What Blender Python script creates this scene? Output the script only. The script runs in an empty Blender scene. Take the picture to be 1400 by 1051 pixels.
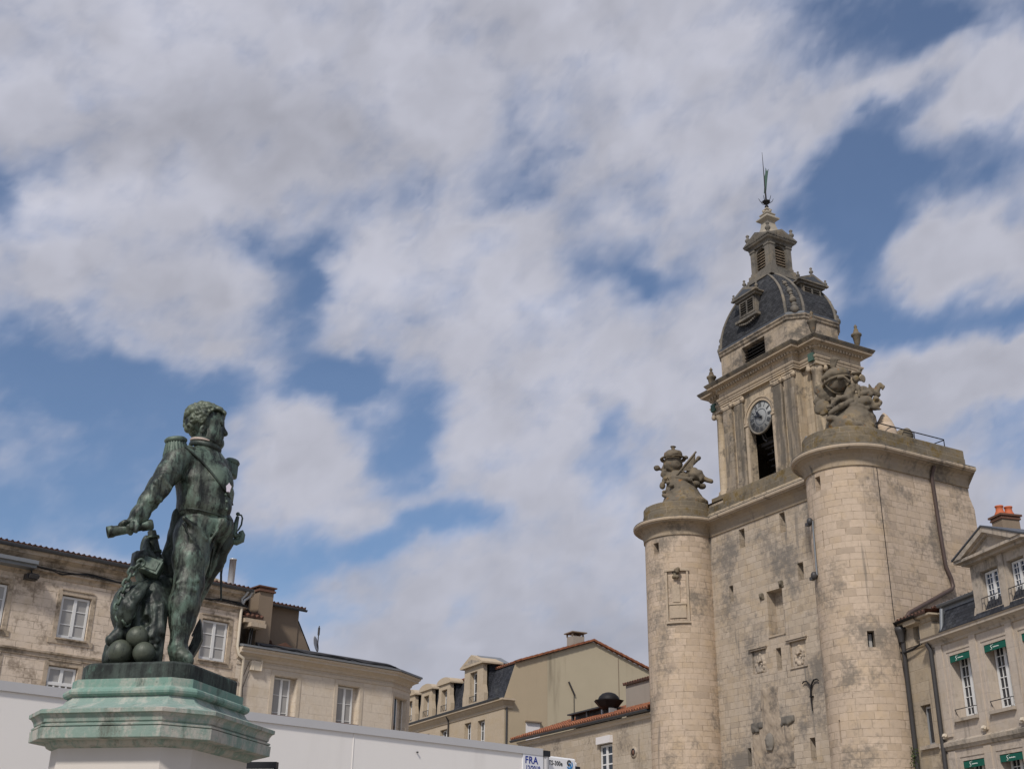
import bpy, bmesh, math, random
import numpy as np
from mathutils import Vector, Matrix
rnd = random.Random(7)
C = bpy.context.scene
COL = C.collection
rad = math.radians
PI = math.pi
# ------------------------------------------------------------------ camera
FOC, PITCH, ROLL, CAMH = 1618.0, rad(23.51), rad(0.845), 1.65      # focal length in pixels of the 1400 px wide photo
fwd = np.array([0, math.cos(PITCH), math.sin(PITCH)])
_up = np.array([0, -math.sin(PITCH), math.cos(PITCH)]); _rt = np.array([1., 0, 0])
crt = _rt*math.cos(ROLL) + _up*math.sin(ROLL)
cup = -_rt*math.sin(ROLL) + _up*math.cos(ROLL)
CAMP = np.array([0, 0, CAMH])
cam = bpy.data.cameras.new('camera'); camo = bpy.data.objects.new('camera', cam); COL.objects.link(camo)
camo.matrix_world = Matrix(((crt[0], cup[0], -fwd[0], 0), (crt[1], cup[1], -fwd[1], 0), (crt[2], cup[2], -fwd[2], CAMH), (0, 0, 0, 1)))
cam.sensor_fit = 'HORIZONTAL'; cam.sensor_width = 36.0; cam.lens = 36.0*FOC/1400.0
cam.clip_start = 0.1; cam.clip_end = 20000
C.camera = camo
# ------------------------------------------------------------------ light
SUN_AZ, SUN_EL = 202.0, 44.0
w = bpy.data.worlds.new('World'); C.world = w; w.use_nodes = True
wn = w.node_tree; wn.nodes.clear()
sky = wn.nodes.new('ShaderNodeTexSky'); sky.sky_type = 'NISHITA'; sky.sun_disc = False
sky.sun_elevation = rad(SUN_EL); sky.sun_rotation = rad(SUN_AZ); sky.altitude = 10; sky.dust_density = 0.6; sky.air_density = 1.0; sky.ozone_density = 5.0
bg = wn.nodes.new('ShaderNodeBackground'); bg.inputs[1].default_value = 0.10
wo = wn.nodes.new('ShaderNodeOutputWorld')
wn.links.new(sky.outputs[0], bg.inputs[0]); wn.links.new(bg.outputs[0], wo.inputs[0])
sl = bpy.data.lights.new('sun', 'SUN'); so = bpy.data.objects.new('sun', sl); COL.objects.link(so)
sl.energy = 3.3; sl.angle = rad(6); sl.color = (1.0, 0.94, 0.86)
sd = Vector((math.sin(rad(SUN_AZ))*math.cos(rad(SUN_EL)), math.cos(rad(SUN_AZ))*math.cos(rad(SUN_EL)), math.sin(rad(SUN_EL))))
so.rotation_euler = sd.to_track_quat('Z', 'Y').to_euler(); so.location = sd*200
C.view_settings.view_transform = 'Standard'; C.view_settings.look = 'None'; C.view_settings.gamma = 1.0; C.view_settings.exposure = 0.0
try:
    C.cycles.use_denoising = True; C.cycles.max_bounces = 6; C.cycles.diffuse_bounces = 3; C.cycles.glossy_bounces = 2
    C.cycles.transparent_max_bounces = 12
except Exception: pass

# ------------------------------------------------------------------ object helpers
def new_mesh(name, verts, faces, mat=None, parent=None, uvs=None, smooth=None):
    me = bpy.data.meshes.new(name)
    me.from_pydata([tuple(map(float, v)) for v in verts], [], faces)
    if uvs is not None:
        ul = me.uv_layers.new(name='UVMap')
        flat = np.array([c for f in uvs for p in f for c in p], dtype=np.float32)
        ul.data.foreach_set('uv', flat)
    if smooth is not None:
        me.polygons.foreach_set('use_smooth', smooth)
    me.update()
    if mat: me.materials.append(mat)
    o = bpy.data.objects.new(name, me); COL.objects.link(o)
    if parent: o.parent = parent
    return o
def empty(name, loc, rz=0):
    o = bpy.data.objects.new(name, None); COL.objects.link(o); o.empty_display_size = .3
    o.location = loc; o.rotation_euler = (0, 0, rz); return o
def tag(o, label=None, cat=None, group=None, kind=None):
    if label: o['label'] = label
    if cat: o['category'] = cat
    if group: o['group'] = group
    if kind: o['kind'] = kind
    return o
class MB:
    """collects shapes, built as ONE mesh; uvs are metres along the face"""
    def __init__(s): s.v = []; s.f = []; s.uv = []; s.sm = []
    def add(s, vs, fs, uvs=None, smooth=False):
        b = len(s.v); s.v.extend([tuple(map(float, v)) for v in vs])
        for i, f in enumerate(fs):
            s.f.append(tuple(b+k for k in f)); s.sm.append(smooth)
            if uvs is not None: s.uv.append(uvs[i])
            else:
                P = [Vector(vs[k]) for k in f]
                n = Vector((0, 0, 0))
                for k in range(1, len(P)-1): n += (P[k]-P[0]).cross(P[k+1]-P[0])
                n = n.normalized() if n.length > 1e-12 else Vector((0, 0, 1))
                if abs(n.z) > .75: s.uv.append([(p.x, p.y) for p in P])
                else:
                    t = Vector((-n.y, n.x, 0)); t.normalize()
                    s.uv.append([(p.dot(t), p.z/max(.3, math.sqrt(1-n.z*n.z))) for p in P])
        return s
    def quad(s, *p): return s.add(list(p), [(0, 1, 2, 3)] if len(p) == 4 else [tuple(range(len(p)))])
    def box(s, x0, x1, y0, y1, z0, z1):
        v = [(x0, y0, z0), (x1, y0, z0), (x1, y1, z0), (x0, y1, z0), (x0, y0, z1), (x1, y0, z1), (x1, y1, z1), (x0, y1, z1)]
        return s.add(v, [(3, 2, 1, 0), (4, 5, 6, 7), (0, 1, 5, 4), (1, 2, 6, 5), (2, 3, 7, 6), (3, 0, 4, 7)])
    def obox(s, c, h, R=None, bev=0):
        x, y, z = h; v = []
        for sz in (-1, 1):
            for sx, sy in ((-1, -1), (1, -1), (1, 1), (-1, 1)):
                p = Vector((sx*x, sy*y, sz*z)); v.append((R @ p if R else p)+Vector(c))
        return s.add(v, [(3, 2, 1, 0), (4, 5, 6, 7), (0, 1, 5, 4), (1, 2, 6, 5), (2, 3, 7, 6), (3, 0, 4, 7)])
    def prism(s, pts, z0, z1):                 # polygon in plan (counter-clockwise) pulled up
        n = len(pts); v = [(x, y, z0) for x, y in pts]+[(x, y, z1) for x, y in pts]
        return s.add(v, [tuple(reversed(range(n))), tuple(range(n, 2*n))]+[(i, (i+1) % n, n+(i+1) % n, n+i) for i in range(n)])
    def prism_y(s, pts, y0, y1):               # polygon in x,z (counter-clockwise seen from -y)
        n = len(pts); v = [(x, y0, z) for x, z in pts]+[(x, y1, z) for x, z in pts]
        return s.add(v, [tuple(range(n)), tuple(reversed(range(n, 2*n)))]+[((i+1) % n, i, n+i, n+(i+1) % n) for i in range(n)])
    def prism_x(s, pts, x0, x1):               # polygon in y,z
        n = len(pts); v = [(x0, y, z) for y, z in pts]+[(x1, y, z) for y, z in pts]
        return s.add(v, [tuple(reversed(range(n))), tuple(range(n, 2*n))]+[(i, (i+1) % n, n+(i+1) % n, n+i) for i in range(n)])
    def lathe(s, prof, cx=0, cy=0, n=24, smooth=True, R=None, org=None, mod=None, cap=True):
        v = []; f = []; m = len(prof)
        for j, (r, z) in enumerate(prof):
            for i in range(n):
                a = 2*PI*i/n; rr = r*(1+(mod(a, j) if mod else 0))
                p = Vector((rr*math.cos(a), rr*math.sin(a), z))
                if R: p = R @ p
                if org is not None: p = p+Vector(org)
                v.append((p.x+cx, p.y+cy, p.z))
        for j in range(m-1):
            for i in range(n):
                k = (i+1) % n; f.append((j*n+i, j*n+k, (j+1)*n+k, (j+1)*n+i))
        s.add(v, f, smooth=smooth)
        if cap:
            s.add(v[:n], [tuple(reversed(range(n)))]); s.add(v[-n:], [tuple(range(n))])
        return s
    def tube(s, path, r, n=8, closed=False, smooth=True, flat=1.0):
        P = [Vector(p) for p in path]; m = len(P); v = []; f = []
        up = None
        for i, p in enumerate(P):
            if closed: t = P[(i+1) % m]-P[i-1]
            else: t = P[min(i+1, m-1)]-P[max(i-1, 0)]
            t.normalize()
            if up is None: up = Vector((0, 0, 1)) if abs(t.z) < .9 else Vector((1, 0, 0))
            sx = t.cross(up); sx.normalize(); up = sx.cross(t); up.normalize()
            rr = r[i] if isinstance(r, (list, tuple)) else r
            for k in range(n):
                a = 2*PI*k/n; v.append(p+sx*(math.cos(a)*rr)+up*(math.sin(a)*rr*flat))
        for i in range(m if closed else m-1):
            j = (i+1) % m
            for k in range(n):
                l = (k+1) % n; f.append((i*n+k, i*n+l, j*n+l, j*n+k))
        s.add(v, f, smooth=smooth)
        if not closed:
            s.add(v[:n], [tuple(reversed(range(n)))]); s.add(v[-n:], [tuple(range(n))])
        return s
    def sweep(s, path, prof, closed=False, smooth=False, caps=True):
        """path in plan, building on its left; prof = (outward, z)"""
        P = [Vector((p[0], p[1])) for p in path]; m = len(P); offs = []
        for i in range(m):
            a = P[i-1] if (i > 0 or closed) else None
            b = P[(i+1) % m] if (i < m-1 or closed) else None
            n1 = n2 = None
            if a is not None:
                d = (P[i]-a).normalized(); n1 = Vector((d.y, -d.x))
            if b is not None:
                d = (b-P[i]).normalized(); n2 = Vector((d.y, -d.x))
            if n1 is None: o = n2
            elif n2 is None: o = n1
            else:
                o = (n1+n2)
                if o.length < 1e-6: o = n1
                o = o/max(.35, o.dot(n1))
            offs.append(o)
        # running length for uv
        L = [0]
        for i in range(1, m+1): L.append(L[-1]+(P[i % m]-P[i-1]).length)
        v = []; k = len(prof); arc = [0]
        for j in range(1, k): arc.append(arc[-1]+math.hypot(prof[j][0]-prof[j-1][0], prof[j][1]-prof[j-1][1]))
        for i in range(m):
            for (o, z) in prof:
                q = P[i]+offs[i]*o; v.append((q.x, q.y, z))
        f = []; uv = []
        for i in range(m if closed else m-1):
            i2 = (i+1) % m
            for j in range(k-1):
                f.append((i*k+j, i2*k+j, i2*k+j+1, i*k+j+1))
                uv.append([(L[i], arc[j]), (L[i+1], arc[j]), (L[i+1], arc[j+1]), (L[i], arc[j+1])])
        s.add(v, f, uv, smooth=smooth)
        if not closed and caps:
            s.add(v[:k], [tuple(range(k))]); s.add(v[-k:], [tuple(reversed(range(k)))])
        return s
    def sphere(s, c, r, n=16, R=None):
        if not isinstance(r, (tuple, list)): r = (r, r, r)
        v = []; f = []; m = n//2
        for j in range(1, m):
            th = PI*j/m
            for i in range(n):
                a = 2*PI*i/n; p = Vector((r[0]*math.sin(th)*math.cos(a), r[1]*math.sin(th)*math.sin(a), -r[2]*math.cos(th)))
                v.append((R @ p if R else p)+Vector(c))
        b = len(v)
        p0 = Vector((0, 0, -r[2])); p1 = Vector((0, 0, r[2]))
        v += [(R @ p0 if R else p0)+Vector(c), (R @ p1 if R else p1)+Vector(c)]
        for j in range(m-2):
            for i in range(n):
                k = (i+1) % n; f.append((j*n+i, j*n+k, (j+1)*n+k, (j+1)*n+i))
        for i in range(n):
            k = (i+1) % n; f.append((b, k, i)); f.append((b+1, (m-2)*n+i, (m-2)*n+k))
        return s.add(v, f, smooth=True)
    def panel(s, xs, zs, holes, fn=None, back=False, smooth=False, uvx=None):
        """wall sheet with rectangular openings and their reveals. fn(x,z,depth) -> point; holes = (x0,x1,z0,z1,depth)"""
        fn = fn or (lambda x, z, d: (x, d, z)); ux = uvx or (lambda x: x)
        xs = sorted(set([round(x, 4) for x in xs]+[round(q, 4) for h in holes for q in h[:2]]))
        zs = sorted(set([round(z, 4) for z in zs]+[round(q, 4) for h in holes for q in h[2:4]]))
        vs = {}; V = []
        def vid(i, j):
            if (i, j) not in vs: vs[(i, j)] = len(V); V.append(fn(xs[i], zs[j], 0))
            return vs[(i, j)]
        F = []; U = []
        for i in range(len(xs)-1):
            for j in range(len(zs)-1):
                xm = (xs[i]+xs[i+1])/2; zm = (zs[j]+zs[j+1])/2
                if any(h[0] < xm < h[1] and h[2] < zm < h[3] for h in holes): continue
                F.append((vid(i, j), vid(i+1, j), vid(i+1, j+1), vid(i, j+1)))
                U.append([(ux(xs[i]), zs[j]), (ux(xs[i+1]), zs[j]), (ux(xs[i+1]), zs[j+1]), (ux(xs[i]), zs[j+1])])
        s.add(V, F, U, smooth)
        for (a, b, c, d, e) in holes:
            for (p, q) in (((a, c), (a, d)), ((b, d), (b, c)), ((a, d), (b, d)), ((b, c), (a, c))):
                s.add([fn(p[0], p[1], 0), fn(q[0], q[1], 0), fn(q[0], q[1], e), fn(p[0], p[1], e)], [(0, 1, 2, 3)],
                      [[(ux(p[0])+p[1]*0, p[1]), (ux(q[0]), q[1]), (ux(q[0])+e, q[1]+.01), (ux(p[0])+e, p[1]+.01)]])
            if back:
                s.add([fn(a, c, e), fn(b, c, e), fn(b, d, e), fn(a, d, e)], [(0, 1, 2, 3)])
        return s
    def build(s, name, mat, parent=None):
        return new_mesh(name, s.v, s.f, mat, parent, s.uv, s.sm)

def smin(a, b, k):
    if k <= 0: return np.minimum(a, b)
    h = np.clip(.5+.5*(b-a)/k, 0, 1); return b*(1-h)+a*h-k*h*(1-h)
class SDF:
    """soft union of solids sampled on a grid, skinned by surface nets into one continuous mesh"""
    def __init__(s, lo, hi, h):
        s.lo = np.array(lo, float); s.h = h; s.n = np.ceil((np.array(hi)-s.lo)/h).astype(int)+1
        s.F = np.full(s.n, 1.0, np.float32)
    def _blk(s, lo, hi):
        a = np.clip(np.floor((lo-s.lo)/s.h).astype(int), 0, s.n-1); b = np.clip(np.ceil((hi-s.lo)/s.h).astype(int)+1, 0, s.n)
        ax = [s.lo[i]+s.h*np.arange(a[i], b[i]) for i in range(3)]
        return tuple(slice(a[i], b[i]) for i in range(3)), np.meshgrid(*ax, indexing='ij')
    def _put(s, sl, d, k, op):
        if op == 'add': s.F[sl] = smin(s.F[sl], d, k)
        else: s.F[sl] = -smin(-s.F[sl], d, k)
    def cap(s, a, b, ra, rb=None, k=.03, op='add'):
        rb = ra if rb is None else rb; a = np.array(a, float); b = np.array(b, float)
        m = max(ra, rb)+k+3*s.h
        sl, (X, Y, Z) = s._blk(np.minimum(a, b)-m, np.maximum(a, b)+m)
        if X.size == 0: return s
        d = b-a; l2 = max(1e-9, d@d)
        t = np.clip(((X-a[0])*d[0]+(Y-a[1])*d[1]+(Z-a[2])*d[2])/l2, 0, 1)
        D = np.sqrt((X-a[0]-t*d[0])**2+(Y-a[1]-t*d[1])**2+(Z-a[2]-t*d[2])**2)-(ra+(rb-ra)*t)
        s._put(sl, D, k, op); return s
    def ell(s, c, r, R=None, k=.03, op='add'):
        if not isinstance(r, (tuple, list)): r = (r, r, r)
        c = np.array(c, float); m = max(r)+k+3*s.h
        sl, (X, Y, Z) = s._blk(c-m, c+m)
        if X.size == 0: return s
        M = np.array(R.transposed()) if R is not None else np.eye(3)
        X = X-c[0]; Y = Y-c[1]; Z = Z-c[2]
        q = [(M[i, 0]*X+M[i, 1]*Y+M[i, 2]*Z) for i in range(3)]
        k0 = np.sqrt(sum((q[i]/r[i])**2 for i in range(3))); k1 = np.sqrt(sum((q[i]/r[i]**2)**2 for i in range(3)))
        D = k0*(k0-1)/np.maximum(k1, 1e-6)
        s._put(sl, D, k, op); return s
    def box(s, c, hf, R=None, rd=.02, k=.02, op='add'):
        c = np.array(c, float); m = math.sqrt(sum(x*x for x in hf))+k+3*s.h
        sl, (X, Y, Z) = s._blk(c-m, c+m)
        if X.size == 0: return s
        M = np.array(R.transposed()) if R is not None else np.eye(3)
        X = X-c[0]; Y = Y-c[1]; Z = Z-c[2]
        q = [np.abs(M[i, 0]*X+M[i, 1]*Y+M[i, 2]*Z)-hf[i]+rd for i in range(3)]
        D = np.sqrt(sum(np.maximum(v, 0)**2 for v in q))+np.minimum(np.maximum(np.maximum(q[0], q[1]), q[2]), 0)-rd
        s._put(sl, D, k, op); return s
    def chain(s, pts, k=.03):
        for (a, ra), (b, rb) in zip(pts[:-1], pts[1:]): s.cap(a, b, ra, rb, k)
        return s
    def rough(s, amp, freqs, seed=1, stretch=(1, 1, 1), lo=None, hi=None):
        """chisel marks and folds: a sum of random plane waves added to the field"""
        r = np.random.RandomState(seed); ax = [s.lo[i]+s.h*np.arange(s.n[i]) for i in range(3)]
        near = np.argwhere(np.abs(s.F) < .09)
        P_ = s.lo+s.h*near
        if lo is not None:
            m = ((P_ >= lo) & (P_ <= hi)).all(1); near = near[m]; P_ = P_[m]
        d = np.zeros(len(P_))
        for f in freqs:
            for k in range(7):
                v = r.normal(size=3); v /= np.linalg.norm(v); v = v*np.array(stretch)*f*r.uniform(.7, 1.3)
                d += np.sin(P_@v*2*PI+r.uniform(0, 6.28)+1.5*np.sin(P_@(v[[1, 2, 0]]*.6)*2*PI))/7**.5/len(freqs)**.5
        s.F[tuple(near.T)] += amp*d; return s
    def value(s, p):
        q = (np.array(p)-s.lo)/s.h; i = np.clip(np.floor(q).astype(int), 0, s.n-2); t = q-i; r = 0
        for dx in (0, 1):
            for dy in (0, 1):
                for dz in (0, 1):
                    r += s.F[i[0]+dx, i[1]+dy, i[2]+dz]*(t[0] if dx else 1-t[0])*(t[1] if dy else 1-t[1])*(t[2] if dz else 1-t[2])
        return r
    def build(s, name, mat, parent=None):
        F = s.F; n = F.shape
        F[0], F[-1], F[:, 0], F[:, -1], F[:, :, 0], F[:, :, -1] = 1, 1, 1, 1, 1, 1
        ins = F < 0
        cnt = np.zeros(tuple(np.array(n)-1), np.int8)
        for dx in (0, 1):
            for dy in (0, 1):
                for dz in (0, 1): cnt += ins[dx:n[0]-1+dx, dy:n[1]-1+dy, dz:n[2]-1+dz]
        cells = np.argwhere((cnt > 0) & (cnt < 8)); idx = np.full(cnt.shape, -1, np.int64); idx[tuple(cells.T)] = np.arange(len(cells))
        acc = np.zeros((len(cells), 3)); num = np.zeros(len(cells))
        cor = [np.array(c) for c in ((0, 0, 0), (1, 0, 0), (0, 1, 0), (1, 1, 0), (0, 0, 1), (1, 0, 1), (0, 1, 1), (1, 1, 1))]
        val = [F[tuple((cells+c).T)].astype(float) for c in cor]
        for i, j in ((0, 1), (2, 3), (4, 5), (6, 7), (0, 2), (1, 3), (4, 6), (5, 7), (0, 4), (1, 5), (2, 6), (3, 7)):
            a, b = val[i], val[j]; m = (a < 0) != (b < 0)
            t = np.where(m, a/np.where(m, a-b, 1), 0)
            acc += m[:, None]*(cor[i]+t[:, None]*(cor[j]-cor[i])); num += m
        V = s.lo+s.h*(cells+acc/num[:, None])
        Q = []
        for ax in range(3):
            o = [0, 0, 0]; o[ax] = 1; b, c = [(1, 2), (2, 0), (0, 1)][ax]
            A = ins[tuple(slice(0, n[i]-o[i]) for i in range(3))]; B = ins[tuple(slice(o[i], n[i]) for i in range(3))]
            for flip, M in ((False, A & ~B), (True, ~A & B)):
                e = np.argwhere(M); e = e[(e[:, b] > 0) & (e[:, c] > 0)]
                e = e[(e < np.array(cnt.shape)).all(1)]
                eb = np.zeros(3, int); eb[b] = 1; ec = np.zeros(3, int); ec[c] = 1
                q = np.stack([idx[tuple(e.T)], idx[tuple((e-eb).T)], idx[tuple((e-eb-ec).T)], idx[tuple((e-ec).T)]], 1)
                Q.append(q[:, ::-1] if flip else q)
        Q = np.concatenate(Q); Q = Q[(Q >= 0).all(1)]
        me = bpy.data.meshes.new(name); me.from_pydata(V.tolist(), [], Q.tolist())
        me.polygons.foreach_set('use_smooth', [True]*len(Q)); me.update()
        if mat: me.materials.append(mat)
        o = bpy.data.objects.new(name, me); COL.objects.link(o)
        if parent: o.parent = parent
        return o
class View:
    """a frame standing at org, x to the right and y away along azimuth az; at() turns a sighted pixel of the photo into a point of that frame"""
    def __init__(s, org, az):
        s.o = np.array(org, float); a = rad(az); s.y = np.array([math.sin(a), math.cos(a), 0]); s.x = np.array([math.cos(a), -math.sin(a), 0]); s.az = az
    def at(s, px, py, y=0):
        d = fwd+(px-700)/FOC*crt-(py-525.5)/FOC*cup
        t = ((s.o-CAMP)@s.y+y)/(d@s.y); p = CAMP+d*t-s.o
        return np.array([p@s.x, y, p[2]])
# ------------------------------------------------------------------ materials
class NT:
    def __init__(s, name):
        s.m = bpy.data.materials.new(name); s.m.use_nodes = True; s.t = s.m.node_tree; s.t.nodes.clear()
        s.out = s.t.nodes.new('ShaderNodeOutputMaterial')
    def n(s, typ, ins=None, **props):
        x = s.t.nodes.new(typ)
        for k, v in props.items(): setattr(x, k, v)
        for k, v in (ins or {}).items():
            if hasattr(v, 'is_output'): s.t.links.new(v, x.inputs[k])
            else: x.inputs[k].default_value = v
        return x
    def math(s, op, a, b=0.0, c=None, clamp=False):
        d = {0: a, 1: b}
        if c is not None: d[2] = c
        return s.n('ShaderNodeMath', d, operation=op, use_clamp=clamp).outputs[0]
    def mix(s, f, a, b, mode='MIX'):
        x = s.t.nodes.new('ShaderNodeMix'); x.data_type = 'RGBA'; x.blend_type = mode
        for k, v in ((0, f), (6, a), (7, b)):
            if hasattr(v, 'is_output'): s.t.links.new(v, x.inputs[k])
            else: x.inputs[k].default_value = (tuple(v)+(1,))[:4] if k else v
        return x.outputs[2]
    def noise(s, vec, scale, detail=4, rough=.55, dim='3D', w=None):
        d = {'Vector': vec, 'Scale': scale, 'Detail': detail, 'Roughness': rough}
        return s.n('ShaderNodeTexNoise', d).outputs[0]
    def ramp(s, f, a, b, smooth=True):
        return s.n('ShaderNodeMapRange', {0: f, 1: a, 2: b, 3: 0.0, 4: 1.0}, interpolation_type='SMOOTHSTEP' if smooth else 'LINEAR').outputs[0]
    def scale(s, vec, sc, loc=(0, 0, 0)):
        return s.n('ShaderNodeMapping', {0: vec, 1: loc, 3: sc}).outputs[0]
    def coords(s): return s.n('ShaderNodeTexCoord')
    def bsdf(s, col, rough=.8, metal=0., bump=None, bstr=.3, bdist=.02, spec=.3):
        b = s.n('ShaderNodeBsdfPrincipled', {'Base Color': col if hasattr(col, 'is_output') else tuple(col)+(1,), 'Roughness': rough, 'Metallic': metal, 'Specular IOR Level': spec})
        if bump is not None:
            bp = s.n('ShaderNodeBump', {'Strength': bstr, 'Distance': bdist, 'Height': bump}); s.t.links.new(bp.outputs[0], b.inputs['Normal'])
        s.t.links.new(b.outputs[0], s.out.inputs[0]); return s.m

def stone(name, base, dark=.3, brick=None, tone=.2, grime=.35, gcol=(.085, .078, .07), streak=.3, lichen=0., warm=(.40, .29, .15), mortar=(.30, .24, .17), bump=.35, gscale=.45, orange=0.):
    """weathered limestone; brick=(block length, course height)"""
    t = NT(name); tc = t.coords(); ob = tc.outputs['Object']; uv = tc.outputs['UV']
    base = tuple(base); height = None; mort = None
    fine = t.noise(ob, 7, 5, .65); mid = t.noise(ob, 1.3, 4, .6); big = t.noise(ob, gscale, 4, .62)
    if brick:
        bw, bh = brick
        sp = t.n('ShaderNodeSeparateXYZ', {0: uv}); u, v = sp.outputs[0], sp.outputs[1]
        wv = t.noise(t.n('ShaderNodeCombineXYZ', {1: v, 0: t.math('MULTIPLY', u, .03)}).outputs[0], .55, 1)
        v2 = t.math('ADD', v, t.math('MULTIPLY', wv, bh*1.6))
        row = t.math('FLOOR', t.math('DIVIDE', v2, bh))
        wn_ = t.n('ShaderNodeTexWhiteNoise', {1: row}, noise_dimensions='1D')
        sc = t.n('ShaderNodeSeparateColor', {0: wn_.outputs['Color']})
        wob = t.noise(t.n('ShaderNodeCombineXYZ', {0: u, 1: t.math('MULTIPLY', row, 7.3)}).outputs[0], .9/bw*.5, 1)
        u2 = t.math('ADD', t.math('MULTIPLY', u, t.math('ADD', t.math('MULTIPLY', sc.outputs[0], .55), .72)), t.math('ADD', t.math('MULTIPLY', sc.outputs[1], 9.), t.math('MULTIPLY', wob, bw*1.5)))
        jit = t.math('MULTIPLY', t.math('SUBTRACT', t.noise(ob, 9, 2), .5), .02)
        vec = t.n('ShaderNodeCombineXYZ', {0: t.math('ADD', u2, jit), 1: t.math('ADD', v2, jit)}).outputs[0]
        br = t.n('ShaderNodeTexBrick', {'Vector': vec, 'Color1': (0, 0, 0, 1), 'Color2': (1, 1, 1, 1), 'Mortar': (.5, .5, .5, 1), 'Scale': 1.0, 'Mortar Size': .014, 'Mortar Smooth': .5, 'Bias': 0., 'Brick Width': bw, 'Row Height': bh}, offset=.5)
        r = t.n('ShaderNodeSeparateColor', {0: br.outputs[0]}).outputs[0]; mort = br.outputs[1]
        cr = t.n('ShaderNodeValToRGB', {0: r}); el = cr.color_ramp.elements
        stops = [(0, .72), (.12, .9), (.3, 1.0), (.55, .94), (.75, 1.1), (.9, .86), (1, 1.04)]
        el[0].position = 0; el[1].position = 1
        for i, (p, f) in enumerate(stops):
            e = el[0] if i == 0 else (el[-1] if i == len(stops)-1 else el.new(p))
            f = 1+(f-1)*tone*3.2
            wm = .25 if i in (1, 5) else 0
            e.color = tuple(base[k]*f*(1-wm*tone*2)+warm[k]*wm*tone*2 for k in range(3))+(1,)
        col = cr.outputs[0]
    else:
        col = t.mix(mid, tuple(c*(1-tone) for c in base), tuple(min(1, c*(1+tone*.8)) for c in base))
    col = t.mix(t.math('MULTIPLY', t.ramp(fine, .3, .75), .32), col, tuple(c*.62 for c in base))
    col = t.mix(t.math('MULTIPLY', t.ramp(mid, .45, .75), .28), col, warm)
    if mort is not None: col = t.mix(t.math('MULTIPLY', mort, t.math('ADD', .12, t.math('MULTIPLY', t.ramp(t.noise(ob, 2.7, 3), .35, .7), .8))), col, mortar)
    g = t.ramp(t.math('ADD', t.math('MULTIPLY', big, .75), t.math('MULTIPLY', fine, .3)), .79-grime*.45, .87-grime*.3)
    if streak > 0:
        st = t.noise(t.scale(ob, (2.6, 2.6, .22)), 1.0, 5, .65)
        g = t.math('MAXIMUM', g, t.math('MULTIPLY', t.ramp(st, .70-streak*.32, .80-streak*.24), .9))
    col = t.mix(t.math('MULTIPLY', g, .55+grime*.4), col, gcol)
    if lichen > 0:
        ln = t.noise(ob, 2.6, 6, .7)
        col = t.mix(t.math('MULTIPLY', t.ramp(ln, .62-lichen*.22, .72-lichen*.1), .75), col, (.13, .085, .022))
    if orange > 0:
        ln = t.noise(t.scale(ob, (1, 1, 1), (5, 3, 9)), 2.1, 6, .7)
        col = t.mix(t.math('MULTIPLY', t.ramp(ln, .66-orange*.2, .74-orange*.12), .8), col, (.26, .11, .025))
    h = t.math('ADD', t.math('MULTIPLY', fine, .5), t.math('MULTIPLY', mid, .5))
    if mort is not None: h = t.math('SUBTRACT', h, t.math('MULTIPLY', mort, 1.2))
    return t.bsdf(col, .92, 0, h, bump, .03, .15)

def plain(name, col, rough=.6, metal=0., var=.12, scale=3., spec=.3, bump=.1, dirt=0., dcol=(.08, .07, .06)):
    t = NT(name); ob = t.coords().outputs['Object']; a = t.noise(ob, scale, 5, .6)
    c = t.mix(a, tuple(x*(1-var) for x in col), tuple(min(1, x*(1+var)) for x in col))
    if dirt > 0:
        st = t.noise(t.scale(ob, (1.6, 1.6, .18)), 1.2, 5, .65)
        c = t.mix(t.math('MULTIPLY', t.ramp(st, .5, .8), dirt), c, dcol)
    return t.bsdf(c, rough, metal, t.noise(ob, scale*6, 3), bump, .01, spec)

def bronze(name, dark, mid, pale, lo=.38, hi=.66, pl=.66, rough=.5, stk=1.0):
    t = NT(name); ob = t.coords().outputs['Object']
    a = t.noise(ob, 5.5, 6, .62); st = t.noise(t.scale(ob, (13, 13, 1.7)), 1, 6, .7); f = t.noise(ob, 38, 4, .65)
    m = t.math('ADD', t.math('MULTIPLY', a, .34), t.math('ADD', t.math('MULTIPLY', st, .56*stk), t.math('MULTIPLY', f, .14)))
    c = t.mix(t.ramp(m, lo, hi), dark, mid)
    p = t.math('ADD', t.math('MULTIPLY', t.noise(t.scale(ob, (1, 1, .6), (3, 7, 1)), 8, 6, .7), .7), t.math('MULTIPLY', st, .3))
    c = t.mix(t.math('MULTIPLY', t.ramp(p, pl-.1, pl+.07), .75), c, pale)
    bl = t.noise(t.scale(ob, (1, 1, .22), (9, 2, 4)), 12, 6, .74)
    c = t.mix(t.math('MULTIPLY', t.ramp(bl, .58, .64), .8), c, tuple(x*.55 for x in dark))
    return t.bsdf(c, rough, .15, t.math('ADD', t.math('MULTIPLY', a, .6), t.math('MULTIPLY', f, .4)), .35, .02, .4)

def verdigris(name, stonec, green, amt, deep):
    t = NT(name); ob = t.coords().outputs['Object']
    st = t.noise(t.scale(ob, (5, 5, 1.6)), 1.3, 7, .66); b = t.noise(ob, 5.5, 7, .7); f = t.noise(ob, 34, 5, .75)
    m = t.math('ADD', t.math('MULTIPLY', st, .5), t.math('ADD', t.math('MULTIPLY', b, .32), t.math('MULTIPLY', f, .2)))
    c = t.mix(t.ramp(m, .64-amt*.32, .7-amt*.2), stonec, green)
    c = t.mix(t.math('MULTIPLY', t.ramp(t.noise(t.scale(ob, (1, 1, .4), (2, 5, 1)), 3.5, 6, .7), .54, .68), .8), c, deep)
    sp = t.noise(ob, 26, 5, .75); c = t.mix(t.math('MULTIPLY', t.ramp(sp, .62, .7), .55), c, tuple(x*.35 for x in deep))
    return t.bsdf(c, .88, 0, t.math('ADD', b, f), .3, .02, .2)

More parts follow.
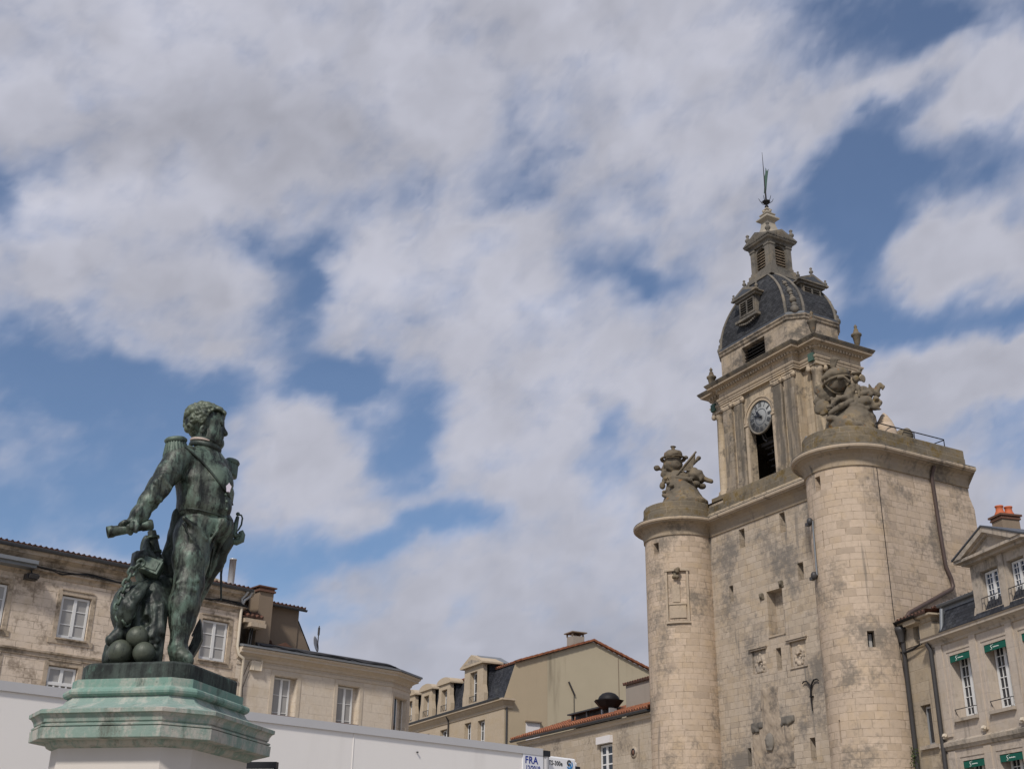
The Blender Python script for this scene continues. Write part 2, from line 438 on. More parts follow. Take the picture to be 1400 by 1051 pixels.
def tiles(name, cols):
    t = NT(name); tc = t.coords(); uv = tc.outputs['UV']
    sp = t.n('ShaderNodeSeparateXYZ', {0: uv})
    cell = t.n('ShaderNodeCombineXYZ', {0: t.math('FLOOR', t.math('DIVIDE', sp.outputs[0], .22)), 1: t.math('FLOOR', t.math('DIVIDE', sp.outputs[1], .36))}).outputs[0]
    wn_ = t.n('ShaderNodeTexWhiteNoise', {0: cell}, noise_dimensions='2D').outputs[0]
    c = t.mix(wn_, cols[0], cols[1]); nz = t.noise(tc.outputs['Object'], 1.5, 6, .7)
    c = t.mix(t.math('MULTIPLY', t.ramp(nz, .5, .68), .75), c, cols[2])
    ed = t.math('FRACT', t.math('DIVIDE', sp.outputs[1], .36))
    c = t.mix(t.math('MULTIPLY', t.ramp(ed, .9, .98), .6), c, (.03, .022, .018))
    return t.bsdf(c, .85, 0, t.noise(tc.outputs['Object'], 25, 3), .2, .01, .2)

def slate(name, base=(.034, .035, .038)):
    t = NT(name); tc = t.coords(); uv = tc.outputs['UV']
    br = t.n('ShaderNodeTexBrick', {'Vector': uv, 'Color1': (0, 0, 0, 1), 'Color2': (1, 1, 1, 1), 'Mortar': (.0, .0, .0, 1), 'Scale': 1.0, 'Mortar Size': .008, 'Mortar Smooth': .2, 'Bias': 0., 'Brick Width': .2, 'Row Height': .13}, offset=.5)
    r = t.n('ShaderNodeSeparateColor', {0: br.outputs[0]}).outputs[0]
    c = t.mix(r, tuple(x*.7 for x in base), tuple(x*1.5 for x in base)); n = t.noise(tc.outputs['Object'], .9, 6, .65)
    c = t.mix(t.math('MULTIPLY', t.ramp(n, .5, .72), .6), c, (.10, .10, .098))
    c = t.mix(t.math('MULTIPLY', br.outputs[1], .7), c, (.012, .012, .014))
    return t.bsdf(c, .78, 0, t.math('SUBTRACT', r, br.outputs[1]), .5, .012, .15)

def glass(name, col, rough=.08, spec=.5):
    t = NT(name); ob = t.coords().outputs['Object']
    n = t.noise(ob, .7, 2); c = t.mix(n, tuple(x*.75 for x in col), tuple(x*1.2 for x in col))
    return t.bsdf(c, rough, 0, t.noise(ob, 1.4, 1), .05, .05, spec)

def render_plaster(name, col, dirt=.4):
    t = NT(name); ob = t.coords().outputs['Object']
    a = t.noise(ob, .5, 5, .6); f = t.noise(ob, 14, 4, .6); st = t.noise(t.scale(ob, (1.1, 1.1, .1)), 1.0, 5, .6)
    c = t.mix(a, tuple(x*.88 for x in col), tuple(x*1.08 for x in col)); c = t.mix(t.math('MULTIPLY', f, .15), c, tuple(x*.6 for x in col))
    c = t.mix(t.math('MULTIPLY', t.ramp(st, .56, .8), dirt), c, (.12, .1, .07))
    return t.bsdf(c, .95, 0, f, .2, .01, .1)

def clock_face():
    """enamel dial; the numerals and hands are real pieces on it"""
    return plain('dial_enamel', (.25, .255, .25), .5, 0, .12, 5, .4, .05)

M = dict(
    turret=stone('turret_limestone', (.475, .378, .288), brick=(.5, .255), tone=.27, grime=.62, streak=.36, gcol=(.15, .132, .11), warm=(.44, .31, .16), mortar=(.22, .17, .12), gscale=.55),
    curtain=stone('curtain_limestone', (.42, .35, .275), brick=(.45, .25), tone=.25, grime=.7, streak=.42, mortar=(.19, .155, .12), gcol=(.14, .128, .115), warm=(.40, .28, .14)),
    cornice=stone('cornice_limestone', (.40, .325, .245), tone=.2, grime=.55, streak=.4, gcol=(.09, .08, .07)),
    cove_shade=stone('shaded_cove_stone', (.32, .26, .195), brick=(.7, .6), tone=.25, grime=.6, streak=.4, gcol=(.09, .08, .068)),  # cove stone with the shadow under the cornice lip darkened into its base
    parapet=stone('parapet_stone', (.16, .135, .10), brick=(.8, .38), tone=.2, grime=.6, streak=.2, lichen=.6, gcol=(.05, .046, .038), gscale=.8),
    belfry=stone('belfry_limestone', (.43, .35, .255), brick=(.6, .34), tone=.25, grime=.55, streak=.6, gcol=(.075, .068, .06), gscale=.9),
    belfry2=stone('belfry_trim_limestone', (.42, .34, .25), tone=.18, grime=.5, streak=.45, gcol=(.08, .072, .062), gscale=.8),
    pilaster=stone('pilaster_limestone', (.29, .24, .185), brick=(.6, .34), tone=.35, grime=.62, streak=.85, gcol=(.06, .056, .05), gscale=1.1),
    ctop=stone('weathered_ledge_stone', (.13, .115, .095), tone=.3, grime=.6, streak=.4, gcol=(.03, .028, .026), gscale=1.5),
    attic=stone('attic_limestone', (.36, .295, .225), brick=(.75, .42), tone=.25, grime=.75, streak=.6, gcol=(.09, .082, .072), gscale=1.1),
    lead=stone('lantern_stone', (.165, .15, .128), tone=.3, grime=.65, streak=.4, gcol=(.07, .066, .06), gscale=.9, bump=.15),
    spire=stone('spire_stone', (.33, .295, .24), tone=.2, grime=.5, streak=.4, gcol=(.1, .09, .08), gscale=1.2),
    trophy=stone('sculpture_stone', (.145, .122, .092), tone=.35, grime=.55, streak=.35, gcol=(.04, .036, .03), lichen=.25, orange=.3, gscale=1.6, bump=.6),
    house_a=stone('stained_house_stone', (.61, .51, .41), brick=(.62, .31), tone=.2, grime=.62, streak=.34, gcol=(.17, .13, .095), gscale=1.0, mortar=(.22, .175, .13)),
    house_a2=stone('stained_house_trim', (.42, .345, .265), tone=.2, grime=.7, streak=.45, gcol=(.1, .078, .055), gscale=.9),
    house_b=stone('pale_house_stone', (.60, .52, .425), brick=(.8, .36), tone=.06, grime=.1, streak=.06, gcol=(.26, .22, .17), mortar=(.4, .33, .26), bump=.2),
    house_b2=stone('pale_house_trim', (.52, .445, .355), tone=.1, grime=.2, streak=.15, gcol=(.2, .165, .125), bump=.2),
    house_c=stone('cream_house_stone', (.44, .36, .265), brick=(.9, .4), tone=.1, grime=.4, streak=.3, gcol=(.22, .17, .12), mortar=(.4, .32, .22), bump=.2),
    house_d=stone('low_house_stone', (.42, .355, .28), brick=(.7, .3), tone=.2, grime=.6, streak=.3, gcol=(.14, .12, .1)),
    house_e=stone('corner_house_stone', (.45, .385, .32), brick=(.9, .42), tone=.1, grime=.45, streak=.42, gcol=(.2, .17, .145), mortar=(.36, .31, .26), bump=.2),
    house_e2=stone('corner_house_trim', (.39, .335, .275), tone=.18, grime=.62, streak=.45, gcol=(.11, .1, .085), bump=.25),
    house_n=stone('narrow_house_stone', (.38, .315, .235), brick=(.75, .36), tone=.25, grime=.6, streak=.45, gcol=(.15, .125, .1)),
    plaster=render_plaster('gable_render', (.43, .37, .265), .75),
    plaster2=render_plaster('grey_render', (.30, .265, .225), .4),
    brown=render_plaster('brown_render', (.22, .17, .125), .4),
    slate=slate('slate'), slate2=slate('mansard_slate', (.03, .032, .038)),
    zinc=plain('zinc', (.19, .20, .21), .5, .3, .2, 2, .4, .05),
    zincd=plain('dark_zinc', (.075, .08, .088), .5, .3, .2, 2, .4, .05),
    tile=tiles('terracotta_tiles', ((.21, .078, .045), (.30, .12, .06), (.10, .062, .042))),
    tile2=tiles('old_roof_tiles', ((.085, .045, .033), (.13, .06, .04), (.04, .034, .03))),
    terra=plain('terracotta_pot', (.45, .12, .05), .7, 0, .2, 4),
    brickr=plain('chimney_brick', (.12, .062, .042), .85, 0, .25, 8),
    bronze=bronze('patinated_bronze', (.006, .008, .006), (.058, .069, .053), (.125, .19, .148), .46, .57, .57),
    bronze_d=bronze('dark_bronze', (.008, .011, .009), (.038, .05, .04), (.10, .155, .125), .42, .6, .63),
    bronze_g=bronze('green_bronze', (.012, .017, .013), (.085, .118, .09), (.15, .23, .18), .4, .56, .62),
    bronze_h=bronze('bronze_hair', (.02, .026, .02), (.11, .13, .09), (.2, .29, .22), .36, .6, .64),
    ball=bronze('shot_bronze', (.025, .03, .024), (.075, .085, .062), (.11, .16, .125), .3, .6, .68),
    collar=plain('bare_collar', (.42, .34, .29), .6, .1, .15, 20),
    medal=plain('bare_medal', (.5, .46, .52), .5, .1, .2, 30),
    plinth=bronze('plinth_bronze', (.012, .015, .014), (.055, .07, .06), (.13, .23, .18), .4, .66, .64, .8),
    ped_green=verdigris('verdigris_stone', (.33, .34, .29), (.165, .265, .22), .8, (.05, .075, .06)),
    ped_mix=verdigris('streaked_stone', (.36, .365, .32), (.2, .275, .24), .76, (.1, .125, .105)),
    ped_mix2=verdigris('stained_cornice_stone', (.38, .36, .315), (.2, .27, .23), .64, (.10, .105, .085)),
    ped_shaft=plain('pale_shaft_stone', (.54, .50, .455), .85, 0, .05, 3, .2, .15, .12, (.25, .22, .2)),
    white=plain('white_paint', (.62, .615, .60), .45, 0, .04, 3),
    cream=plain('cream_pipe_paint', (.55, .48, .38), .5, 0, .08, 3),
    trailer=plain('white_trailer_panel', (.74, .705, .665), .35, 0, .025, .8, .4, .02, .3, (.5, .46, .42)),
    alu=plain('trailer_rail', (.50, .485, .475), .4, .25, .06, 2, .5, .03),
    steel=plain('stainless_steel', (.5, .5, .5), .3, .35, .08, 2, .5, .02),
    galv=plain('galvanised_pipe', (.36, .37, .38), .45, .5, .1, 3),
    iron=plain('wrought_iron', (.018, .017, .018), .6, .4, .2, 6),
    pipe=plain('dark_drainpipe', (.055, .052, .052), .5, .2, .2, 3),
    pipeb=plain('brown_copper_pipe', (.085, .06, .052), .5, .2, .2, 3),
    cable=plain('black_cable', (.012, .012, .013), .6),
    black=plain('black_plastic', (.012, .013, .016), .45),
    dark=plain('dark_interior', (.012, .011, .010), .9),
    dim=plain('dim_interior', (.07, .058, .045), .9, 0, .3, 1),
    glass_d=glass('dark_window_glass', (.022, .026, .032)),
    glass_g=glass('net_curtained_glass', (.33, .32, .305), .4, .25),
    glass_b=glass('sky_window_glass', (.03, .045, .075)),
    shutter=plain('white_shutter', (.62, .59, .58), .5, 0, .05, 2),
    green=plain('green_awning', (.004, .085, .058), .75, 0, .12, 6),
    awhite=plain('awning_white', (.62, .66, .62), .8),
    dial=clock_face(), numeral=plain('clock_numeral', (.07, .075, .085), .5), hand=plain('clock_hand', (.012, .013, .018), .4),
    copper=plain('copper_patch', (.055, .10, .08), .8, 0, .3, 6),
    blue=plain('blue_lettering', (.018, .035, .22), .5), cyan=plain('cyan_logo', (.02, .18, .42), .5), sticker=plain('sticker_film', (.66, .66, .68), .4),
    leaf=plain('leaf', (.04, .065, .015), .7, 0, .4, 20),
    dish=plain('grey_dish', (.38, .38, .38), .5), rubber=plain('tyre_rubber', (.02, .02, .02), .8),
    unit=plain('white_unit_casing', (.74, .73, .72), .35, 0, .03, 2),
    paving=stone('paving', (.34, .31, .27), brick=(.6, .4), tone=.1, grime=.25, streak=0, gcol=(.16, .15, .135)),
)
# ------------------------------------------------------------------ sky: a dome of broken cloud, open between the clouds to the blue sky of the world
HOLES = [(-26.2,30.7,3.3,0.8,23,0.55),(-26.8,28.9,0.7,1.8,15,0.5),(-23.7,22.1,3.4,1.5,2,1.0),(-18.9,22.0,3.9,1.1,4,0.8),(-20.7,18.0,7.2,3.0,7,1.0),(-14.3,22.5,2.0,1.7,6,0.55),(-23.8,24.2,2.1,0.9,11,0.5),(-11.3,26.9,1.6,1.6,26,0.85),(-10.5,28.7,0.8,1.4,6,0.7),(-13.1,29.0,1.5,0.7,-13,0.6),(-10.1,30.9,3.8,1.1,16,0.45),(-3.7,33.5,3.1,0.8,15,0.32),(-1.3,29.9,1.2,0.8,1,0.4),(-0.6,32.6,2.4,0.9,11,0.4),(1.7,34.9,1.7,2.1,-40,0.4),(-0.2,36.9,1.4,1.7,1,0.3),(6.5,32.4,2.1,1.1,27,0.5),(4.7,29.2,1.8,1.1,-27,0.7),(7.1,28.1,1.3,1.0,37,0.75),(9.9,29.0,1.4,0.8,46,0.45),(-8.7,23.6,2.8,0.9,-16,0.6),(-8.8,23.1,1.3,1.0,4,0.95),(-10.7,22.8,1.5,0.8,5,0.6),(-4.6,21.9,1.2,1.8,-23,0.75),(-7.0,20.5,2.0,1.0,-17,0.8),(-4.9,18.9,1.2,0.9,47,0.5),(-2.8,16.7,2.2,0.7,2,0.75),(-10.9,14.7,2.7,1.5,18,1.0),(-6.4,15.7,2.4,0.6,21,0.7),(-8.5,12.1,1.9,1.4,3,0.35),(-14.8,16.6,1.0,3.6,5,0.6),(4.5,22.1,0.7,1.3,19,0.35),(5.3,20.1,1.4,1.2,-1,0.5),(4.9,18.0,1.4,0.5,14,0.3),(-5.5,26.0,1.4,0.7,43,0.3),(24.7,37.8,4.5,1.8,-5,1.0),(21.1,39.5,3.7,1.2,-13,0.6),(22.9,32.2,5.9,1.7,0,1.0),(19.1,31.3,1.9,2.9,11,0.8),(21.9,35.1,2.2,0.9,28,0.7),(18.3,28.7,1.8,1.9,-8,0.8),(21.8,25.3,4.7,1.1,3,0.9),(26.3,29.1,1.8,0.9,7,0.8),(18.7,25.9,1.9,1.9,-8,0.6),(22.8,20.7,2.5,0.7,10,0.6),(21.5,18.5,2.8,1.4,-6,0.5),(24.5,18.8,1.2,1.8,-7,0.6),(25.3,24.6,1.8,0.7,5,0.7),(16.2,39.9,1.9,1.9,30,0.3),(16.9,30.9,1.6,1.3,12,0.5),(-22.1,15.2,4.9,1.5,7,0.7)]
ADDS = [(22.2,36.4,4.0,0.8,19,0.75),(26.5,35.2,2.1,1.5,20,0.8),(22.9,34.1,1.9,0.9,22,0.35),(23.0,28.2,4.0,1.3,7,0.9),(23.2,23.0,3.4,1.1,3,0.8),(20.6,21.3,2.2,1.9,-7,0.5),(-23.1,17.2,1.8,0.8,-2,0.35),(-21.0,16.0,1.9,0.6,17,0.3),(-22.9,19.4,1.5,0.9,9,0.2),(-11.5,19.6,2.6,2.7,5,0.6),(22.7,17.7,2.1,1.1,4,0.6)]
LUM = [(-23.5,29.8,4.6,1.2,18,0.16),(-20.1,39.2,4.1,1.9,14,0.12),(-7.2,27.7,3.8,1.7,14,0.06),(-4.1,28.2,4.6,1.8,3,0.07),(3.5,27.2,3.2,1.6,-1,0.09),(-22.3,32.7,5.3,1.1,13,-0.09),(-12.8,34.7,5.4,2.0,8,-0.1),(-3.0,22.2,2.8,1.4,2,0.05),(12.6,37.1,4.7,3.0,28,0.05),(-2.2,19.4,4.2,1.8,22,0.04),(0.9,13.9,7.0,2.4,16,0.03),(-4.7,10.7,6.9,2.1,2,-0.05),(4.4,11.5,2.8,2.1,0,-0.06),(-15.4,25.5,4.0,1.7,8,-0.05),(-7.0,24.2,4.2,1.1,4,-0.04),(23.0,28.5,2.8,0.9,4,0.05),(26.0,34.7,1.5,1.2,15,0.06),(-25.9,34.1,3.6,1.5,16,0.05),(-8.9,38.1,6.7,2.0,6,0.02),(2.3,16.7,4.2,1.4,10,0.04)]
def _hash(ix, iy, s):
    h = (ix*374761393+iy*668265263+s*1442695041) & 0xffffffff
    h = ((h ^ (h >> 13))*1274126177) & 0xffffffff
    return ((h ^ (h >> 16)) & 0xffff)/65535.0
def vnoise(x, y, s):
    ix = np.floor(x).astype(np.int64); iy = np.floor(y).astype(np.int64); fx = x-ix; fy = y-iy
    fx = fx*fx*fx*(fx*(fx*6-15)+10); fy = fy*fy*fy*(fy*(fy*6-15)+10)
    return ((_hash(ix, iy, s)*(1-fx)+_hash(ix+1, iy, s)*fx)*(1-fy)+(_hash(ix, iy+1, s)*(1-fx)+_hash(ix+1, iy+1, s)*fx)*fy)
def fbm(x, y, s, o=5, g=.5):
    r = 0; a = 1; n = 0
    for k in range(o):
        c, d = math.cos(.6*k+.3), math.sin(.6*k+.3); X = (x*c-y*d)*2**k; Y = (x*d+y*c)*2**k
        r = r+a*vnoise(X+17*k, Y-9*k, s+k); n += a; a *= g
    return r/n
def build_sky():
    az = np.concatenate([np.arange(-180, -36, 3.), np.arange(-36, 36.01, .18), np.arange(39, 180.1, 3.)])
    el = np.concatenate([np.arange(-3, 3, 1.), np.arange(3, 46, .16), np.arange(46, 90.1, 2.)])
    A, E = np.meshgrid(az, el, indexing='ij')
    def blob(L, X, Y, soft=2.0):
        r = np.zeros_like(X)
        for (a0, e0, rx, ry, ro, s) in L:
            dx = (X-a0)*math.cos(rad(e0)); dy = Y-e0; c, d = math.cos(rad(ro)), math.sin(rad(ro))
            q = ((dx*c+dy*d)/rx)**2+((-dx*d+dy*c)/ry)**2
            r = r+s*np.exp(-q*.72)
        return r
    Ax = A*np.cos(np.radians(E))
    ct, st = math.cos(rad(28)), math.sin(rad(28)); u = (Ax*ct+E*st); v = (-Ax*st+E*ct)
    wx = (fbm(u*.28, v*.42, 3, 4)-.5)*5.0+(fbm(u*1.1, v*1.5, 8, 4)-.5)*1.7; wy = (fbm(u*.28, v*.42, 23, 4)-.5)*3.6+(fbm(u*1.1, v*1.5, 28, 4)-.5)*1.4
    X = A+wx*.5; Y = E+wy*.5
    hol = blob(HOLES, X, Y); add = blob(ADDS, X, Y)
    base = np.where(np.abs(A) > 30, .86-.5*fbm(A*.05, E*.05, 61, 3)*np.clip((np.abs(A)-30)/6, 0, 1), .95)
    n1 = fbm(u*.5, v*.8, 41, 6, .44)-.5; n2 = fbm(X*1.7+2*wy, Y*2.0+2*wx, 51, 5, .56)-.5
    d = base-hol*.9+add*.85+n1*.72+n2*.2
    cov = np.clip((d+.06)/1.08, 0, 1); cov = .09+.91*cov*cov*(3-2*cov)
    cov = np.where(E < 1, np.maximum(cov, .5), cov)
    # open sky round the sun itself
    sdv = np.array(sd); D = np.stack([np.sin(np.radians(A))*np.cos(np.radians(E)), np.cos(np.radians(A))*np.cos(np.radians(E)), np.sin(np.radians(E))], -1)
    ca = D@sdv
    cov = cov*(1-np.exp(-((1-ca)/.05)**2)*1.0)
    tone = .51+.15*(fbm(X*.32, Y*.42, 45, 4, .45)-.5)+.02*n2+blob(LUM, A+wx*.35, E+wy*.35)*.7+(fbm(X*.9, Y*1.1, 71, 4, .45)-.5)*.06
    # thick cores grey from below, thin rims brighter
    tone = tone-.08*np.clip(d-1.0, 0, .6)+.02*(cov < .8)
    glow = 1+SUNSIDE*np.clip((ca+.2)/1.2, 0, 1)**2          # cloud on the sun's side of the sky is brighter
    tone = tone*glow
    R = 9000.0; V = D.reshape(-1, 3)*R+np.array([0, 0, CAMH])
    na, ne = A.shape; I = np.arange(na*ne).reshape(na, ne)
    Q = np.stack([I[:-1, :-1], I[:-1, 1:], I[1:, 1:], I[1:, :-1]], -1).reshape(-1, 4)
    me = bpy.data.meshes.new('sky'); me.from_pydata(V.tolist(), [], Q.tolist())
    for nm, arr in (('cover', cov), ('tone', tone)):
        at = me.attributes.new(nm, 'FLOAT', 'POINT'); at.data.foreach_set('value', arr.astype(np.float32).ravel())
    me.polygons.foreach_set('use_smooth', [True]*len(Q)); me.update()
    t = NT('cloud'); m = t.m
    cv = t.n('ShaderNodeAttribute', attribute_name='cover').outputs['Fac']; tn = t.n('ShaderNodeAttribute', attribute_name='tone').outputs['Fac']
    col = t.mix(cv, (.80, .90, 1.2), (.94, .952, 1.09))
    em = t.n('ShaderNodeEmission', {0: col, 1: tn}); tr = t.n('ShaderNodeBsdfTransparent')
    mx = t.n('ShaderNodeMixShader', {0: t.math('MULTIPLY', cv, .965), 1: tr.outputs[0], 2: em.outputs[0]})
    t.t.links.new(mx.outputs[0], t.out.inputs[0])
    try: m.cycles.emission_sampling = 'NONE'
    except Exception: pass
    me.materials.append(m); o = bpy.data.objects.new('sky', me); COL.objects.link(o); o['kind'] = 'structure'
SUNSIDE = .4
build_sky()
g = MB(); g.quad((-6000, -6000, 0), (6000, -6000, 0), (6000, 6000, 0), (-6000, 6000, 0))
tag(g.build('ground', M['paving']), kind='structure')
# ------------------------------------------------------------------ the clock tower.  local x runs along the front to the right, y into the building
TAZ = rad(29.0)
TO = np.array([12.9774, 43.0881, 0.0])                   # foot of the right turret's axis
tower = empty('clock_tower', TO, 0)
tower.rotation_euler = (0, 0, math.atan2(-math.cos(TAZ), math.sin(TAZ)))
tag(tower, 'tall stone gate tower with two round turrets, a clock, a slate dome and a spire', 'tower')
XL, RT, YC, XR, YB = -10.7, 1.6, .5, 1.6, 4.75           # left turret axis, turret radius, curtain plane, right wall, back
ZW = 16.95
aj = math.asin(YC/RT)
def arc(cx, a0, a1, n, r=RT): return [(cx+r*math.cos(a0+(a1-a0)*i/n), r*math.sin(a0+(a1-a0)*i/n)) for i in range(n+1)]
arcL = arc(XL, PI, 2*PI+aj, 44); arcR = arc(0, PI-aj, 2*PI, 44)
outer = [(XL-RT, YB)]+arcL+arcR+[(XR, YB)]
# curtain wall: openings are (x0,x1,z0,z1,depth)
SL = [(-7.17, -6.8, 15.67, 16.5), (-4.56, -4.22, 15.7, 16.55), (-3.73, -3.39, 13.54, 14.24), (-8.05, -7.78, 13.5, 14.2), (-5.37, -5.07, 10.2, 11.1), (-7.5, -7.27, 6.7, 7.42), (-3.85, -3.55, 6.62, 7.46), (-6.6, -6.3, 3.0, 3.9)]
fnC = lambda x, z, d: (x, YC+d, z)
hC = [s+(.42,) for s in SL]+[(-5.68, -4.74, 11.64, 13.47, .45), (-6.85, -5.99, 10.26, 11.2, .09), (-4.55, -3.63, 10.2, 11.2, .09), (-6.0, -4.6, 0, 3.6, 1.2)]
xcl = XL+RT*math.cos(aj); xcr = -RT*math.cos(aj)
m = MB(); m.panel([xcl-.02, xcr+.02], [0, ZW], hC, fnC, back=False)
for h in hC:
    if h[4] < .1 or abs(h[0]+5.68) < .01: m.add([fnC(h[0], h[2], h[4]), fnC(h[1], h[2], h[4]), fnC(h[1], h[3], h[4]), fnC(h[0], h[3], h[4])], [(0, 1, 2, 3)])
m.build('curtain_wall', M['curtain'], tower)
for s in SL:
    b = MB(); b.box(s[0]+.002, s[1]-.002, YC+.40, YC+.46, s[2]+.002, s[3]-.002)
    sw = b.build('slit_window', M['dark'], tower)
    b = MB(); fw = .035
    b.box(s[0]+.01, s[0]+.01+fw, YC+.34, YC+.38, s[2], s[3]); b.box(s[1]-fw-.01, s[1]-.01, YC+.34, YC+.38, s[2], s[3]); b.box(s[0], s[1], YC+.342, YC+.378, s[3]-.05, s[3]-.01)
    b.build('window_frame', M['pipe'], sw)
b = MB(); b.box(-5.98, -4.62, YC+1.0, YC+1.1, 0, 3.58); b.build('gate_door', M['iron'], tower)
def turret(name, cx, a0, a1, holes, mat):
    f = lambda s, z, d: (cx+(RT-d)*math.cos(s/RT), (RT-d)*math.sin(s/RT), z)
    xs = [RT*(a0+(a1-a0)*i/56) for i in range(57)]
    q = MB(); q.panel(xs, [0, ZW], holes, f, smooth=True); o = q.build('turret', mat, tower)
    tag(o, name)
    for h in holes:
        q = MB(); dd = h[4]-.02
        q.add([f(h[0], h[2], dd), f(h[1], h[2], dd), f(h[1], h[3], dd), f(h[0], h[3], dd)], [(0, 1, 2, 3)]); q.build('slit_window', M['dark'], tower)
    return f
def angpx(cx, px, py):                                    # angle on a turret where the sight line through a pixel meets it
    V = View(TO, 0); d = fwd+(px-700)/FOC*crt-(py-525.5)/FOC*cup
    cu = np.array([math.sin(TAZ), -math.cos(TAZ), 0]); cw = np.array([math.cos(TAZ), math.sin(TAZ), 0])
    o = CAMP-TO; ox, oy = o@cu-cx, o@cw; dx, dy = d@cu, d@cw
    A = dx*dx+dy*dy; B = 2*(ox*dx+oy*dy); Cc = ox*ox+oy*oy-RT*RT; di = B*B-4*A*Cc
    t = (-B-math.sqrt(max(0, di)))/(2*A); a = math.atan2(oy+t*dy, ox+t*dx)
    return a if a > 0 else a+2*PI, CAMH+t*d[2]
def thole(cx, p0, p1, depth):
    a0, z1 = angpx(cx, *p0); a1, _ = angpx(cx, p1[0], p0[1]); _, z0 = angpx(cx, *p1)
    return (RT*min(a0, a1), RT*max(a0, a1), min(z0, z1), max(z0, z1), depth)
hL = [thole(XL, (893.5, 743), (900.5, 756), .4), thole(XL, (889.3, 1008), (891, 1020), .3)]
hR = [thole(0, (1114, 653), (1121, 670), .4), thole(0, (1185, 862), (1195, 884), .35), thole(0, (1124, 725), (1125.2, 750), .3), thole(0, (1146.2, 984), (1148.2, 1015), .3)]
fL = turret('left round turret with a carved panel under its cornice', XL, PI, 2*PI+aj, hL, M['turret'])
fR = turret('right round turret with a small window', 0, PI-aj, 2*PI, hR, M['turret'])
b = MB(); h = hR[1]
b.add([fR(h[0]+.06, h[2]+.05, .3), fR(h[1]-.06, h[2]+.05, .3), fR(h[1]-.06, h[3]-.05, .3), fR(h[0]+.06, h[3]-.05, .3)], [(0, 1, 2, 3)]); b.build('window_pane', M['glass_g'], tower)
# side, back and far walls with the slightly battered corner
m = MB()
m.add([(XR, 0, 0), (XR, YB+.22, 0), (XR, YB+.2, 15.8), (XR, YB, 16.3), (XR, YB, ZW), (XR, 0, ZW)], [(0, 1, 2, 3, 4, 5)], [[(0, 0), (YB+.2, 0), (YB+.2, 15.8), (YB, 16.3), (YB, ZW), (0, ZW)]])
m.quad((XR, YB+.22, 0), (XL-RT, YB+.22, 0), (XL-RT, YB+.2, 15.8), (XR, YB+.2, 15.8)); m.quad((XR, YB+.2, 15.8), (XL-RT, YB+.2, 15.8), (XL-RT, YB, 16.3), (XR, YB, 16.3)); m.quad((XR, YB, 16.3), (XL-RT, YB, 16.3), (XL-RT, YB, ZW), (XR, YB, ZW))
m.quad((XL-RT, YB+.22, 0), (XL-RT, 0, 0), (XL-RT, 0, ZW), (XL-RT, YB, ZW))
m.build('side_wall', M['turret'], tower)
# cornice, running round turrets, curtain and side
m = MB(); m.sweep(outer, [(-.02, 16.62), (.05, 16.64), (.06, 16.78), (.10, 16.94), (.19, 17.07), (.34, 17.15), (.42, 17.165)])
m.build('cornice_cove', M['cove_shade'], tower)
m = MB(); m.sweep(outer, [(.415, 17.163), (.425, 17.165), (.425, 17.2), (.46, 17.205), (.5, 17.23), (.515, 17.29), (.5, 17.34)])
m.build('cornice', M['cornice'], tower)
m = MB(); m.sweep(outer, [(.498, 17.335), (.51, 17.35), (.49, 17.385), (.42, 17.41), (.06, 17.5), (.0, 17.5)])
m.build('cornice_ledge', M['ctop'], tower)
for seg in ([(XL-RT, YB)]+arcL, arcR+[(XR, YB)]):
    m = MB(); m.sweep(seg, [(.02, 17.49), (.045, 17.53), (.045, 17.83), (.02, 17.86), (.02, 18.18), (-.02, 18.22), (-.5, 18.24)]); m.build('parapet', M['parapet'], tower)
m = MB(); m.sweep([(xcl, YC), (xcr, YC)], [(.14, 17.44), (.14, 17.62), (.06, 17.66), (-.02, 17.98), (-.06, 18.02), (-.06, 18.16), (-.4, 18.2)]); m.build('base_course', M['belfry'], tower)
m = MB()
inner = [(x, y) for x, y in outer]
m.add([(x, y, 18.2) for x, y in inner], [tuple(range(len(inner)))]); m.build('terrace', M['parapet'], tower)

# carved reliefs, niche heads, iron anchor on the curtain
for (x0, x1, z0, z1, tl) in ((-6.85, -5.99, 10.26, 11.2, 0), (-4.55, -3.63, 10.2, 11.2, 1)):
    b = MB(); b.box(x0-.11, x1+.09, YC-.07, YC+.02, z1, z1+.06); b.box(x0-.15, x1+.12, YC-.11, YC+.02, z1+.062, z1+.13)
    fr = b.build('relief_panel', M['curtain'], tower)
    if tl: b = MB(); b.box(x0-.03, x1+.03, YC-.05, YC+.02, z0-.06, z0); b.build('relief_sill', M['curtain'], fr)
    S = SDF((x0, YC-.12, z0), (x1, YC+.16, z1), .024); xm = (x0+x1)/2; zm = (z0+z1)/2
    S.box((xm, YC+.11, zm), (.5, .035, .52), rd=.01)
    for k in range(12):
        a = 2*PI*k/12; S.ell((xm+.24*math.cos(a)+rnd.uniform(-.03, .03), YC+.05, zm-.1+.3*math.sin(a)), (.07, .05, .08), k=.04)
    S.ell((xm-.03, YC+.04, zm+.06), (.11, .06, .14), k=.03); S.ell((xm+.02, YC+.04, zm+.28), (.07, .05, .07), k=.03)
    S.cap((xm-.05, YC+.0, zm+.0), (xm+.12, YC+.03, zm-.12), .05, .03); S.ell((xm+.02, YC+.06, zm-.08), (.06, .1, .09), k=.02, op='sub')
    S.build('carving', M['curtain'], fr)
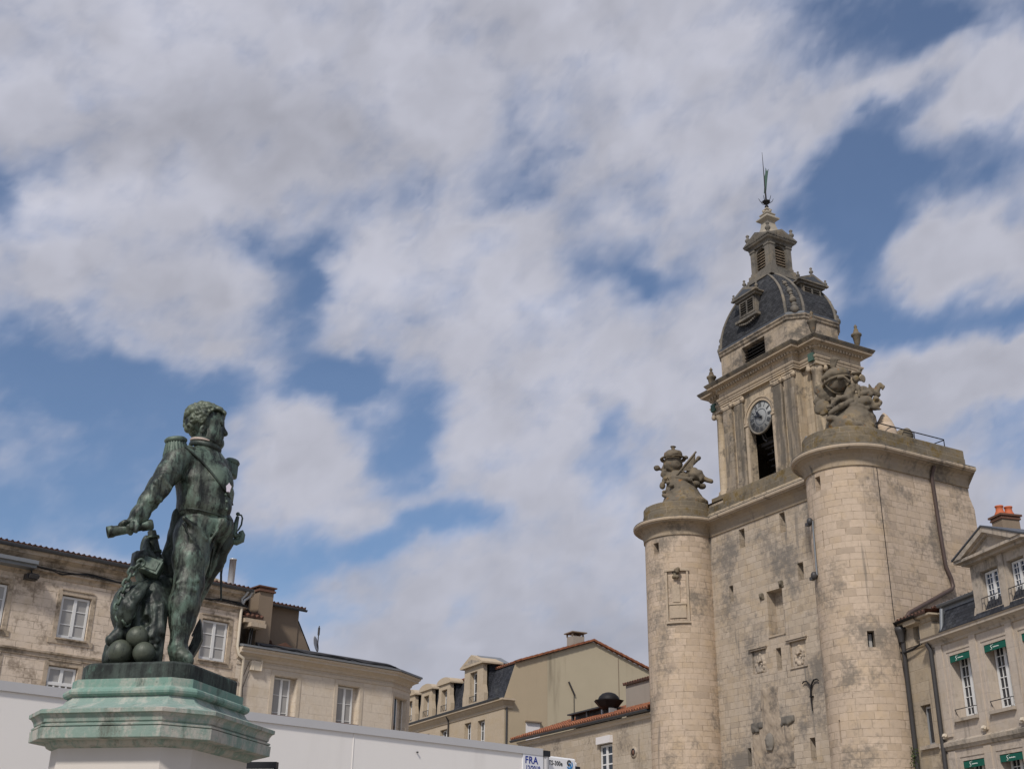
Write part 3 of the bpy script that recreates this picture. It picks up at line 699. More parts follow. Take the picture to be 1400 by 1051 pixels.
for (x, z) in ((-5.97, 13.35), (-4.74, 13.62)):
    S = SDF((x-.25, YC-.22, z-.25), (x+.25, YC+.1, z+.25), .025)
    S.ell((x, YC, z), (.12, .12, .14)); S.ell((x, YC-.1, z-.03), (.05, .06, .06)); S.ell((x-.07, YC-.06, z+.07), .05); S.ell((x+.07, YC-.06, z+.07), .05); S.cap((x-.1, YC, z-.1), (x+.1, YC, z-.12), .05)
    S.build('mask', M['trophy'], tower)
b = MB(); b.box(-5.72, -4.70, YC-.04, YC+.05, 11.57, 11.637); b.build('niche_sill', M['cornice'], tower)
b = MB()
b.tube([(-3.5, YC-.06, 8.42), (-3.49, YC-.09, 9.0), (-3.47, YC-.07, 9.33)], [.022, .035, .035])
for sg in (-1, 1): b.tube([(-3.47, YC-.07, 9.25), (-3.47+sg*.07, YC-.08, 9.42), (-3.47+sg*.2, YC-.08, 9.55), (-3.47+sg*.36, YC-.08, 9.56), (-3.47+sg*.45, YC-.08, 9.50)], [.035, .035, .032, .028, .022])
b.box(-3.54, -3.42, YC-.12, YC+.02, 8.93, 8.98); b.build('iron_anchor', M['iron'], tower)
# ghost of a torn-off bretèche: rough stone standing a little proud, and a worn head
S = SDF((-7.4, YC-.14, 5.6), (-4.4, YC+.16, 9.9), .05)
S.box((-5.95, YC+.02, 8.9), (.52, .05, .75), rd=.04); S.box((-5.95, YC+.02, 7.4), (1.18, .045, .95), rd=.04)
for k in range(60):
    x = rnd.uniform(-7.1, -4.7); z = rnd.uniform(6.0, 9.6)
    if abs(x+5.95) < (.5 if z > 8.3 else 1.15): S.ell((x, YC-.0, z), (rnd.uniform(.08, .22), .035, rnd.uniform(.08, .2)), k=.06)
S.rough(.012, (1.5, 4), 5); S.build('wall_scar', stone('scar_stone', (.34, .28, .22), tone=.3, grime=.75, streak=.5, gcol=(.10, .09, .08), gscale=1.1, brick=(.55, .3)), tower)
for sx, zz in ((-6.78, 8.22), (-4.95, 8.28)):
    S = SDF((sx-.6, YC-.2, zz-.35), (sx+.6, YC+.15, zz+.3), .035)
    S.box((sx, YC-.0, zz), (.36, .09, .13), rd=.05)
    for k in range(8): S.ell((sx+rnd.uniform(-.34, .34), YC-.03, zz-rnd.uniform(0, .22)), (.08, .08, .08), k=.06)
    S.build('broken_corbel', stone('corbel_stone', (.16, .145, .125), tone=.3, grime=.6, gcol=(.07, .065, .06)), tower)
S = SDF((-6.5, YC-.3, 6.9), (-5.6, YC+.1, 8.1), .03)
S.ell((-6.06, YC-.05, 7.52), (.24, .14, .36)); S.ell((-6.06, YC-.15, 7.42), (.07, .06, .1)); S.ell((-6.1, YC-.13, 7.62), (.18, .06, .06)); S.cap((-6.2, YC-.1, 7.24), (-5.95, YC-.1, 7.22), .05)
S.build('worn_head', stone('head_stone', (.2, .18, .155), tone=.3, grime=.6, gcol=(.09, .083, .075)), tower)
# light fittings and pipe at the foot of the right turret
b = MB()
px0 = fR(RT*(PI+.12), 14.2, -.06)
cpx = [angpx(0, x_, y_) for x_, y_ in ((1112.5, 712), (1113.3, 725), (1115, 745), (1117, 768), (1118.5, 786))]; b.tube([fR(RT*a_, z_, -.04) for a_, z_ in cpx], .035); b.build('wall_conduit', M['zinc'], tower)
for (a_, z), s_ in ((cpx[0], .12), (cpx[-1], .13)):
    b = MB(); c = Vector(fR(RT*(a_-.05), z, -.12)); b.sphere(c, (s_, s_, s_*1.2), 12); b.box(c.x-.16, c.x-.02, c.y-.1, c.y+.06, c.z-.16, c.z-.05); b.build('floodlight', M['pipe'], tower)
b = MB(); b.tube([fR(RT*(2*PI-.08), z, -.012) for z in (16.6, 15, 13, 11.2)]+[(XR+.012, .12, 8), (XR+.012, .1, 0)], .012, 6); b.build('lightning_conductor', M['iron'], tower)
b = MB(); b.tube([(XR+.3, 2.66, 17.1), (XR+.1, 2.66, 16.75), (XR+.09, 2.72, 14.5), (XR+.09, 2.78, 13.25), (XR+.12, 2.95, 12.8), (XR+.12, 3.0, 12.5), (XR+.12, 2.9, 12.38), (XR+.14, .5, 11.2), (XR+.14, .32, 11.0), (XR+.14, .32, 10.5)], .075, 10)
b.build('drainpipe', M['pipeb'], tower)

# ---------------- belfry
XC = -5.5; YF = .6
BW, BY = 2.42, YF
def pathE(o=0.0):     # entablature plan line, pushed by o
    return [(XC-3.5, 3.5), (XC-3.5, .92), (XC-2.5, .92), (XC-2.5, .55), (XC+2.5, .55), (XC+2.5, .92), (XC+3.5, .92), (XC+3.5, 3.5)]
pE = pathE()
# base plinth under the belfry
m = MB(); m.prism([(XC-3.75, .45), (XC+3.75, .45), (XC+3.75, 4.0), (XC-3.75, 4.0)], 17.5, 18.0); m.prism([(XC-2.6, .5), (XC+2.6, .5), (XC+2.6, 1.2), (XC-2.6, 1.2)], 18.0, 18.36)
m.prism([(XC-3.7, .75), (XC-2.62, .75), (XC-2.62, 3.9), (XC-3.7, 3.9)], 18.0, 18.5); m.prism([(XC+2.62, .75), (XC+3.7, .75), (XC+3.7, 3.9), (XC+2.62, 3.9)], 18.0, 18.5)
m.build('belfry_base', M['parapet'], tower)
# front bay with the tall arched opening
AX, AR, AZ, AB = XC+.03, .80, 21.2, 18.14                # arch centre, radius, spring, sill
def front_bay(y, y2, mb):
    ztop = 22.65
    for (a, b_) in ((XC-BW, AX-AR), (AX+AR, XC+BW)):
        mb.add([(a, y, 18.0), (b_, y, 18.0), (b_, y, ztop), (a, y, ztop)], [(0, 1, 2, 3)])
    n = 20
    for i in range(n):
        t0, t1 = PI-PI*i/n, PI-PI*(i+1)/n
        x0, z0 = AX+AR*math.cos(t0), AZ+AR*math.sin(t0); x1, z1 = AX+AR*math.cos(t1), AZ+AR*math.sin(t1)
        mb.add([(x0, y, z0), (x1, y, z1), (x1, y, ztop), (x0, y, ztop)], [(0, 1, 2, 3)])
        mb.add([(x0, y, z0), (x0, y2, z0), (x1, y2, z1), (x1, y, z1)], [(0, 1, 2, 3)])
    mb.add([(AX-AR, y, AB), (AX-AR, y2, AB), (AX-AR, y2, AZ), (AX-AR, y, AZ)], [(0, 1, 2, 3)])
    mb.add([(AX+AR, y, AB), (AX+AR, y, AZ), (AX+AR, y2, AZ), (AX+AR, y2, AB)], [(0, 1, 2, 3)])
    mb.add([(AX-AR, y, AB), (AX+AR, y, AB), (AX+AR, y2, AB), (AX-AR, y2, AB)], [(0, 1, 2, 3)])
m = MB(); front_bay(YF+.12, 1.08, m)
m.quad((XC+BW, YF+.12, 18), (XC+BW, 1.15, 18), (XC+BW, 1.15, 22.65), (XC+BW, YF+.12, 22.65)); m.quad((XC-BW, 1.15, 18), (XC-BW, YF+.12, 18), (XC-BW, YF+.12, 22.65), (XC-BW, 1.15, 22.65))
for sg in (-1, 1):   # corner walls, sides
    x0, x1 = sorted((XC+sg*BW, XC+sg*2.85)); m.quad((x0, 1.15, 18), (x1, 1.15, 18), (x1, 1.15, 22.65), (x0, 1.15, 22.65))
hs = [(1.55, 2.75, 18.6, 21.6, .5)]
m.panel([1.15, 3.1], [18, 22.65], hs, lambda y, z, d: (XC+2.85-d, y, z)); m.panel([-3.1, -1.15], [18, 22.65], [(-2.75, -1.55, 18.6, 21.6, .5)], lambda y, z, d: (XC-2.85+d, -y, z))
m.quad((XC+2.85, 3.1, 18), (XC-2.85, 3.1, 18), (XC-2.85, 3.1, 22.65), (XC+2.85, 3.1, 22.65))
m.build('belfry_wall', M['belfry'], tower)
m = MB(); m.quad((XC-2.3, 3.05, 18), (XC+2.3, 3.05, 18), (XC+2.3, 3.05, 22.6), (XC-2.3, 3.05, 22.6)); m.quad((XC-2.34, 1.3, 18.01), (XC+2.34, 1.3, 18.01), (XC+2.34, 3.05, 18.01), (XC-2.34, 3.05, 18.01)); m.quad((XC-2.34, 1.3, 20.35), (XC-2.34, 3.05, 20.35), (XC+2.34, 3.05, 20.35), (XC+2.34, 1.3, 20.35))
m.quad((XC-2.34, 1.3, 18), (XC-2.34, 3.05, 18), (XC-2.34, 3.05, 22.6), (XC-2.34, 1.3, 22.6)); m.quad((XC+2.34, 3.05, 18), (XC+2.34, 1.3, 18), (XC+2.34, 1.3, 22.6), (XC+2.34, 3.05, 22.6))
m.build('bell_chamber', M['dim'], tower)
m = MB()
for i in range(9): m.box(AX-.75+.0*i, AX-.25+.09*i, 2.3-.1*i, 2.42-.1*i, 18.1+.25*i, 18.16+.25*i)
m.tube([(AX-.7, 1.5, 20.9), (AX-.2, 2.4, 18.1)], .05); m.build('inner_stair', M['pipe'], tower)
m = MB(); m.box(AX-.8, AX+.8, 1.36, 1.5, 20.2, 20.34); m.box(AX-.6, AX+.4, 1.55, 1.7, 20.5, 20.62); m.tube([(AX-.35, 1.0, 20.9), (AX-.25, 1.05, 20.35), (AX-.1, 1.1, 20.2)], .05); m.tube([(AX+.25, 1.4, 20.3), (AX+.3, 1.5, 18.2)], .05); m.build('clock_works', M['pipe'], tower)
# archivolt, imposts
m = MB(); n = 24
for r0, r1, yy in ((AR-.005, AR+.13, YF+.06), (AR+.132, AR+.2, YF+.02)):
    pts = [(t, ) for t in range(n+1)]
    for i in range(n):
        t0, t1 = PI*i/n, PI*(i+1)/n
        P = [(AX+r*math.cos(t), AZ+r*math.sin(t)) for r, t in ((r0, t0), (r1, t0), (r1, t1), (r0, t1))]
        m.prism_y([P[0], P[1], P[2], P[3]], yy, YF+.13)
for sg in (-1, 1):
    x0, x1 = sorted((AX+sg*(AR-.003), AX+sg*(AR+.17))); m.box(x0, x1, YF+.045, YF+.13, AB, AZ-.14); m.box(x0-.02, x1+.02, YF+.0, YF+.13, AZ-.14, AZ-.04)
m.build('arch_surround', M['belfry2'], tower)
# pilasters with ionic capitals
def volute_cap(mb, xm, wd, y, z0, yb):
    mb.box(xm-wd/2-.03, xm+wd/2+.03, y-.03, yb, z0, z0+.06); mb.box(xm-wd/2-.06, xm+wd/2+.06, y-.07, yb, z0+.2, z0+.27); mb.box(xm-wd/2-.02, xm+wd/2+.02, y-.04, yb, z0+.06, z0+.2)
    for sg in (-1, 1): mb.lathe([(.0, 0), (.125, .0), (.135, .05), (.125, .1), (.06, .11), (.05, .14), (.0, .14)], n=14, R=Matrix.Rotation(PI/2, 3, 'X'), org=(xm+sg*(wd/2-.01), y+.06, z0+.115), cap=False)
pil = [(-2.37, -1.77), (-1.57, -.99), (.99+.05, 1.57+.02), (1.77, 2.37)]
for a, b_ in pil:
    m = MB(); m.box(XC+a, XC+b_, YF, YF+.14, 18.62, 22.3); m.box(XC+a-.05, XC+b_+.05, YF-.05, YF+.14, 18.36, 18.5); m.box(XC+a-.025, XC+b_+.025, YF-.025, YF+.14, 18.5, 18.62)
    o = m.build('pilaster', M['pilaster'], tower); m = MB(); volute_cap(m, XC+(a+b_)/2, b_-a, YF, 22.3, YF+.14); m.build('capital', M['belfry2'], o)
for sg in (-1, 1):
    for y0, y1 in ((1.2, 1.5), (2.8, 3.08)):
        m = MB(); x0, x1 = sorted((XC+sg*2.852, XC+sg*2.98)); m.box(x0, x1, y0, y1, 18.5, 22.6); m.build('pilaster', M['pilaster'], tower)
for sx in (-1, 1):
    for y in (1.2, 3.22):
        x = XC+sx*3.2; m = MB()
        m.lathe([(.36, 18.5), (.36, 18.6), (.31, 18.66), (.33, 18.72), (.27, 18.8), (.25, 18.86), (.25, 20.0), (.235, 21.2), (.215, 22.28), (.24, 22.3), (.24, 22.36)], x, y, 20)
        o = m.build('column', M['belfry'], tower); m = MB(); m.box(x-.3, x+.3, y-.3, y+.3, 22.55, 22.64)
        for dx, dy, ax in ((-1, 0, 'Y'), (1, 0, 'Y'), (0, -1, 'X'), (0, 1, 'X')):
            m.lathe([(.0, -.06), (.12, -.06), (.135, 0), (.12, .06), (.0, .06)], n=14, R=Matrix.Rotation(PI/2, 3, 'X') , org=(x+(dx or .9)*.25*(1 if dx else (1 if dy > 0 else -1)), y+(dy or (1 if dx > 0 else -1)*.9)*.25, 22.45), cap=False)
        m.lathe([(.25, 22.36), (.27, 22.46), (.25, 22.56)], x, y, 16); m.build('capital', M['belfry2'], o)
# entablature
m = MB(); m.sweep(pE, [(-.55, 22.64), (0, 22.64), (0, 22.72), (.03, 22.73), (.03, 22.8), (.06, 22.82), (.09, 22.88), (.09, 22.92), (.0, 22.94), (0, 23.2), (.04, 23.22), (.06, 23.26)], closed=True)
m.build('entablature', M['belfry2'], tower)
m = MB(); m.sweep(pE, [(.05, 23.25), (.1, 23.26), (.1, 23.36), (.14, 23.38), (.2, 23.42), (.38, 23.44), (.38, 23.5), (.41, 23.52)], closed=True)
m.build('belfry_cornice', M['cornice'], tower)
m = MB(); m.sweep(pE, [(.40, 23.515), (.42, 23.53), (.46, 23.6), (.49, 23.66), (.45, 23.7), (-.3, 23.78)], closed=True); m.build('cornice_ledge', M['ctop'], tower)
m = MB(); m.add([(x, y, 23.7) for x, y in pE], [tuple(range(len(pE)))]); m.prism([(XC-3.4, 1.0), (XC+3.4, 1.0), (XC+3.4, 3.4), (XC-3.4, 3.4)], 22.6, 22.66); m.build('belfry_roof', M['parapet'], tower)
m = MB()     # dentils
for i in range(len(pE)-1):
    a, b_ = Vector(pE[i]), Vector(pE[i+1]); L = (b_-a).length; d = (b_-a)/L; nn = Vector((d.y, -d.x)); k = int(L/.17)
    for j in range(k):
        c = a+d*((j+.5)*L/k)+nn*.14; R = Matrix.Rotation(math.atan2(d.y, d.x), 3, 'Z'); m.obox((c.x, c.y, 23.31), (.048, .05, .045), R)
tag(m.build('dentil', M['belfry2'], tower), kind='stuff')
for x, y in ((XC+3.3, .87), (XC-3.3, .87)):
    m = MB(); m.box(x-.16, x+.13, y-.07, y+.04, 22.7, 23.05); m.build('copper_patch', M['copper'], tower)
# clock
CY = YF+.1; CZ = 21.26
ck = MB(); Rx = Matrix.Rotation(PI/2, 3, 'X')
ck.lathe([(.0, 0), (.74, 0), (.74, .02), (.0, .02)], n=48, R=Rx, org=(AX, CY+.04, CZ), cap=False); clock = ck.build('clock', M['dial'], tower)
r = MB(); r.lathe([(.72, -.03), (.8, -.03), (.8, .05), (.775, .075), (.735, .06), (.72, .02)], n=48, R=Rx, org=(AX, CY+.04, CZ), cap=False); r.build('clock_rim', M['lead'], clock)
nm = ['XII', 'I', 'II', 'III', 'IIII', 'V', 'VI', 'VII', 'VIII', 'IX', 'X', 'XI']
num = MB()
for i, sx in enumerate(nm):
    a = PI/2-2*PI*i/12; parts = []; wd = 0
    for ch in sx:
        parts.append((ch, wd)); wd += .05 if ch == 'I' else .1
    for ch, p in parts:
        off = p-wd/2+(.025 if ch == 'I' else .05)
        def bar(u0, v0, u1, v1, th=.016):
            c_, s_ = math.cos(a), math.sin(a)
            def P(u, v): return Vector((AX+(.565+v)*c_+u*s_, CY+.012, CZ+(.565+v)*s_-u*c_))
            A_, B_ = P(u0, v0), P(u1, v1); d = (B_-A_); d.normalize(); s2 = Vector((d.z, 0, -d.x))*th
            num.add([A_-s2, A_+s2, B_+s2, B_-s2], [(0, 1, 2, 3)]); num.add([A_-s2, A_+s2, B_+s2, B_-s2], [(3, 2, 1, 0)])
        if ch == 'I': bar(off, -.11, off, .11)
        elif ch == 'V': bar(off, -.11, off-.045, .11); bar(off, -.11, off+.045, .11, .01)
        else: bar(off-.045, -.11, off+.045, .11); bar(off+.045, -.11, off-.045, .11, .01)
for i in range(60):
    a = 2*PI*i/60; c_, s_ = math.cos(a), math.sin(a); th = .006
    P = [Vector((AX+rr*c_-q*s_, CY+.014, CZ+rr*s_+q*c_)) for rr, q in ((.69, -th), (.715, -th), (.715, th), (.69, th))]; num.add(P, [(0, 1, 2, 3)]); num.add(P, [(3, 2, 1, 0)])
num.build('numeral', M['numeral'], clock)
r = MB(); r.lathe([(.34, .0), (.36, .012), (.38, .0)], n=40, R=Rx, org=(AX, CY+.018, CZ), cap=False); r.build('dial_ring', M['numeral'], clock)
def hand(ang, ln, wd, nme):
    hb = MB(); c_, s_ = math.cos(ang), math.sin(ang)
    pts = [(-.16, .02), (-.03, .05), (.06, .06), (ln*.45, wd), (ln*.62, wd*1.5), (ln*.75, wd*.7), (ln, .008)]
    poly = [(u, v) for u, v in pts]+[(u, -v) for u, v in reversed(pts)]
    P = [(AX+u*c_-v*s_, CZ+u*s_+v*c_) for u, v in poly]
    hb.prism_y(list(reversed(P)) if False else P, CY-.04, CY-.025); hb.build(nme, M['hand'], clock)
hand(rad(128), .42, .05, 'hour_hand'); hand(rad(163), .5, .035, 'minute_hand')
hb = MB(); hb.lathe([(.0, 0), (.075, 0), (.075, .04), (0, .05)], n=16, R=Rx, org=(AX, CY-.02, CZ), cap=False); hb.build('hand_boss', M['hand'], clock)

# ---------------- attic, dome, lantern
DX = -5.62; HW, Y0, Y1, CH = 2.82, .72, 3.72, .55; YD = (Y0+Y1)/2; HD = (Y1-Y0)/2
def octa(hw, hd, ch, cx=DX, cy=YD): return [(cx-hw, cy+hd-ch), (cx-hw, cy-hd+ch), (cx-hw+ch, cy-hd), (cx+hw-ch, cy-hd), (cx+hw, cy-hd+ch), (cx+hw, cy+hd-ch), (cx+hw-ch, cy+hd), (cx-hw+ch, cy+hd)]
m = MB(); oc = octa(HW, HD, CH)
for i in range(8):
    a, b_ = oc[i], oc[(i+1) % 8]
    if i == 2: m.panel([a[0], b_[0]], [23.7, 25.1], [(DX-.78, DX+.78, 24.1, 24.95, .35)], lambda x, z, d: (x, Y0+d, z))
    else: m.quad((a[0], a[1], 23.7), (b_[0], b_[1], 23.7), (b_[0], b_[1], 25.1), (a[0], a[1], 25.1))
m.build('attic', M['attic'], tower)
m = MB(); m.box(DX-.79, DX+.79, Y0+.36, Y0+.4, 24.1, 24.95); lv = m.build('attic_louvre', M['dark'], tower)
m = MB()
for k in range(5): m.obox((DX, Y0+.22, 24.2+.16*k), (.77, .09, .012), Matrix.Rotation(rad(35), 3, 'X'))
m.build('louvre_slat', M['pipe'], lv)
m = MB(); m.sweep(oc, [(.0, 25.06), (.06, 25.1), (.08, 25.2), (.12, 25.24), (.12, 25.3), (.02, 25.34), (-.06, 25.36)], closed=True); m.build('attic_ledge', M['attic'], tower)
HB, HT = 25.34, 28.32
levels = 16
def dome_ring(t):
    q = t**2.2; hw = (HW-.02)+(.86-HW)*q; hd = (HD-.02)+(.86-HD)*q; ch = CH+(.2-CH)*q
    return octa(hw, hd, ch), HB+(HT-HB)*t
sl_, rb = MB(), MB()
for j in range(levels):
    r0, z0 = dome_ring(j/levels); r1, z1 = dome_ring((j+1)/levels)
    for i in range(8):
        k = (i+1) % 8; q = (r0[i]+(z0,), r0[k]+(z0,), r1[k]+(z1,), r1[i]+(z1,))
        L = lambda p: p[0] if i in (2, 6) else p[1]
        if i % 2 == 0: sl_.add(q, [(0, 1, 2, 3)], [[(L(q[0]), j*.22), (L(q[1]), j*.22), (L(q[2]), (j+1)*.22), (L(q[3]), (j+1)*.22)]], smooth=True)
        else: sl_.add(q, [(0, 1, 2, 3)], smooth=False)
sl_.build('dome', M['slate'], tower)
m = MB(); m.sweep(octa(HW, HD, CH), [(.0, HB), (.05, HB+.0), (.05, HB+.1), (-.03, HB+.16)], closed=True); m.build('dome_flashing', M['zincd'], tower)
for i in (1, 3, 5, 7):        # stone ribs on the canted corners with carved drops
    m = MB(); k = (i+1) % 8
    for which in (i, k):
        path = []
        for j in range(levels+1):
            r0, z0 = dome_ring(j/levels); a = Vector(r0[which]+(z0,)); path.append(a)
        m.tube(path, [.075-.025*j/levels for j in range(levels+1)], 8)
    mid = []
    for j in range(1, levels):
        r0, z0 = dome_ring(j/levels); a = (Vector(r0[i]+(z0,))+Vector(r0[k]+(z0,)))/2; out = Vector((a.x-DX, (a.y-YD)*1.6, 0)).normalized(); mid.append(a+out*.03)
    for j in range(3, 11):
        p = mid[j]; m.sphere(p, (.13-.008*j+(.05 if j % 3 == 0 else 0),)*3, 10)
    p = mid[0]+Vector((0, 0, .05)); m.sphere(p, .2, 12); m.sphere(p+Vector((0, 0, .22)), .14, 10)
    m.build('dome_rib', M['lead'], tower)
def finial(mb, x, y, z, s_=1.0):
    mb.lathe([(.1*s_, z), (.1*s_, z+.04*s_), (.04*s_, z+.07*s_), (.05*s_, z+.1*s_), (.11*s_, z+.18*s_), (.12*s_, z+.24*s_), (.06*s_, z+.33*s_), (.035*s_, z+.36*s_), (.075*s_, z+.41*s_), (.075*s_, z+.45*s_), (.0, z+.52*s_)], x, y, 12)
def dormer(cx, cy, ang, z, sc=1.0):
    """louvred dome dormer; front faces -y before turning by ang"""
    R = Matrix.Rotation(ang, 4, 'Z'); T = Matrix.Translation((cx, cy, z)) @ R @ Matrix.Scale(sc, 4)
    def fin(mb, name, mat, par):
        mb.v = [tuple(T @ Vector(v)) for v in mb.v]; return mb.build(name, mat, par)
    m = MB(); m.box(-.62, .62, 0, 1.3, -.08, .0); m.box(-.56, .56, .05, 1.3, 0, .85); m.box(-.72, .72, -.12, 1.3, -.2, -.082)
    m.box(-.7, .7, -.08, 1.3, .85, .95)
    o = fin(m, 'dormer', M['lead'], tower)
    m = MB(); m.prism_y([(-.86, .96), (.86, .96), (.86, 1.02), (0, 1.38), (-.86, 1.02)], -.16, .0); m.prism_y([(-.8, .95), (.8, .95), (.8, 1.0), (0, 1.33), (-.8, 1.0)], .002, 1.5); fin(m, 'pediment', M['lead'], o)
    m = MB(); m.prism_y([(-.6, 1.03), (.6, 1.03), (0, 1.27)], -.163, -.155); fin(m, 'tympanum', M['zincd'], o)
    m = MB()
    for sg in (-1, 1):
        m.box(sg*.24-.2, sg*.24+.2, .04, .06, .12, .72)
    lv = fin(m, 'louvre', M['dark'], o); m = MB()
    for k in range(5):
        for sg in (-1, 1): m.obox((sg*.24, .02, .17+.12*k), (.2, .04, .018), Matrix.Rotation(rad(40), 3, 'X'))
    m.box(-.04, .04, -.01, .05, .1, .76); m.box(-.5, -.43, -.01, .05, .05, .8); m.box(.43, .5, -.01, .05, .05, .8); m.box(-.5, .5, -.012, .048, .04, .11); m.box(-.5, .5, -.012, .048, .73, .8)
    fin(m, 'louvre_slat', M['lead'], lv)
    m = MB()
    for k in range(9):
        a = -.5+k*.125; m.sphere((a, -.02, -.27-.11*math.cos(a*3.0)), (.075, .05, .05), 8)
    fin(m, 'garland', M['lead'], o)
    for fx, fz, fs in ((0, 1.36, .8), (-.78, 1.0, .7), (.78, 1.0, .7)):
        m = MB(); finial(m, fx, -.05, fz, fs); fin(m, 'finial', M['lead'], o)
dormer(DX-.12, .62, 0, 26.32, 1.03); dormer(DX+2.42, YD+.05, PI/2, 26.22, 1.04); dormer(DX-2.28, YD, -PI/2, 26.2, .98)
LX = DX+.02; LH = .7
m = MB(); m.box(LX-.9, LX+.9, YD-.9, YD+.9, 28.3, 28.42); m.box(LX-.84, LX+.84, YD-.84, YD+.84, 28.422, 28.56); m.box(LX-.78, LX+.78, YD-.78, YD+.78, 28.562, 28.78)
m.build('lantern_base', M['lead'], tower)
m = MB()
for q in range(4):
    R = Matrix.Translation((LX, YD, 0)) @ Matrix.Rotation(q*PI/2, 4, 'Z')
    t_ = MB(); y = -LH+.08; ww, za, zs = .34, 28.95, 29.72
    t_.add([(-LH+.08, y, 28.78), (-ww, y, 28.78), (-ww, y, 30.2), (-LH+.08, y, 30.2)], [(0, 1, 2, 3)]); t_.add([(ww, y, 28.78), (LH-.08, y, 28.78), (LH-.08, y, 30.2), (ww, y, 30.2)], [(0, 1, 2, 3)]); t_.add([(-ww, y, 28.78), (ww, y, 28.78), (ww, y, za), (-ww, y, za)], [(0, 1, 2, 3)])
    for i in range(10):
        a0, a1 = PI-PI*i/10, PI-PI*(i+1)/10; p = [(ww*math.cos(a), zs+ww*math.sin(a)) for a in (a0, a1)]
        t_.add([(p[0][0], y, p[0][1]), (p[1][0], y, p[1][1]), (p[1][0], y, 30.2), (p[0][0], y, 30.2)], [(0, 1, 2, 3)]); t_.add([(p[0][0], y, p[0][1]), (p[0][0], y+.2, p[0][1]), (p[1][0], y+.2, p[1][1]), (p[1][0], y, p[1][1])], [(0, 1, 2, 3)])
    t_.add([(-ww, y, za), (-ww, y+.2, za), (-ww, y+.2, zs), (-ww, y, zs)], [(0, 1, 2, 3)]); t_.add([(ww, y, za), (ww, y, zs), (ww, y+.2, zs), (ww, y+.2, za)], [(0, 1, 2, 3)])
    for sg in (-1, 1):   # pilasters
        xa = sg*.5; t_.box(xa-.14, xa+.14, y-.08, y+.001, 28.9, 30.02); t_.box(xa-.17, xa+.17, y-.11, y+.002, 28.78, 28.92); t_.box(xa-.17, xa+.17, y-.11, y+.002, 30.02, 30.12)
    t_.v = [tuple(R @ Vector(v)) for v in t_.v]; m.add(t_.v, t_.f)
m.build('lantern', M['lead'], tower)
m = MB(); m.box(LX-.46, LX+.46, YD-.46, YD+.46, 28.8, 30.15); lv = m.build('lantern_louvre', M['dark'], tower)
m = MB()
for q in range(4):
    R = Matrix.Translation((LX, YD, 0)) @ Matrix.Rotation(q*PI/2, 4, 'Z'); t_ = MB()
    for k in range(7): t_.obox((0, -LH+.16, 29.0+.145*k), (.33, .07, .026), Matrix.Rotation(rad(38), 3, 'X'))
    t_.v = [tuple(R @ Vector(v)) for v in t_.v]; m.add(t_.v, t_.f)
m.build('louvre_slat', M['belfry2'], lv)
sq = lambda h: [(LX-h, YD+h), (LX-h, YD-h), (LX+h, YD-h), (LX+h, YD+h)]
m = MB(); m.sweep(sq(LH-.02), [(0, 30.12), (.04, 30.14), (.05, 30.22), (.08, 30.26), (.17, 30.3), (.2, 30.36), (.2, 30.4), (-.3, 30.5)], closed=True)
for q in range(4):
    R = Matrix.Translation((LX, YD, 0)) @ Matrix.Rotation(q*PI/2, 4, 'Z'); t_ = MB(); h = LH+.2
    t_.prism_y([(-h, 30.39), (h, 30.39), (h, 30.45), (0, 30.86), (-h, 30.45)], -h, -.02); t_.v = [tuple(R @ Vector(v)) for v in t_.v]; m.add(t_.v, t_.f)
m.build('lantern_cornice', M['lead'], tower)
m = MB()
for q in range(4):
    R = Matrix.Translation((LX, YD, 0)) @ Matrix.Rotation(q*PI/2, 4, 'Z'); t_ = MB(); h = LH+.2; t_.prism_y([(-h+.3, 30.47), (h-.3, 30.47), (0, 30.75)], -h-.004, -h+.02); t_.v = [tuple(R @ Vector(v)) for v in t_.v]; m.add(t_.v, t_.f)
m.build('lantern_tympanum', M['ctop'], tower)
for sx in (-1, 1):
    for sy in (-1, 1):
        m = MB(); finial(m, LX+sx*.72, YD+sy*.72, 30.55, 1.15); m.build('lantern_finial', M['lead'], tower)
m = MB(); pr = [(.62, 30.5), (.6, 30.75), (.44, 30.95), (.33, 31.15), (.26, 31.4), (.23, 31.62), (.24, 31.66), (.3, 31.7), (.4, 31.78), (.4, 31.84), (.3, 31.9), (.24, 32.02), (.28, 32.06), (.28, 32.1), (.17, 32.16), (.13, 32.3), (.17, 32.34), (.17, 32.38), (.09, 32.42), (.07, 32.5)]
V_ = []; F_ = []
for r_, z in pr: V_ += [(LX-r_, YD-r_, z), (LX+r_, YD-r_, z), (LX+r_, YD+r_, z), (LX-r_, YD+r_, z)]
for j in range(len(pr)-1):
    for i in range(4): F_.append((4*j+i, 4*j+(i+1) % 4, 4*j+4+(i+1) % 4, 4*j+4+i))
m.add(V_, F_); 
for a in (0, PI/2, PI, 1.5*PI): m.sphere((LX+.2*math.cos(a), YD+.2*math.sin(a), 32.22), .08, 8)
m.build('spire', M['spire'], tower)
m = MB(); m.lathe([(.0, 32.48), (.07, 32.5), (.1, 32.56), (.07, 32.62), (.03, 32.64), (.05, 32.68), (.17, 32.82), (.2, 32.86), (.05, 32.9), (.04, 33.2), (.04, 33.6), (.02, 34.6), (.008, 35.7)], LX, YD, 10)
for k in range(6):
    a = 2*PI*k/6; m.tube([(LX+.05*math.cos(a), YD+.05*math.sin(a), 32.7), (LX+.28*math.cos(a), YD+.28*math.sin(a), 32.86), (LX+.36*math.cos(a), YD+.36*math.sin(a), 33.02)], [.02, .016, .01], 6)
m.build('lightning_rod', M['iron'], tower)
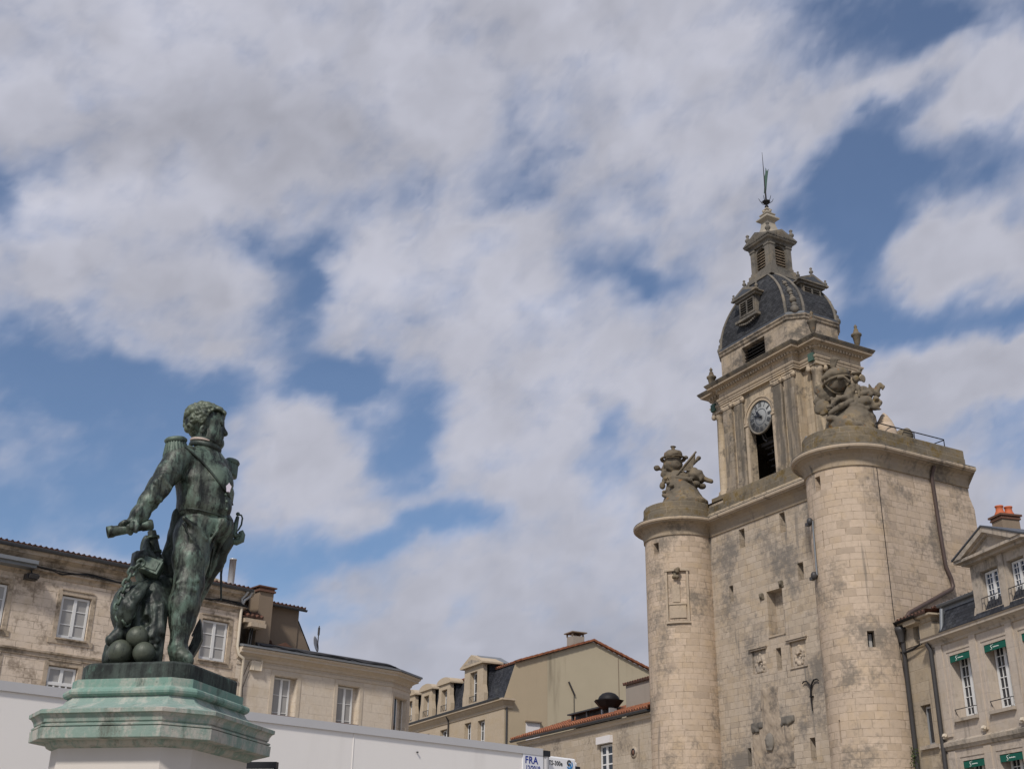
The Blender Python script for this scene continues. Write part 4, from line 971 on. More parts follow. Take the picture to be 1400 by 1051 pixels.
m = MB(); va = rad(22); dv = Vector((math.cos(va), math.sin(va), 0)); pts = [(-.13, 33.35), (.06, 33.4), (.12, 33.6), (.22, 34.0), (.34, 34.4), (.42, 34.62), (.28, 34.5), (.2, 34.75), (.13, 34.45), (.02, 34.2), (-.02, 33.8)]
vv = [Vector((LX, YD, z))+dv*u*.62 for u, z in pts]; nv = Vector((-dv.y, dv.x, 0))*.015; n = len(pts)
m.add([p-nv for p in vv]+[p+nv for p in vv], [tuple(range(n)), tuple(reversed(range(n, 2*n)))]+[(i, n+i, n+(i+1) % n, (i+1) % n) for i in range(n)]); m.build('weather_vane', M['copper'], tower)
# urns on the belfry cornice
for x, y in ((XC+3.45, .95), (XC-3.45, .95), (XC+3.45, 3.5), (XC-3.45, 3.5)):
    m = MB(); m.box(x-.19, x+.19, y-.19, y+.19, 23.7, 23.84); m.lathe([(.14, 23.84), (.14, 23.9), (.06, 23.95), (.09, 24.0), (.13, 24.14), (.18, 24.42), (.23, 24.47), (.23, 24.54), (.16, 24.58), (.11, 24.68), (.09, 24.78), (.04, 24.82), (.075, 24.88), (.075, 24.93), (.0, 25.04)], x, y, 14)
    m.build('urn', M['trophy'], tower)
# railing, barrel and stone cone on the side terrace
rl = empty('terrace_railing', TO, tower.rotation_euler[2]); tag(rl, 'thin black iron railing along the tower terrace edge', 'railing')
m = MB(); xr = XR-.25
m.tube([(xr, .35, 18.55), (xr, .45, 18.62), (xr, .6, 18.6), (xr, 4.05, 18.62), (xr, 4.05, 18.2)], .022, 6); m.tube([(xr, 2.4, 18.2), (xr, 2.4, 18.62)], .02, 6); m.tube([(xr, .35, 18.55), (xr, .3, 18.42), (xr, .42, 18.4), (xr, .45, 18.48)], .018, 6); m.tube([(xr, .4, 18.2), (xr, .4, 18.6)], .02, 6); m.tube([(xr, 4.05, 18.6), (xr-1.2, 4.05, 18.62)], .02, 6); m.build('rail', M['iron'], rl)
cn = MB(); cn.lathe([(.42, 18.2), (.42, 18.45), (.4, 18.6), (.28, 18.95), (.12, 19.22), (.0, 19.34)], 0, 0, 20); o = cn.build('stone_cone', M['turret']); o.location = TO; o.rotation_euler = tower.rotation_euler
o.data.transform(Matrix.Translation((.95, 1.3, 0))); tag(o, 'pale stone cone standing on the tower terrace behind the railing', 'stone finial')
cn = MB(); cn.lathe([(.0, -.35), (.27, -.35), (.3, 0), (.27, .35), (.0, .35)], n=18, R=Matrix.Rotation(PI/2, 3, 'Y'), org=(.95, 2.15, 18.48), cap=False); o = cn.build('terrace_drum', M['parapet']); o.location = TO; o.rotation_euler = tower.rotation_euler
tag(o, 'dark round stone drum lying beside the pale cone on the terrace', 'stone drum')
# carved panel on the left turret
b = MB(); CPX = [(908, 779), (942, 846)]
a0, zt = angpx(XL, 910, 779); a1, _ = angpx(XL, 940, 779); _, zb = angpx(XL, 912, 850)
def tl(frac, z, out): return Vector(fL(RT*(a0+(a1-a0)*frac), z, -out))
def tpatch(mb, f0, f1, z0, z1, out, n=8):
    for i in range(n):
        g0 = f0+(f1-f0)*i/n; g1 = f0+(f1-f0)*(i+1)/n
        mb.add([tl(g0, z0, out), tl(g1, z0, out), tl(g1, z1, out), tl(g0, z1, out)], [(0, 1, 2, 3)])
        mb.add([tl(g0, z0, -.02), tl(g1, z0, -.02), tl(g1, z0, out), tl(g0, z0, out)], [(0, 1, 2, 3)]); mb.add([tl(g0, z1, out), tl(g1, z1, out), tl(g1, z1, -.02), tl(g0, z1, -.02)], [(0, 1, 2, 3)])
    for g, flip in ((f0, 0), (f1, 1)):
        q = [tl(g, z0, -.02), tl(g, z0, out), tl(g, z1, out), tl(g, z1, -.02)]; mb.add(q if flip == 0 else q[::-1], [(0, 1, 2, 3)])
H_ = zt-zb
tpatch(b, 0, .09, zb, zt-.1, .09); tpatch(b, .91, 1, zb, zt-.1, .09); tpatch(b, -.03, 1.03, zt-.1, zt, .12); tpatch(b, -.03, 1.03, zb-.09, zb, .09); tpatch(b, .14, .86, zb+.14, zb+.3*H_, .05); tpatch(b, .12, .88, zb+.31*H_, zb+.345*H_, .08); tpatch(b, .3, .62, zb+.36*H_, zb+.7*H_, .06)
pn = b.build('carved_panel', M['cornice'], tower)
c = tl(.5, zt-.25, .08); S = SDF(c-Vector((.45, .4, .4)), c+Vector((.45, .4, .4)), .03)
for k in range(14): S.ell(c+Vector((rnd.uniform(-.22, .22), rnd.uniform(-.08, .05), rnd.uniform(-.2, .2))), (.09, .09, .09), k=.03)
S.build('carved_crest', M['trophy'], pn)

# sculpted trophies on the turrets
def trophy_view(cx):
    cu = np.array([math.sin(TAZ), -math.cos(TAZ), 0]); p = TO+cu*cx; p = p+np.array([0, 0, 18.2])
    return View(p, math.degrees(math.atan2(p[0], p[1])))
RY = lambda d: Matrix.Rotation(rad(d), 3, 'Y')
V = trophy_view(0); P = lambda x, y, d=0: V.at(1100+x/8.758, 480+y/8.758, d)
S = SDF((-1.9, -1.5, -.1), (1.75, 1.3, 3.7), .032)
S.cap(P(590, 900), P(640, 640), .95, .5, .05); S.cap(P(600, 960), P(640, 860), 1.1, .7, .08)
S.ell(P(390, 385, -.1), (.46, .46, .46)); S.ell(P(370, 300, -.1), (.56, .52, .3), RY(-12), k=.02)
S.cap(P(345, 205, -.1), P(350, 120, -.1), .09, .16); S.ell(P(385, 95, -.1), (.16, .08, .06), RY(30))
S.ell(P(250, 500, .0), (.5, .13, .3), RY(38)); S.ell(P(215, 680, -.1), (.34, .14, .34), RY(20)); S.ell(P(180, 590, .1), (.28, .1, .2), RY(-30))
S.cap(P(560, 420, -.3), P(535, 540, -.35), .17, .2, .04); S.ell(P(612, 335, -.35), (.15, .16, .17)); S.ell(P(625, 265, -.3), (.2, .18, .1)); S.ell(P(660, 230, -.3), (.12, .1, .07), RY(-30))
S.chain([(P(535, 365, -.5), .075), (P(470, 305, -.62), .06), (P(415, 320, -.66), .06)]); S.cap(P(645, 420, -.45), P(650, 540, -.5), .07, .06)
S.chain([(P(520, 565, -.5), .12), (P(400, 560, -.7), .1), (P(320, 660, -.7), .08)], .04); S.chain([(P(560, 600, -.5), .13), (P(440, 660, -.75), .12), (P(310, 740, -.75), .1)], .04); S.ell(P(300, 670, -.75), (.12, .1, .06))
S.ell(P(695, 325, -.3), (.13, .06, .18), RY(0)); S.ell(P(720, 600, -.5), (.3, .18, .22), RY(-10)); S.ell(P(700, 520, -.3), (.3, .2, .12), RY(-20)); S.cap(P(700, 480, -.1), P(760, 520, -.2), .22, .2)
S.ell(P(825, 650, -.35), (.24, .2, .22)); S.cap(P(850, 680, -.4), P(912, 695, -.42), .1, .03); S.cap(P(850, 655, -.4), P(912, 645, -.42), .07, .03); S.cap(P(850, 570, -.3), P(885, 610, -.3), .12, .14); S.ell(P(870, 600, -.42), (.09, .14, .11), op='sub')
S.cap(P(820, 480, 0), P(870, 520, 0), .12, .14); S.chain([(P(870, 510, 0), .12), (P(880, 440, 0), .1), (P(905, 410, 0), .11), (P(940, 425, 0), .09), (P(935, 460, 0), .06)]); S.chain([(P(815, 500, 0), .12), (P(785, 460, 0), .08), (P(772, 395, 0), .04)])
S.ell(P(330, 810, -.7), (.24, .14, .14)); S.ell(P(375, 820, -.75), (.12, .1, .12)); S.cap(P(520, 640, -.55), P(700, 670, -.55), .12, .1); S.cap(P(530, 680, -.5), P(760, 680, -.5), .09, .1)
for k in range(26): S.ell(P(rnd.uniform(280, 800), rnd.uniform(560, 700), -.45), (rnd.uniform(.06, .12),)*3, k=.04)
tr = empty('sculpted_trophy', V.o, rad(-V.az)); tag(tr, 'carved stone trophy with a seated child, a globe and a bird on the right turret', 'sculpture')
S.rough(.018, (1.6, 3.4), 3); S.build('figures', M['trophy'], tr)
b = MB(); cc = P(388, 385, -.1)
b.tube([Vector(cc)+RY(-14) @ Vector((.53*math.cos(a), .53*math.sin(a), .06)) for a in np.linspace(0, 2*PI, 33)[:-1]], .05, 8, closed=True)
b.tube([Vector(cc)+Matrix.Rotation(rad(25), 3, 'Z') @ Vector((.5*math.cos(a), -.12*abs(math.sin(a)), .5*math.sin(a))) for a in np.linspace(0, 2*PI, 33)[:-1]], .04, 8, closed=True); b.build('globe_ring', M['trophy'], tr)
V = trophy_view(XL); P = lambda x, y, d=0: V.at(885+x/10.51, 595+y/10.51, d)
S = SDF((-1.6, -1.4, -.1), (1.7, 1.3, 3.2), .032)
S.cap(P(510, 930), P(450, 660), .9, .55, .05); S.cap(P(520, 1010), P(500, 880), 1.15, .75, .08)
S.ell(P(370, 420), (.45, .45, .47)); S.ell(P(372, 290), (.45, .44, .26), k=.02); S.cap(P(368, 345), P(372, 345), .5, .5, .0) if False else None
S.ell(P(370, 150), (.17, .16, .12)); S.cap(P(370, 210), P(370, 160), .1, .08); S.ell(P(400, 120), (.08, .08, .06))
S.ell(P(135, 475), .15); S.chain([(P(165, 490), .06), (P(215, 500), .06), (P(240, 440), .05)]); S.ell(P(250, 560), (.2, .2, .22)); S.cap(P(260, 640), P(330, 560), .18, .2); S.ell(P(215, 720), (.14, .16, .18)); S.ell(P(240, 820), .1); S.cap(P(240, 860, -.4), P(330, 890, -.5), .1, .08)
S.ell(P(700, 580, -.2), (.4, .34, .3), RY(20)); S.ell(P(640, 520, -.2), (.3, .25, .16), RY(-25)); S.ell(P(770, 620, -.1), (.22, .26, .22)); S.cap(P(800, 625, -.2), P(915, 658, -.25), .11, .1); S.ell(P(790, 730, -.2), (.17, .17, .13)); S.ell(P(700, 700, -.3), (.2, .2, .16))
S.cap(P(640, 420, .1), P(740, 320, .1), .08, .1); S.ell(P(552, 320, 0), (.12, .1, .1)); S.cap(P(430, 600, -.5), P(620, 640, -.6), .1, .1)
S.ell(P(345, 720, -.72), (.12, .08, .1))
for k in range(24): S.ell(P(rnd.uniform(260, 780), rnd.uniform(590, 690), -.4), (rnd.uniform(.05, .12),)*3, k=.04)
tr2 = empty('sculpted_trophy', V.o, rad(-V.az)); tag(tr2, 'carved stone trophy with a helmeted globe and a furled flag on the left turret', 'sculpture')
S.rough(.018, (1.6, 3.4), 4); S.build('figures', M['trophy'], tr2)
b = MB(); cc = Vector(P(370, 345)); b.lathe([(.46, .0), (.6, -.03), (.62, .02), (.46, .08)], n=28, org=cc, cap=False); b.build('globe_brim', M['trophy'], tr2)
b = MB(); q = [Vector(P(690, 240, -.3)), Vector(P(560, 400, -.42)), Vector(P(480, 500, -.45)), Vector(P(600, 510, -.4)), Vector(P(650, 480, -.35)), Vector(P(690, 330, -.28))]; nv = Vector((0, .04, 0)); n = len(q)
b.add([p-nv for p in q]+[p+nv for p in q], [tuple(reversed(range(n))), tuple(range(n, 2*n))]+[(i, (i+1) % n, n+(i+1) % n, n+i) for i in range(n)]); b.tube([P(700, 235, -.33), P(420, 570, -.55)], .045, 8); b.build('flag', M['trophy'], tr2)
for (cx, a, nm_) in ((0, 238, 'right'), (XL, 240, 'left')):     # little floodlight bars on the drum edges
    b = MB(); c = Vector((cx+1.45*math.cos(rad(a)), 1.45*math.sin(rad(a)), 18.26)); R = Matrix.Rotation(rad(a+90), 3, 'Z'); b.obox(c, (.26, .08, .05), R)
    for k in range(4): b.obox(c+R @ Vector((-.19+.125*k, .1, -.0)), (.045, .03, .035), R)
    b.build('floodlight_bar', M['zinc'], tower)
# ------------------------------------------------------------------ houses
def frame_at(name, org, az_right):
    """Empty whose local x runs along the facade to the right (compass az_right), y into the house"""
    return empty(name, org, PI/2-rad(az_right))
def window(par, x0, x1, z0, z1, y, cols=2, rows=3, fm='white', gm='glass_g', fw=.07, mw=.028, double=True, rail=None, top=None):
    """casement: outer frame, meeting stile, glazing bars (one piece) and its glass"""
    b = MB(); y0, y1 = y, y+.06
    b.box(x0, x0+fw, y0, y1, z0, z1); b.box(x1-fw, x1, y0, y1, z0, z1); b.box(x0+fw, x1-fw, y0, y1, z0, z0+fw*1.3); b.box(x0+fw, x1-fw, y0, y1, z1-fw, z1)
    xm = (x0+x1)/2
    if double: b.box(xm-fw*.75, xm+fw*.75, y0-.015, y1-.003, z0+fw, z1-fw)
    for i in range(1, cols):
        x = x0+(x1-x0)*i/cols
        if double and abs(x-xm) < .02: continue
        b.box(x-mw/2, x+mw/2, y0+.012, y1-.008, z0+fw, z1-fw)
    for j in range(1, rows):
        z = z0+(z1-z0)*j/rows; b.box(x0+fw, x1-fw, y0+.01, y1-.01, z-mw/2, z+mw/2)
    o = b.build('window', M[fm], par)
    g = MB(); g.box(x0+fw*.6, x1-fw*.6, y+.035, y+.045, z0+fw*.6, z1-fw*.6); g.build('pane', M[gm], o)
    return o
def back_shell(mb, x0, x1, y1, z0, z1, y0=0):
    mb.quad((x1, y0, z0), (x1, y1, z0), (x1, y1, z1), (x1, y0, z1)); mb.quad((x1, y1, z0), (x0, y1, z0), (x0, y1, z1), (x1, y1, z1)); mb.quad((x0, y1, z0), (x0, y0, z0), (x0, y0, z1), (x0, y1, z1)); mb.quad((x0, y0, z1), (x1, y0, z1), (x1, y1, z1), (x0, y1, z1))
def tile_roof(mb, x0, x1, y0, z0, y1, z1, pitch=.22, amp=.045, thick=.03):
    """rows of half-round tiles running up the slope, overlapping course by course"""
    n = max(2, int(round((x1-x0)/pitch))); per = 6; L = math.hypot(y1-y0, z1-z0); k = max(1, int(round(L/.36))); dy, dz = (y1-y0)/L, (z1-z0)/L; nn = (-dz, dy)
    V = []; F = []; U = []
    for j in range(k):
        for (t, lift) in ((j*L/k, .0+.03), ((j+1)*L/k, .0)):
            for i in range(n*per+1):
                ph = i/per*2*PI; h = amp*(math.cos(ph)) + lift + (rnd.random()-.5)*.006
                x = x0+(x1-x0)*i/(n*per); V.append((x, y0+dy*t+nn[0]*h, z0+dz*t+nn[1]*h))
    w_ = n*per+1
    for j in range(k):
        a = 2*j*w_; b = a+w_
        for i in range(n*per):
            F.append((a+i, a+i+1, b+i+1, b+i)); u0, u1 = i/per*pitch+.11, (i+1)/per*pitch+.11; U.append([(u0, j*.36), (u1, j*.36), (u1, j*.36+.355), (u0, j*.36+.355)])
        if j:
            c = a-w_
            for i in range(n*per): F.append((c+i, c+i+1, a+i+1, a+i)); U.append([(i/per*pitch+.11, j*.36-.01)]*4)
    # closed front edge and underside
    for i in range(n*per):
        p, q = V[i], V[i+1]; bz = (y0-nn[0]*.0, z0-.07)
        b0 = len(V); V += [(p[0], y0-nn[0]*thick, z0-amp-thick), (q[0], y0-nn[0]*thick, z0-amp-thick)]; F.append((b0, b0+1, i+1, i)); U.append([(i/per*pitch+.11, .35)]*4)
    b0 = len(V); V += [(x0, y0, z0-amp-thick), (x1, y0, z0-amp-thick), (x1, y1, z1-amp-thick), (x0, y1, z1-amp-thick)]; F.append((b0, b0+3, b0+2, b0+1)); U.append([(0, 0)]*4)
    mb.add(V, F, U, smooth=False)
def gutter(par, x0, x1, y, z, r=.08, mat='zinc', name='gutter', n=10):
    m = MB(); V = []; F = []
    for x in (x0, x1):
        for k in range(9):
            a = PI+PI*k/8; V.append((x, y+r*math.cos(a), z+r*math.sin(a)))
        for k in range(9):
            a = 2*PI-PI*k/8; V.append((x, y+(r-.012)*math.cos(a), z+.002+(r-.012)*math.sin(a)))
    for k in range(18): F.append((k, (k+1) % 18, 18+(k+1) % 18, 18+k))
    F += [tuple(range(17, -1, -1)), tuple(range(18, 36))]
    m.add(V, F, smooth=False); m.tube([(x0, y-r, z), (x1, y-r, z)], .014, 6); return m.build(name, M[mat], par)

# ---- A: long stained house on the left.  K scales the sighted distances (drainpipe at 52.5 m)
K = 1.25
def zk(z): return CAMH+(z-CAMH)*K
A0 = np.array([-9.3771*K, 40.9398*K, 0])
ha = frame_at('stained_house', A0, 48); tag(ha, 'long stained stone house with a tiled roof edge and white casement windows on the left', 'house')
def ka(s): return s*K
zc, zg = zk(10.8), zk(11.42)
wins = [(ka(-9.0), ka(-7.9), zk(8.9), zk(10.27)), (ka(-6.23), ka(-5.27), zk(8.9), zk(10.25)), (ka(-3.78), ka(-2.82), zk(8.9), zk(10.25)), (ka(-1.35), ka(-.32), zk(8.9), zk(10.27)),
        (ka(-8.8), ka(-7.85), zk(6.2), zk(8.05)), (ka(-6.3), ka(-5.36), zk(6.2), zk(8.06)), (ka(-3.8), ka(-2.85), zk(6.2), zk(8.06)), (ka(-1.36), ka(-.4), zk(6.2), zk(8.06))]
m = MB(); m.panel([-17, .12], [0, zc], [w_+(.2,) for w_ in wins]); back_shell(m, -17, .12, 7.5, 0, zc)
for w_ in wins: m.add([(w_[0], .2, w_[2]), (w_[1], .2, w_[2]), (w_[1], .2, w_[3]), (w_[0], .2, w_[3])], [(0, 1, 2, 3)])
m.build('wall', M['house_a'], ha)
for i, w_ in enumerate(wins):
    o = window(ha, w_[0]+.04, w_[1]-.03, w_[2]+.03, w_[3]-.04, .10, 2, 3 if i < 4 else 4, mw=.035, fw=.085)
    m = MB(); e = .17
    for (a, b_, c, d) in ((w_[0]-e, w_[0], w_[2]-.02, w_[3]+e), (w_[1], w_[1]+e, w_[2]-.02, w_[3]+e), (w_[0], w_[1], w_[3], w_[3]+e)): m.box(a, b_, -.025, .02, c, d)
    m.box(w_[0]-.3, w_[1]+.3, -.04, .02, w_[2]-.22, w_[2]-.02); m.box(w_[0]-.04, w_[1]+.04, -.11, .1, w_[2]-.05, w_[2]); m.box(w_[0]-.06, w_[1]+.06, -.06, .02, w_[3]+e+.002, w_[3]+e+.05)
    m.build('window_surround', M['house_a2'], ha)
for w_ in wins[4:]:
    m = MB(); zz = zk(7.52); m.box(w_[0]+.05, w_[1]-.05, .03, .09, zz-.05, zz+.05); m.box(w_[0]+.05, w_[1]-.05, .035, .085, zz-.3, zz-.22)
    for k in range(5): m.box(w_[0]+.06+k*(w_[1]-w_[0]-.2)/4, w_[0]+.13+k*(w_[1]-w_[0]-.2)/4, .04, .08, zz-.22, zz-.05)
    m.build('window_guard', M['white'], ha)
m = MB(); m.sweep([(-17, 0), (.12, 0), (.12, 7)], [(.0, zk(8.24)), (.05, zk(8.25)), (.05, zk(8.36)), (.11, zk(8.38)), (.11, zk(8.43)), (.0, zk(8.46))]); m.build('string_course', M['house_a2'], ha)
m = MB(); m.sweep([(-17, 0), (.12, 0), (.12, 7)], [(.0, zc-.18), (.04, zc-.17), (.06, zc-.05), (.14, zc), (.2, zc+.02), (.2, zc+.08), (.04, zc+.13), (.04, zc+.28), (.07, zc+.29), (.10, zc+.42), (.26, zc+.53), (.33, zc+.55), (.33, zc+.62), (.36, zc+.66), (.36, zg+.06), (.0, zg+.08)]); m.build('cornice', M['house_a2'], ha)
m = MB(); tile_roof(m, -17, .32, -.42, zg+.1, 4.0, zg+.75); m.quad((.3, -.4, zg+.05), (.3, 4, zg-.1), (.3, 4, zg+.7)); m.build('roof', M['tile2'], ha)
gutter(ha, -17, .34, -.42, zg+.02, .10, 'zincd')
m = MB(); m.tube([(-17, -.36, zc+.42)]+[(-16+k*1.0, -.16-.03*math.sin(k*1.7), zc+.2+.09*math.sin(k*2.1)+(-.1 if k % 3 else .03)) for k in range(16)]+[(.1, -.16, zc+.2)], .035, 6)
m.tube([(-17, -.26, zc+.15)]+[(-16+k*1.0, -.24-.03*math.sin(k*2.7+1), zc+.13+.06*math.sin(k*3.1)) for k in range(16)]+[(.1, -.2, zc+.1)], .025, 6); m.build('facade_cable', M['cable'], ha)
m = MB(); m.box(ka(-9.4), ka(-7.35), -.75, -.05, zc+.1, zc+.24); m.box(ka(-9.4), ka(-7.35), -.6, -.05, zc-.02, zc+.098); m.build('ledge_canopy', M['zinc'], ha)
m = MB(); m.box(ka(-7.55), ka(-7.2), -.42, -.1, zc-.42, zc-.22); m.obox((ka(-7.36), -.5, zc-.3), (.18, .12, .07), Matrix.Rotation(rad(25), 3, 'X')); m.tube([(ka(-7.35), -.05, zc+.1), (ka(-7.35), -.2, zc-.2)], .03); m.build('floodlight', M['pipe'], ha)
m = MB(); m.lathe([(.15, zg+.15), (.15, zg+1.45), (.165, zg+1.45), (.165, zg+1.5), (.0, zg+1.5)], ka(-.2), .55, 16); m.lathe([(.24, zg+.1), (.2, zg+.22), (.155, zg+.28)], ka(-.2), .55, 16); m.build('flue_pipe', M['steel'], ha)
zb = zk(9.45)
m = MB(); x = .0
m.tube([(.32, -.42, zg-.05), (.3, -.3, zg-.22), (.08, -.26, zg-.42), (.06, -.12, zg-.62)], .06, 8); m.tube([(.12, -.42, zg-.05), (.08, -.32, zg-.2), (-.02, -.2, zg-.36), (.06, -.12, zg-.62)], .06, 8); m.build('rainwater_branch', M['galv'], ha)
m = MB(); m.tube([(.04, -.12, zg-.55), (.04, -.12, zb+.05), (.12, -.14, zb-.28), (.34, -.2, zb-.42), (.4, -.12, zb-.6), (.4, -.12, 0)], .065, 10); m.build('drainpipe', M['cream'], ha)
# gable end above the lower house, chimney stack and tiled shed roofs
m = MB(); gx = .13; m.add([(gx, 0, zc), (gx+0, 7.5, zc), (gx, 7.5, zg+1.3), (gx, 3.8, zg+1.5), (gx, -.3, zg)], [(0, 1, 2, 3, 4)]); m.build('gable_wall', M['house_a2'], ha)

# ---- B: pale lower house with a canted corner
hb_ = frame_at('pale_corner_house', A0, 48); tag(hb_, 'lower pale stone house with a canted corner beside the stained house', 'house')
x0, x1 = .13, ka(6.76); zt = zk(9.06)
cdir = (math.cos(rad(48-22)), math.sin(rad(48-22)))       # canted face turns further back
CL = 1.55*K; xc, yc = x1+CL*math.cos(rad(26)), CL*math.sin(rad(26))
wB = [(ka(1.66), ka(2.58), zk(6.9), zk(8.72)), (ka(4.34), ka(5.28), zk(6.9), zk(8.73)), (ka(1.66), ka(2.58), 2.6, 5.4), (ka(4.34), ka(5.28), 2.6, 5.4)]
m = MB(); m.panel([x0, x1], [0, zt], [w_+(.28,) for w_ in wB])
for w_ in wB: m.add([(w_[0], .28, w_[2]), (w_[1], .28, w_[2]), (w_[1], .28, w_[3]), (w_[0], .28, w_[3])], [(0, 1, 2, 3)])
fc = lambda s, z, d: (x1+s*math.cos(rad(26))-d*math.sin(rad(26)), s*math.sin(rad(26))+d*math.cos(rad(26)), z)
wc = [(.3, 1.55, zk(6.5), zk(8.62), .3)]
m.panel([0, CL], [0, zt], wc, fc, back=True)
cx2, cy2 = xc+1.0, yc+9
m.quad((xc, yc, 0), (xc+.6, yc+8, 0), (xc+.6, yc+8, zt), (xc, yc, zt)); m.quad((xc+.6, yc+8, 0), (x0, yc+8, 0), (x0, yc+8, zt), (xc+.6, yc+8, zt)); m.quad((x0, yc+8, 0), (x0, 0, 0), (x0, 0, zt), (x0, yc+8, zt))
m.build('wall', M['house_b'], hb_)
for w_ in wB:
    window(hb_, w_[0]+.05, w_[1]-.22, w_[2]+.03, w_[3]-.03, .2, 2, 3, 'white', 'glass_g', .075, .03)
    m = MB(); e = .2
    for (a, b_, c, d, o_) in ((w_[0]-e, w_[0]-.03, w_[2]-.3, w_[3]+e, -.03), (w_[1]+.03, w_[1]+e, w_[2]-.3, w_[3]+e, -.03), (w_[0]-.03, w_[1]+.03, w_[3]+.03, w_[3]+e, -.03)): m.box(a, b_, o_, .02, c, d)
    m.box(w_[0]-.08, w_[1]+.08, -.1, .1, w_[2]-.1, w_[2]); m.build('window_surround', M['house_b2'], hb_)
    m = MB(); zr = w_[2]+.62; m.tube([(w_[0]-.02, -.06, zr), (w_[1]+.02, -.06, zr)], .018, 6); m.tube([(w_[0]-.02, -.05, zr-.28), (w_[1]+.02, -.05, zr-.28)], .014, 6)
    for xx in (w_[0]+.02, (w_[0]+w_[1])/2, w_[1]-.02): m.tube([(xx, -.05, zr), (xx, .02, zr-.35)], .014, 6)
    m.build('window_rail', M['brickr'], hb_)
b = MB(); b.add([fc(.35, zk(6.5), .2), fc(.9, zk(6.5), .2), fc(.9, zk(8.6), .2), fc(.35, zk(8.6), .2)], [(0, 1, 2, 3)]); o = b.build('window', M['glass_d'], hb_)
b = MB(); b.add([fc(.85, zk(6.5), .18), fc(.95, zk(6.5), .18), fc(.95, zk(8.6), .18), fc(.85, zk(8.6), .18)], [(0, 1, 2, 3)]); b.add([fc(1.45, zk(6.5), .18), fc(1.55, zk(6.5), .18), fc(1.55, zk(8.6), .18), fc(1.45, zk(8.6), .18)], [(0, 1, 2, 3)]); b.build('window_frame', M['white'], o)
b = MB()
for (a, b2, c, d) in ((.05, .27, zk(6.4), zk(8.62)+.22), (1.58, 1.75, zk(6.4), zk(8.62)+.22), (.27, 1.58, zk(8.62)+.03, zk(8.62)+.22)):
    P8 = [fc(a, c, -.03), fc(b2, c, -.03), fc(b2, d, -.03), fc(a, d, -.03), fc(a, c, .02), fc(b2, c, .02), fc(b2, d, .02), fc(a, d, .02)]; b.add(P8, [(0, 1, 2, 3), (0, 4, 5, 1), (1, 5, 6, 2), (2, 6, 7, 3), (3, 7, 4, 0)])
b.build('window_surround', M['house_b2'], hb_)
pB = [(x0, 0), (x1, 0), (xc, yc), (xc+.6, yc+8)]
m = MB(); m.sweep(pB, [(.0, zt-.16), (.035, zt-.15), (.035, zt-.02), (.0, zt), (.0, zt+.08), (.05, zt+.1), (.08, zt+.2), (.24, zt+.3), (.34, zt+.32), (.34, zt+.4), (.42, zt+.45), (.44, zt+.52), (.0, zt+.56)]); m.build('cornice', M['house_b2'], hb_)
m = MB(); m.sweep(pB, [(.40, zt+.53), (.5, zt+.54), (.5, zt+.62), (.3, zt+.66), (-.25, zt+.72), (-.3, zt+.72)]); m.build('zinc_edge', M['zinc'], hb_)
m = MB(); m.add([(x0, .2, zt+.7), (x1, .2, zt+.7), (xc-.15, yc+.2, zt+.7), (xc+.4, yc+8, zt+.9), (x0, yc+8, zt+.9)], [(0, 1, 2, 3, 4)]); m.sweep([(x0+1, .25), (x1-.1, .25), (xc-.3, yc+.3)], [(.25, zt+.66), (.12, zt+.9), (-.1, zt+.97), (-.3, zt+.9)]); m.build('roof', M['pipe'], hb_)
m = MB(); m.tube([(x0+1.0, -.1, zt+.78)]+[(x0+1.2+k*.6, -.12-.06*math.sin(k*2.1), zt+.74+.06*math.sin(k*1.3)) for k in range(13)]+[(x1, -.05, zt+.75), (xc-.2, yc, zt+.75)], .035, 6); m.tube([(x0+2.0, -.2, zt+.74)]+[(x0+2.2+k*.6, -.22-.05*math.sin(k*1.4), zt+.72+.04*math.sin(k*2.3)) for k in range(10)], .028, 6)
m.tube([(.55, -.1, zt+.7), (.6, -.1, zt+1.3), (.55, -.1, zt+2.0), (.2, -.2, zt+2.3), (-.3, -.2, zt+2.35)], .035, 6); m.tube([(.65, -.12, zt+.7), (.7, -.1, zt+1.4), (.62, -.12, zt+1.9)], .03, 6); m.tube([(.55, -.08, zt-1.6), (.5, -.03, zt-.7), (.7, -.1, zt+.0)], .012, 5); m.tube([(.5, -.02, 0), (.52, -.03, zt-1.2), (.75, -.05, zt-.4)], .01, 5); m.build('roof_cable', M['cable'], hb_)
m = MB(); m.box(ka(.62), ka(1.0), -.16, -.0, zk(8.78), zk(9.12)-.02); m.box(ka(.62)+.12, ka(.62)+.16, -.18, -.15, zk(8.78), zk(9.12)); m.box(ka(1.0), ka(1.0)+.05, -.2, 0, zk(8.78), zk(9.14)); m.build('wall_box', M['cream'], hb_)
# chimney + upper gable house behind B's roof
m = MB(); cz0, cz1 = zt+.6, zk(11.62)
m.box(1.1, 1.82, .3, 1.2, cz0, cz1); o = m.build('chimney', M['brown'], ha)
m = MB(); m.box(1.04, 1.88, .22, 1.28, cz1+.01, cz1+.1); m.box(1.08, 1.84, .27, 1.23, cz1+.102, cz1+.2); m.box(1.0, 1.92, .2, 1.3, cz1+.202, cz1+.26); m.build('chimney_cap', M['brickr'], o)
hu = frame_at('brown_rear_house', A0, 48); tag(hu, 'brown rendered house end with a tiled roof rising behind the pale corner house', 'house')
m = MB(); bx0, bx1, by = ka(.2), 4.03, 1.6; bz = 13.9
m.box(bx0, bx1, by, by+6, zt+.2, bz)
m.prism_y([(bx1, zt+.2), (bx1+1.2, zt+.2), (bx1+.76, 12.15), (bx1, 13.42)], by+.05, by+5); m.build('wall', M['brown'], hu)
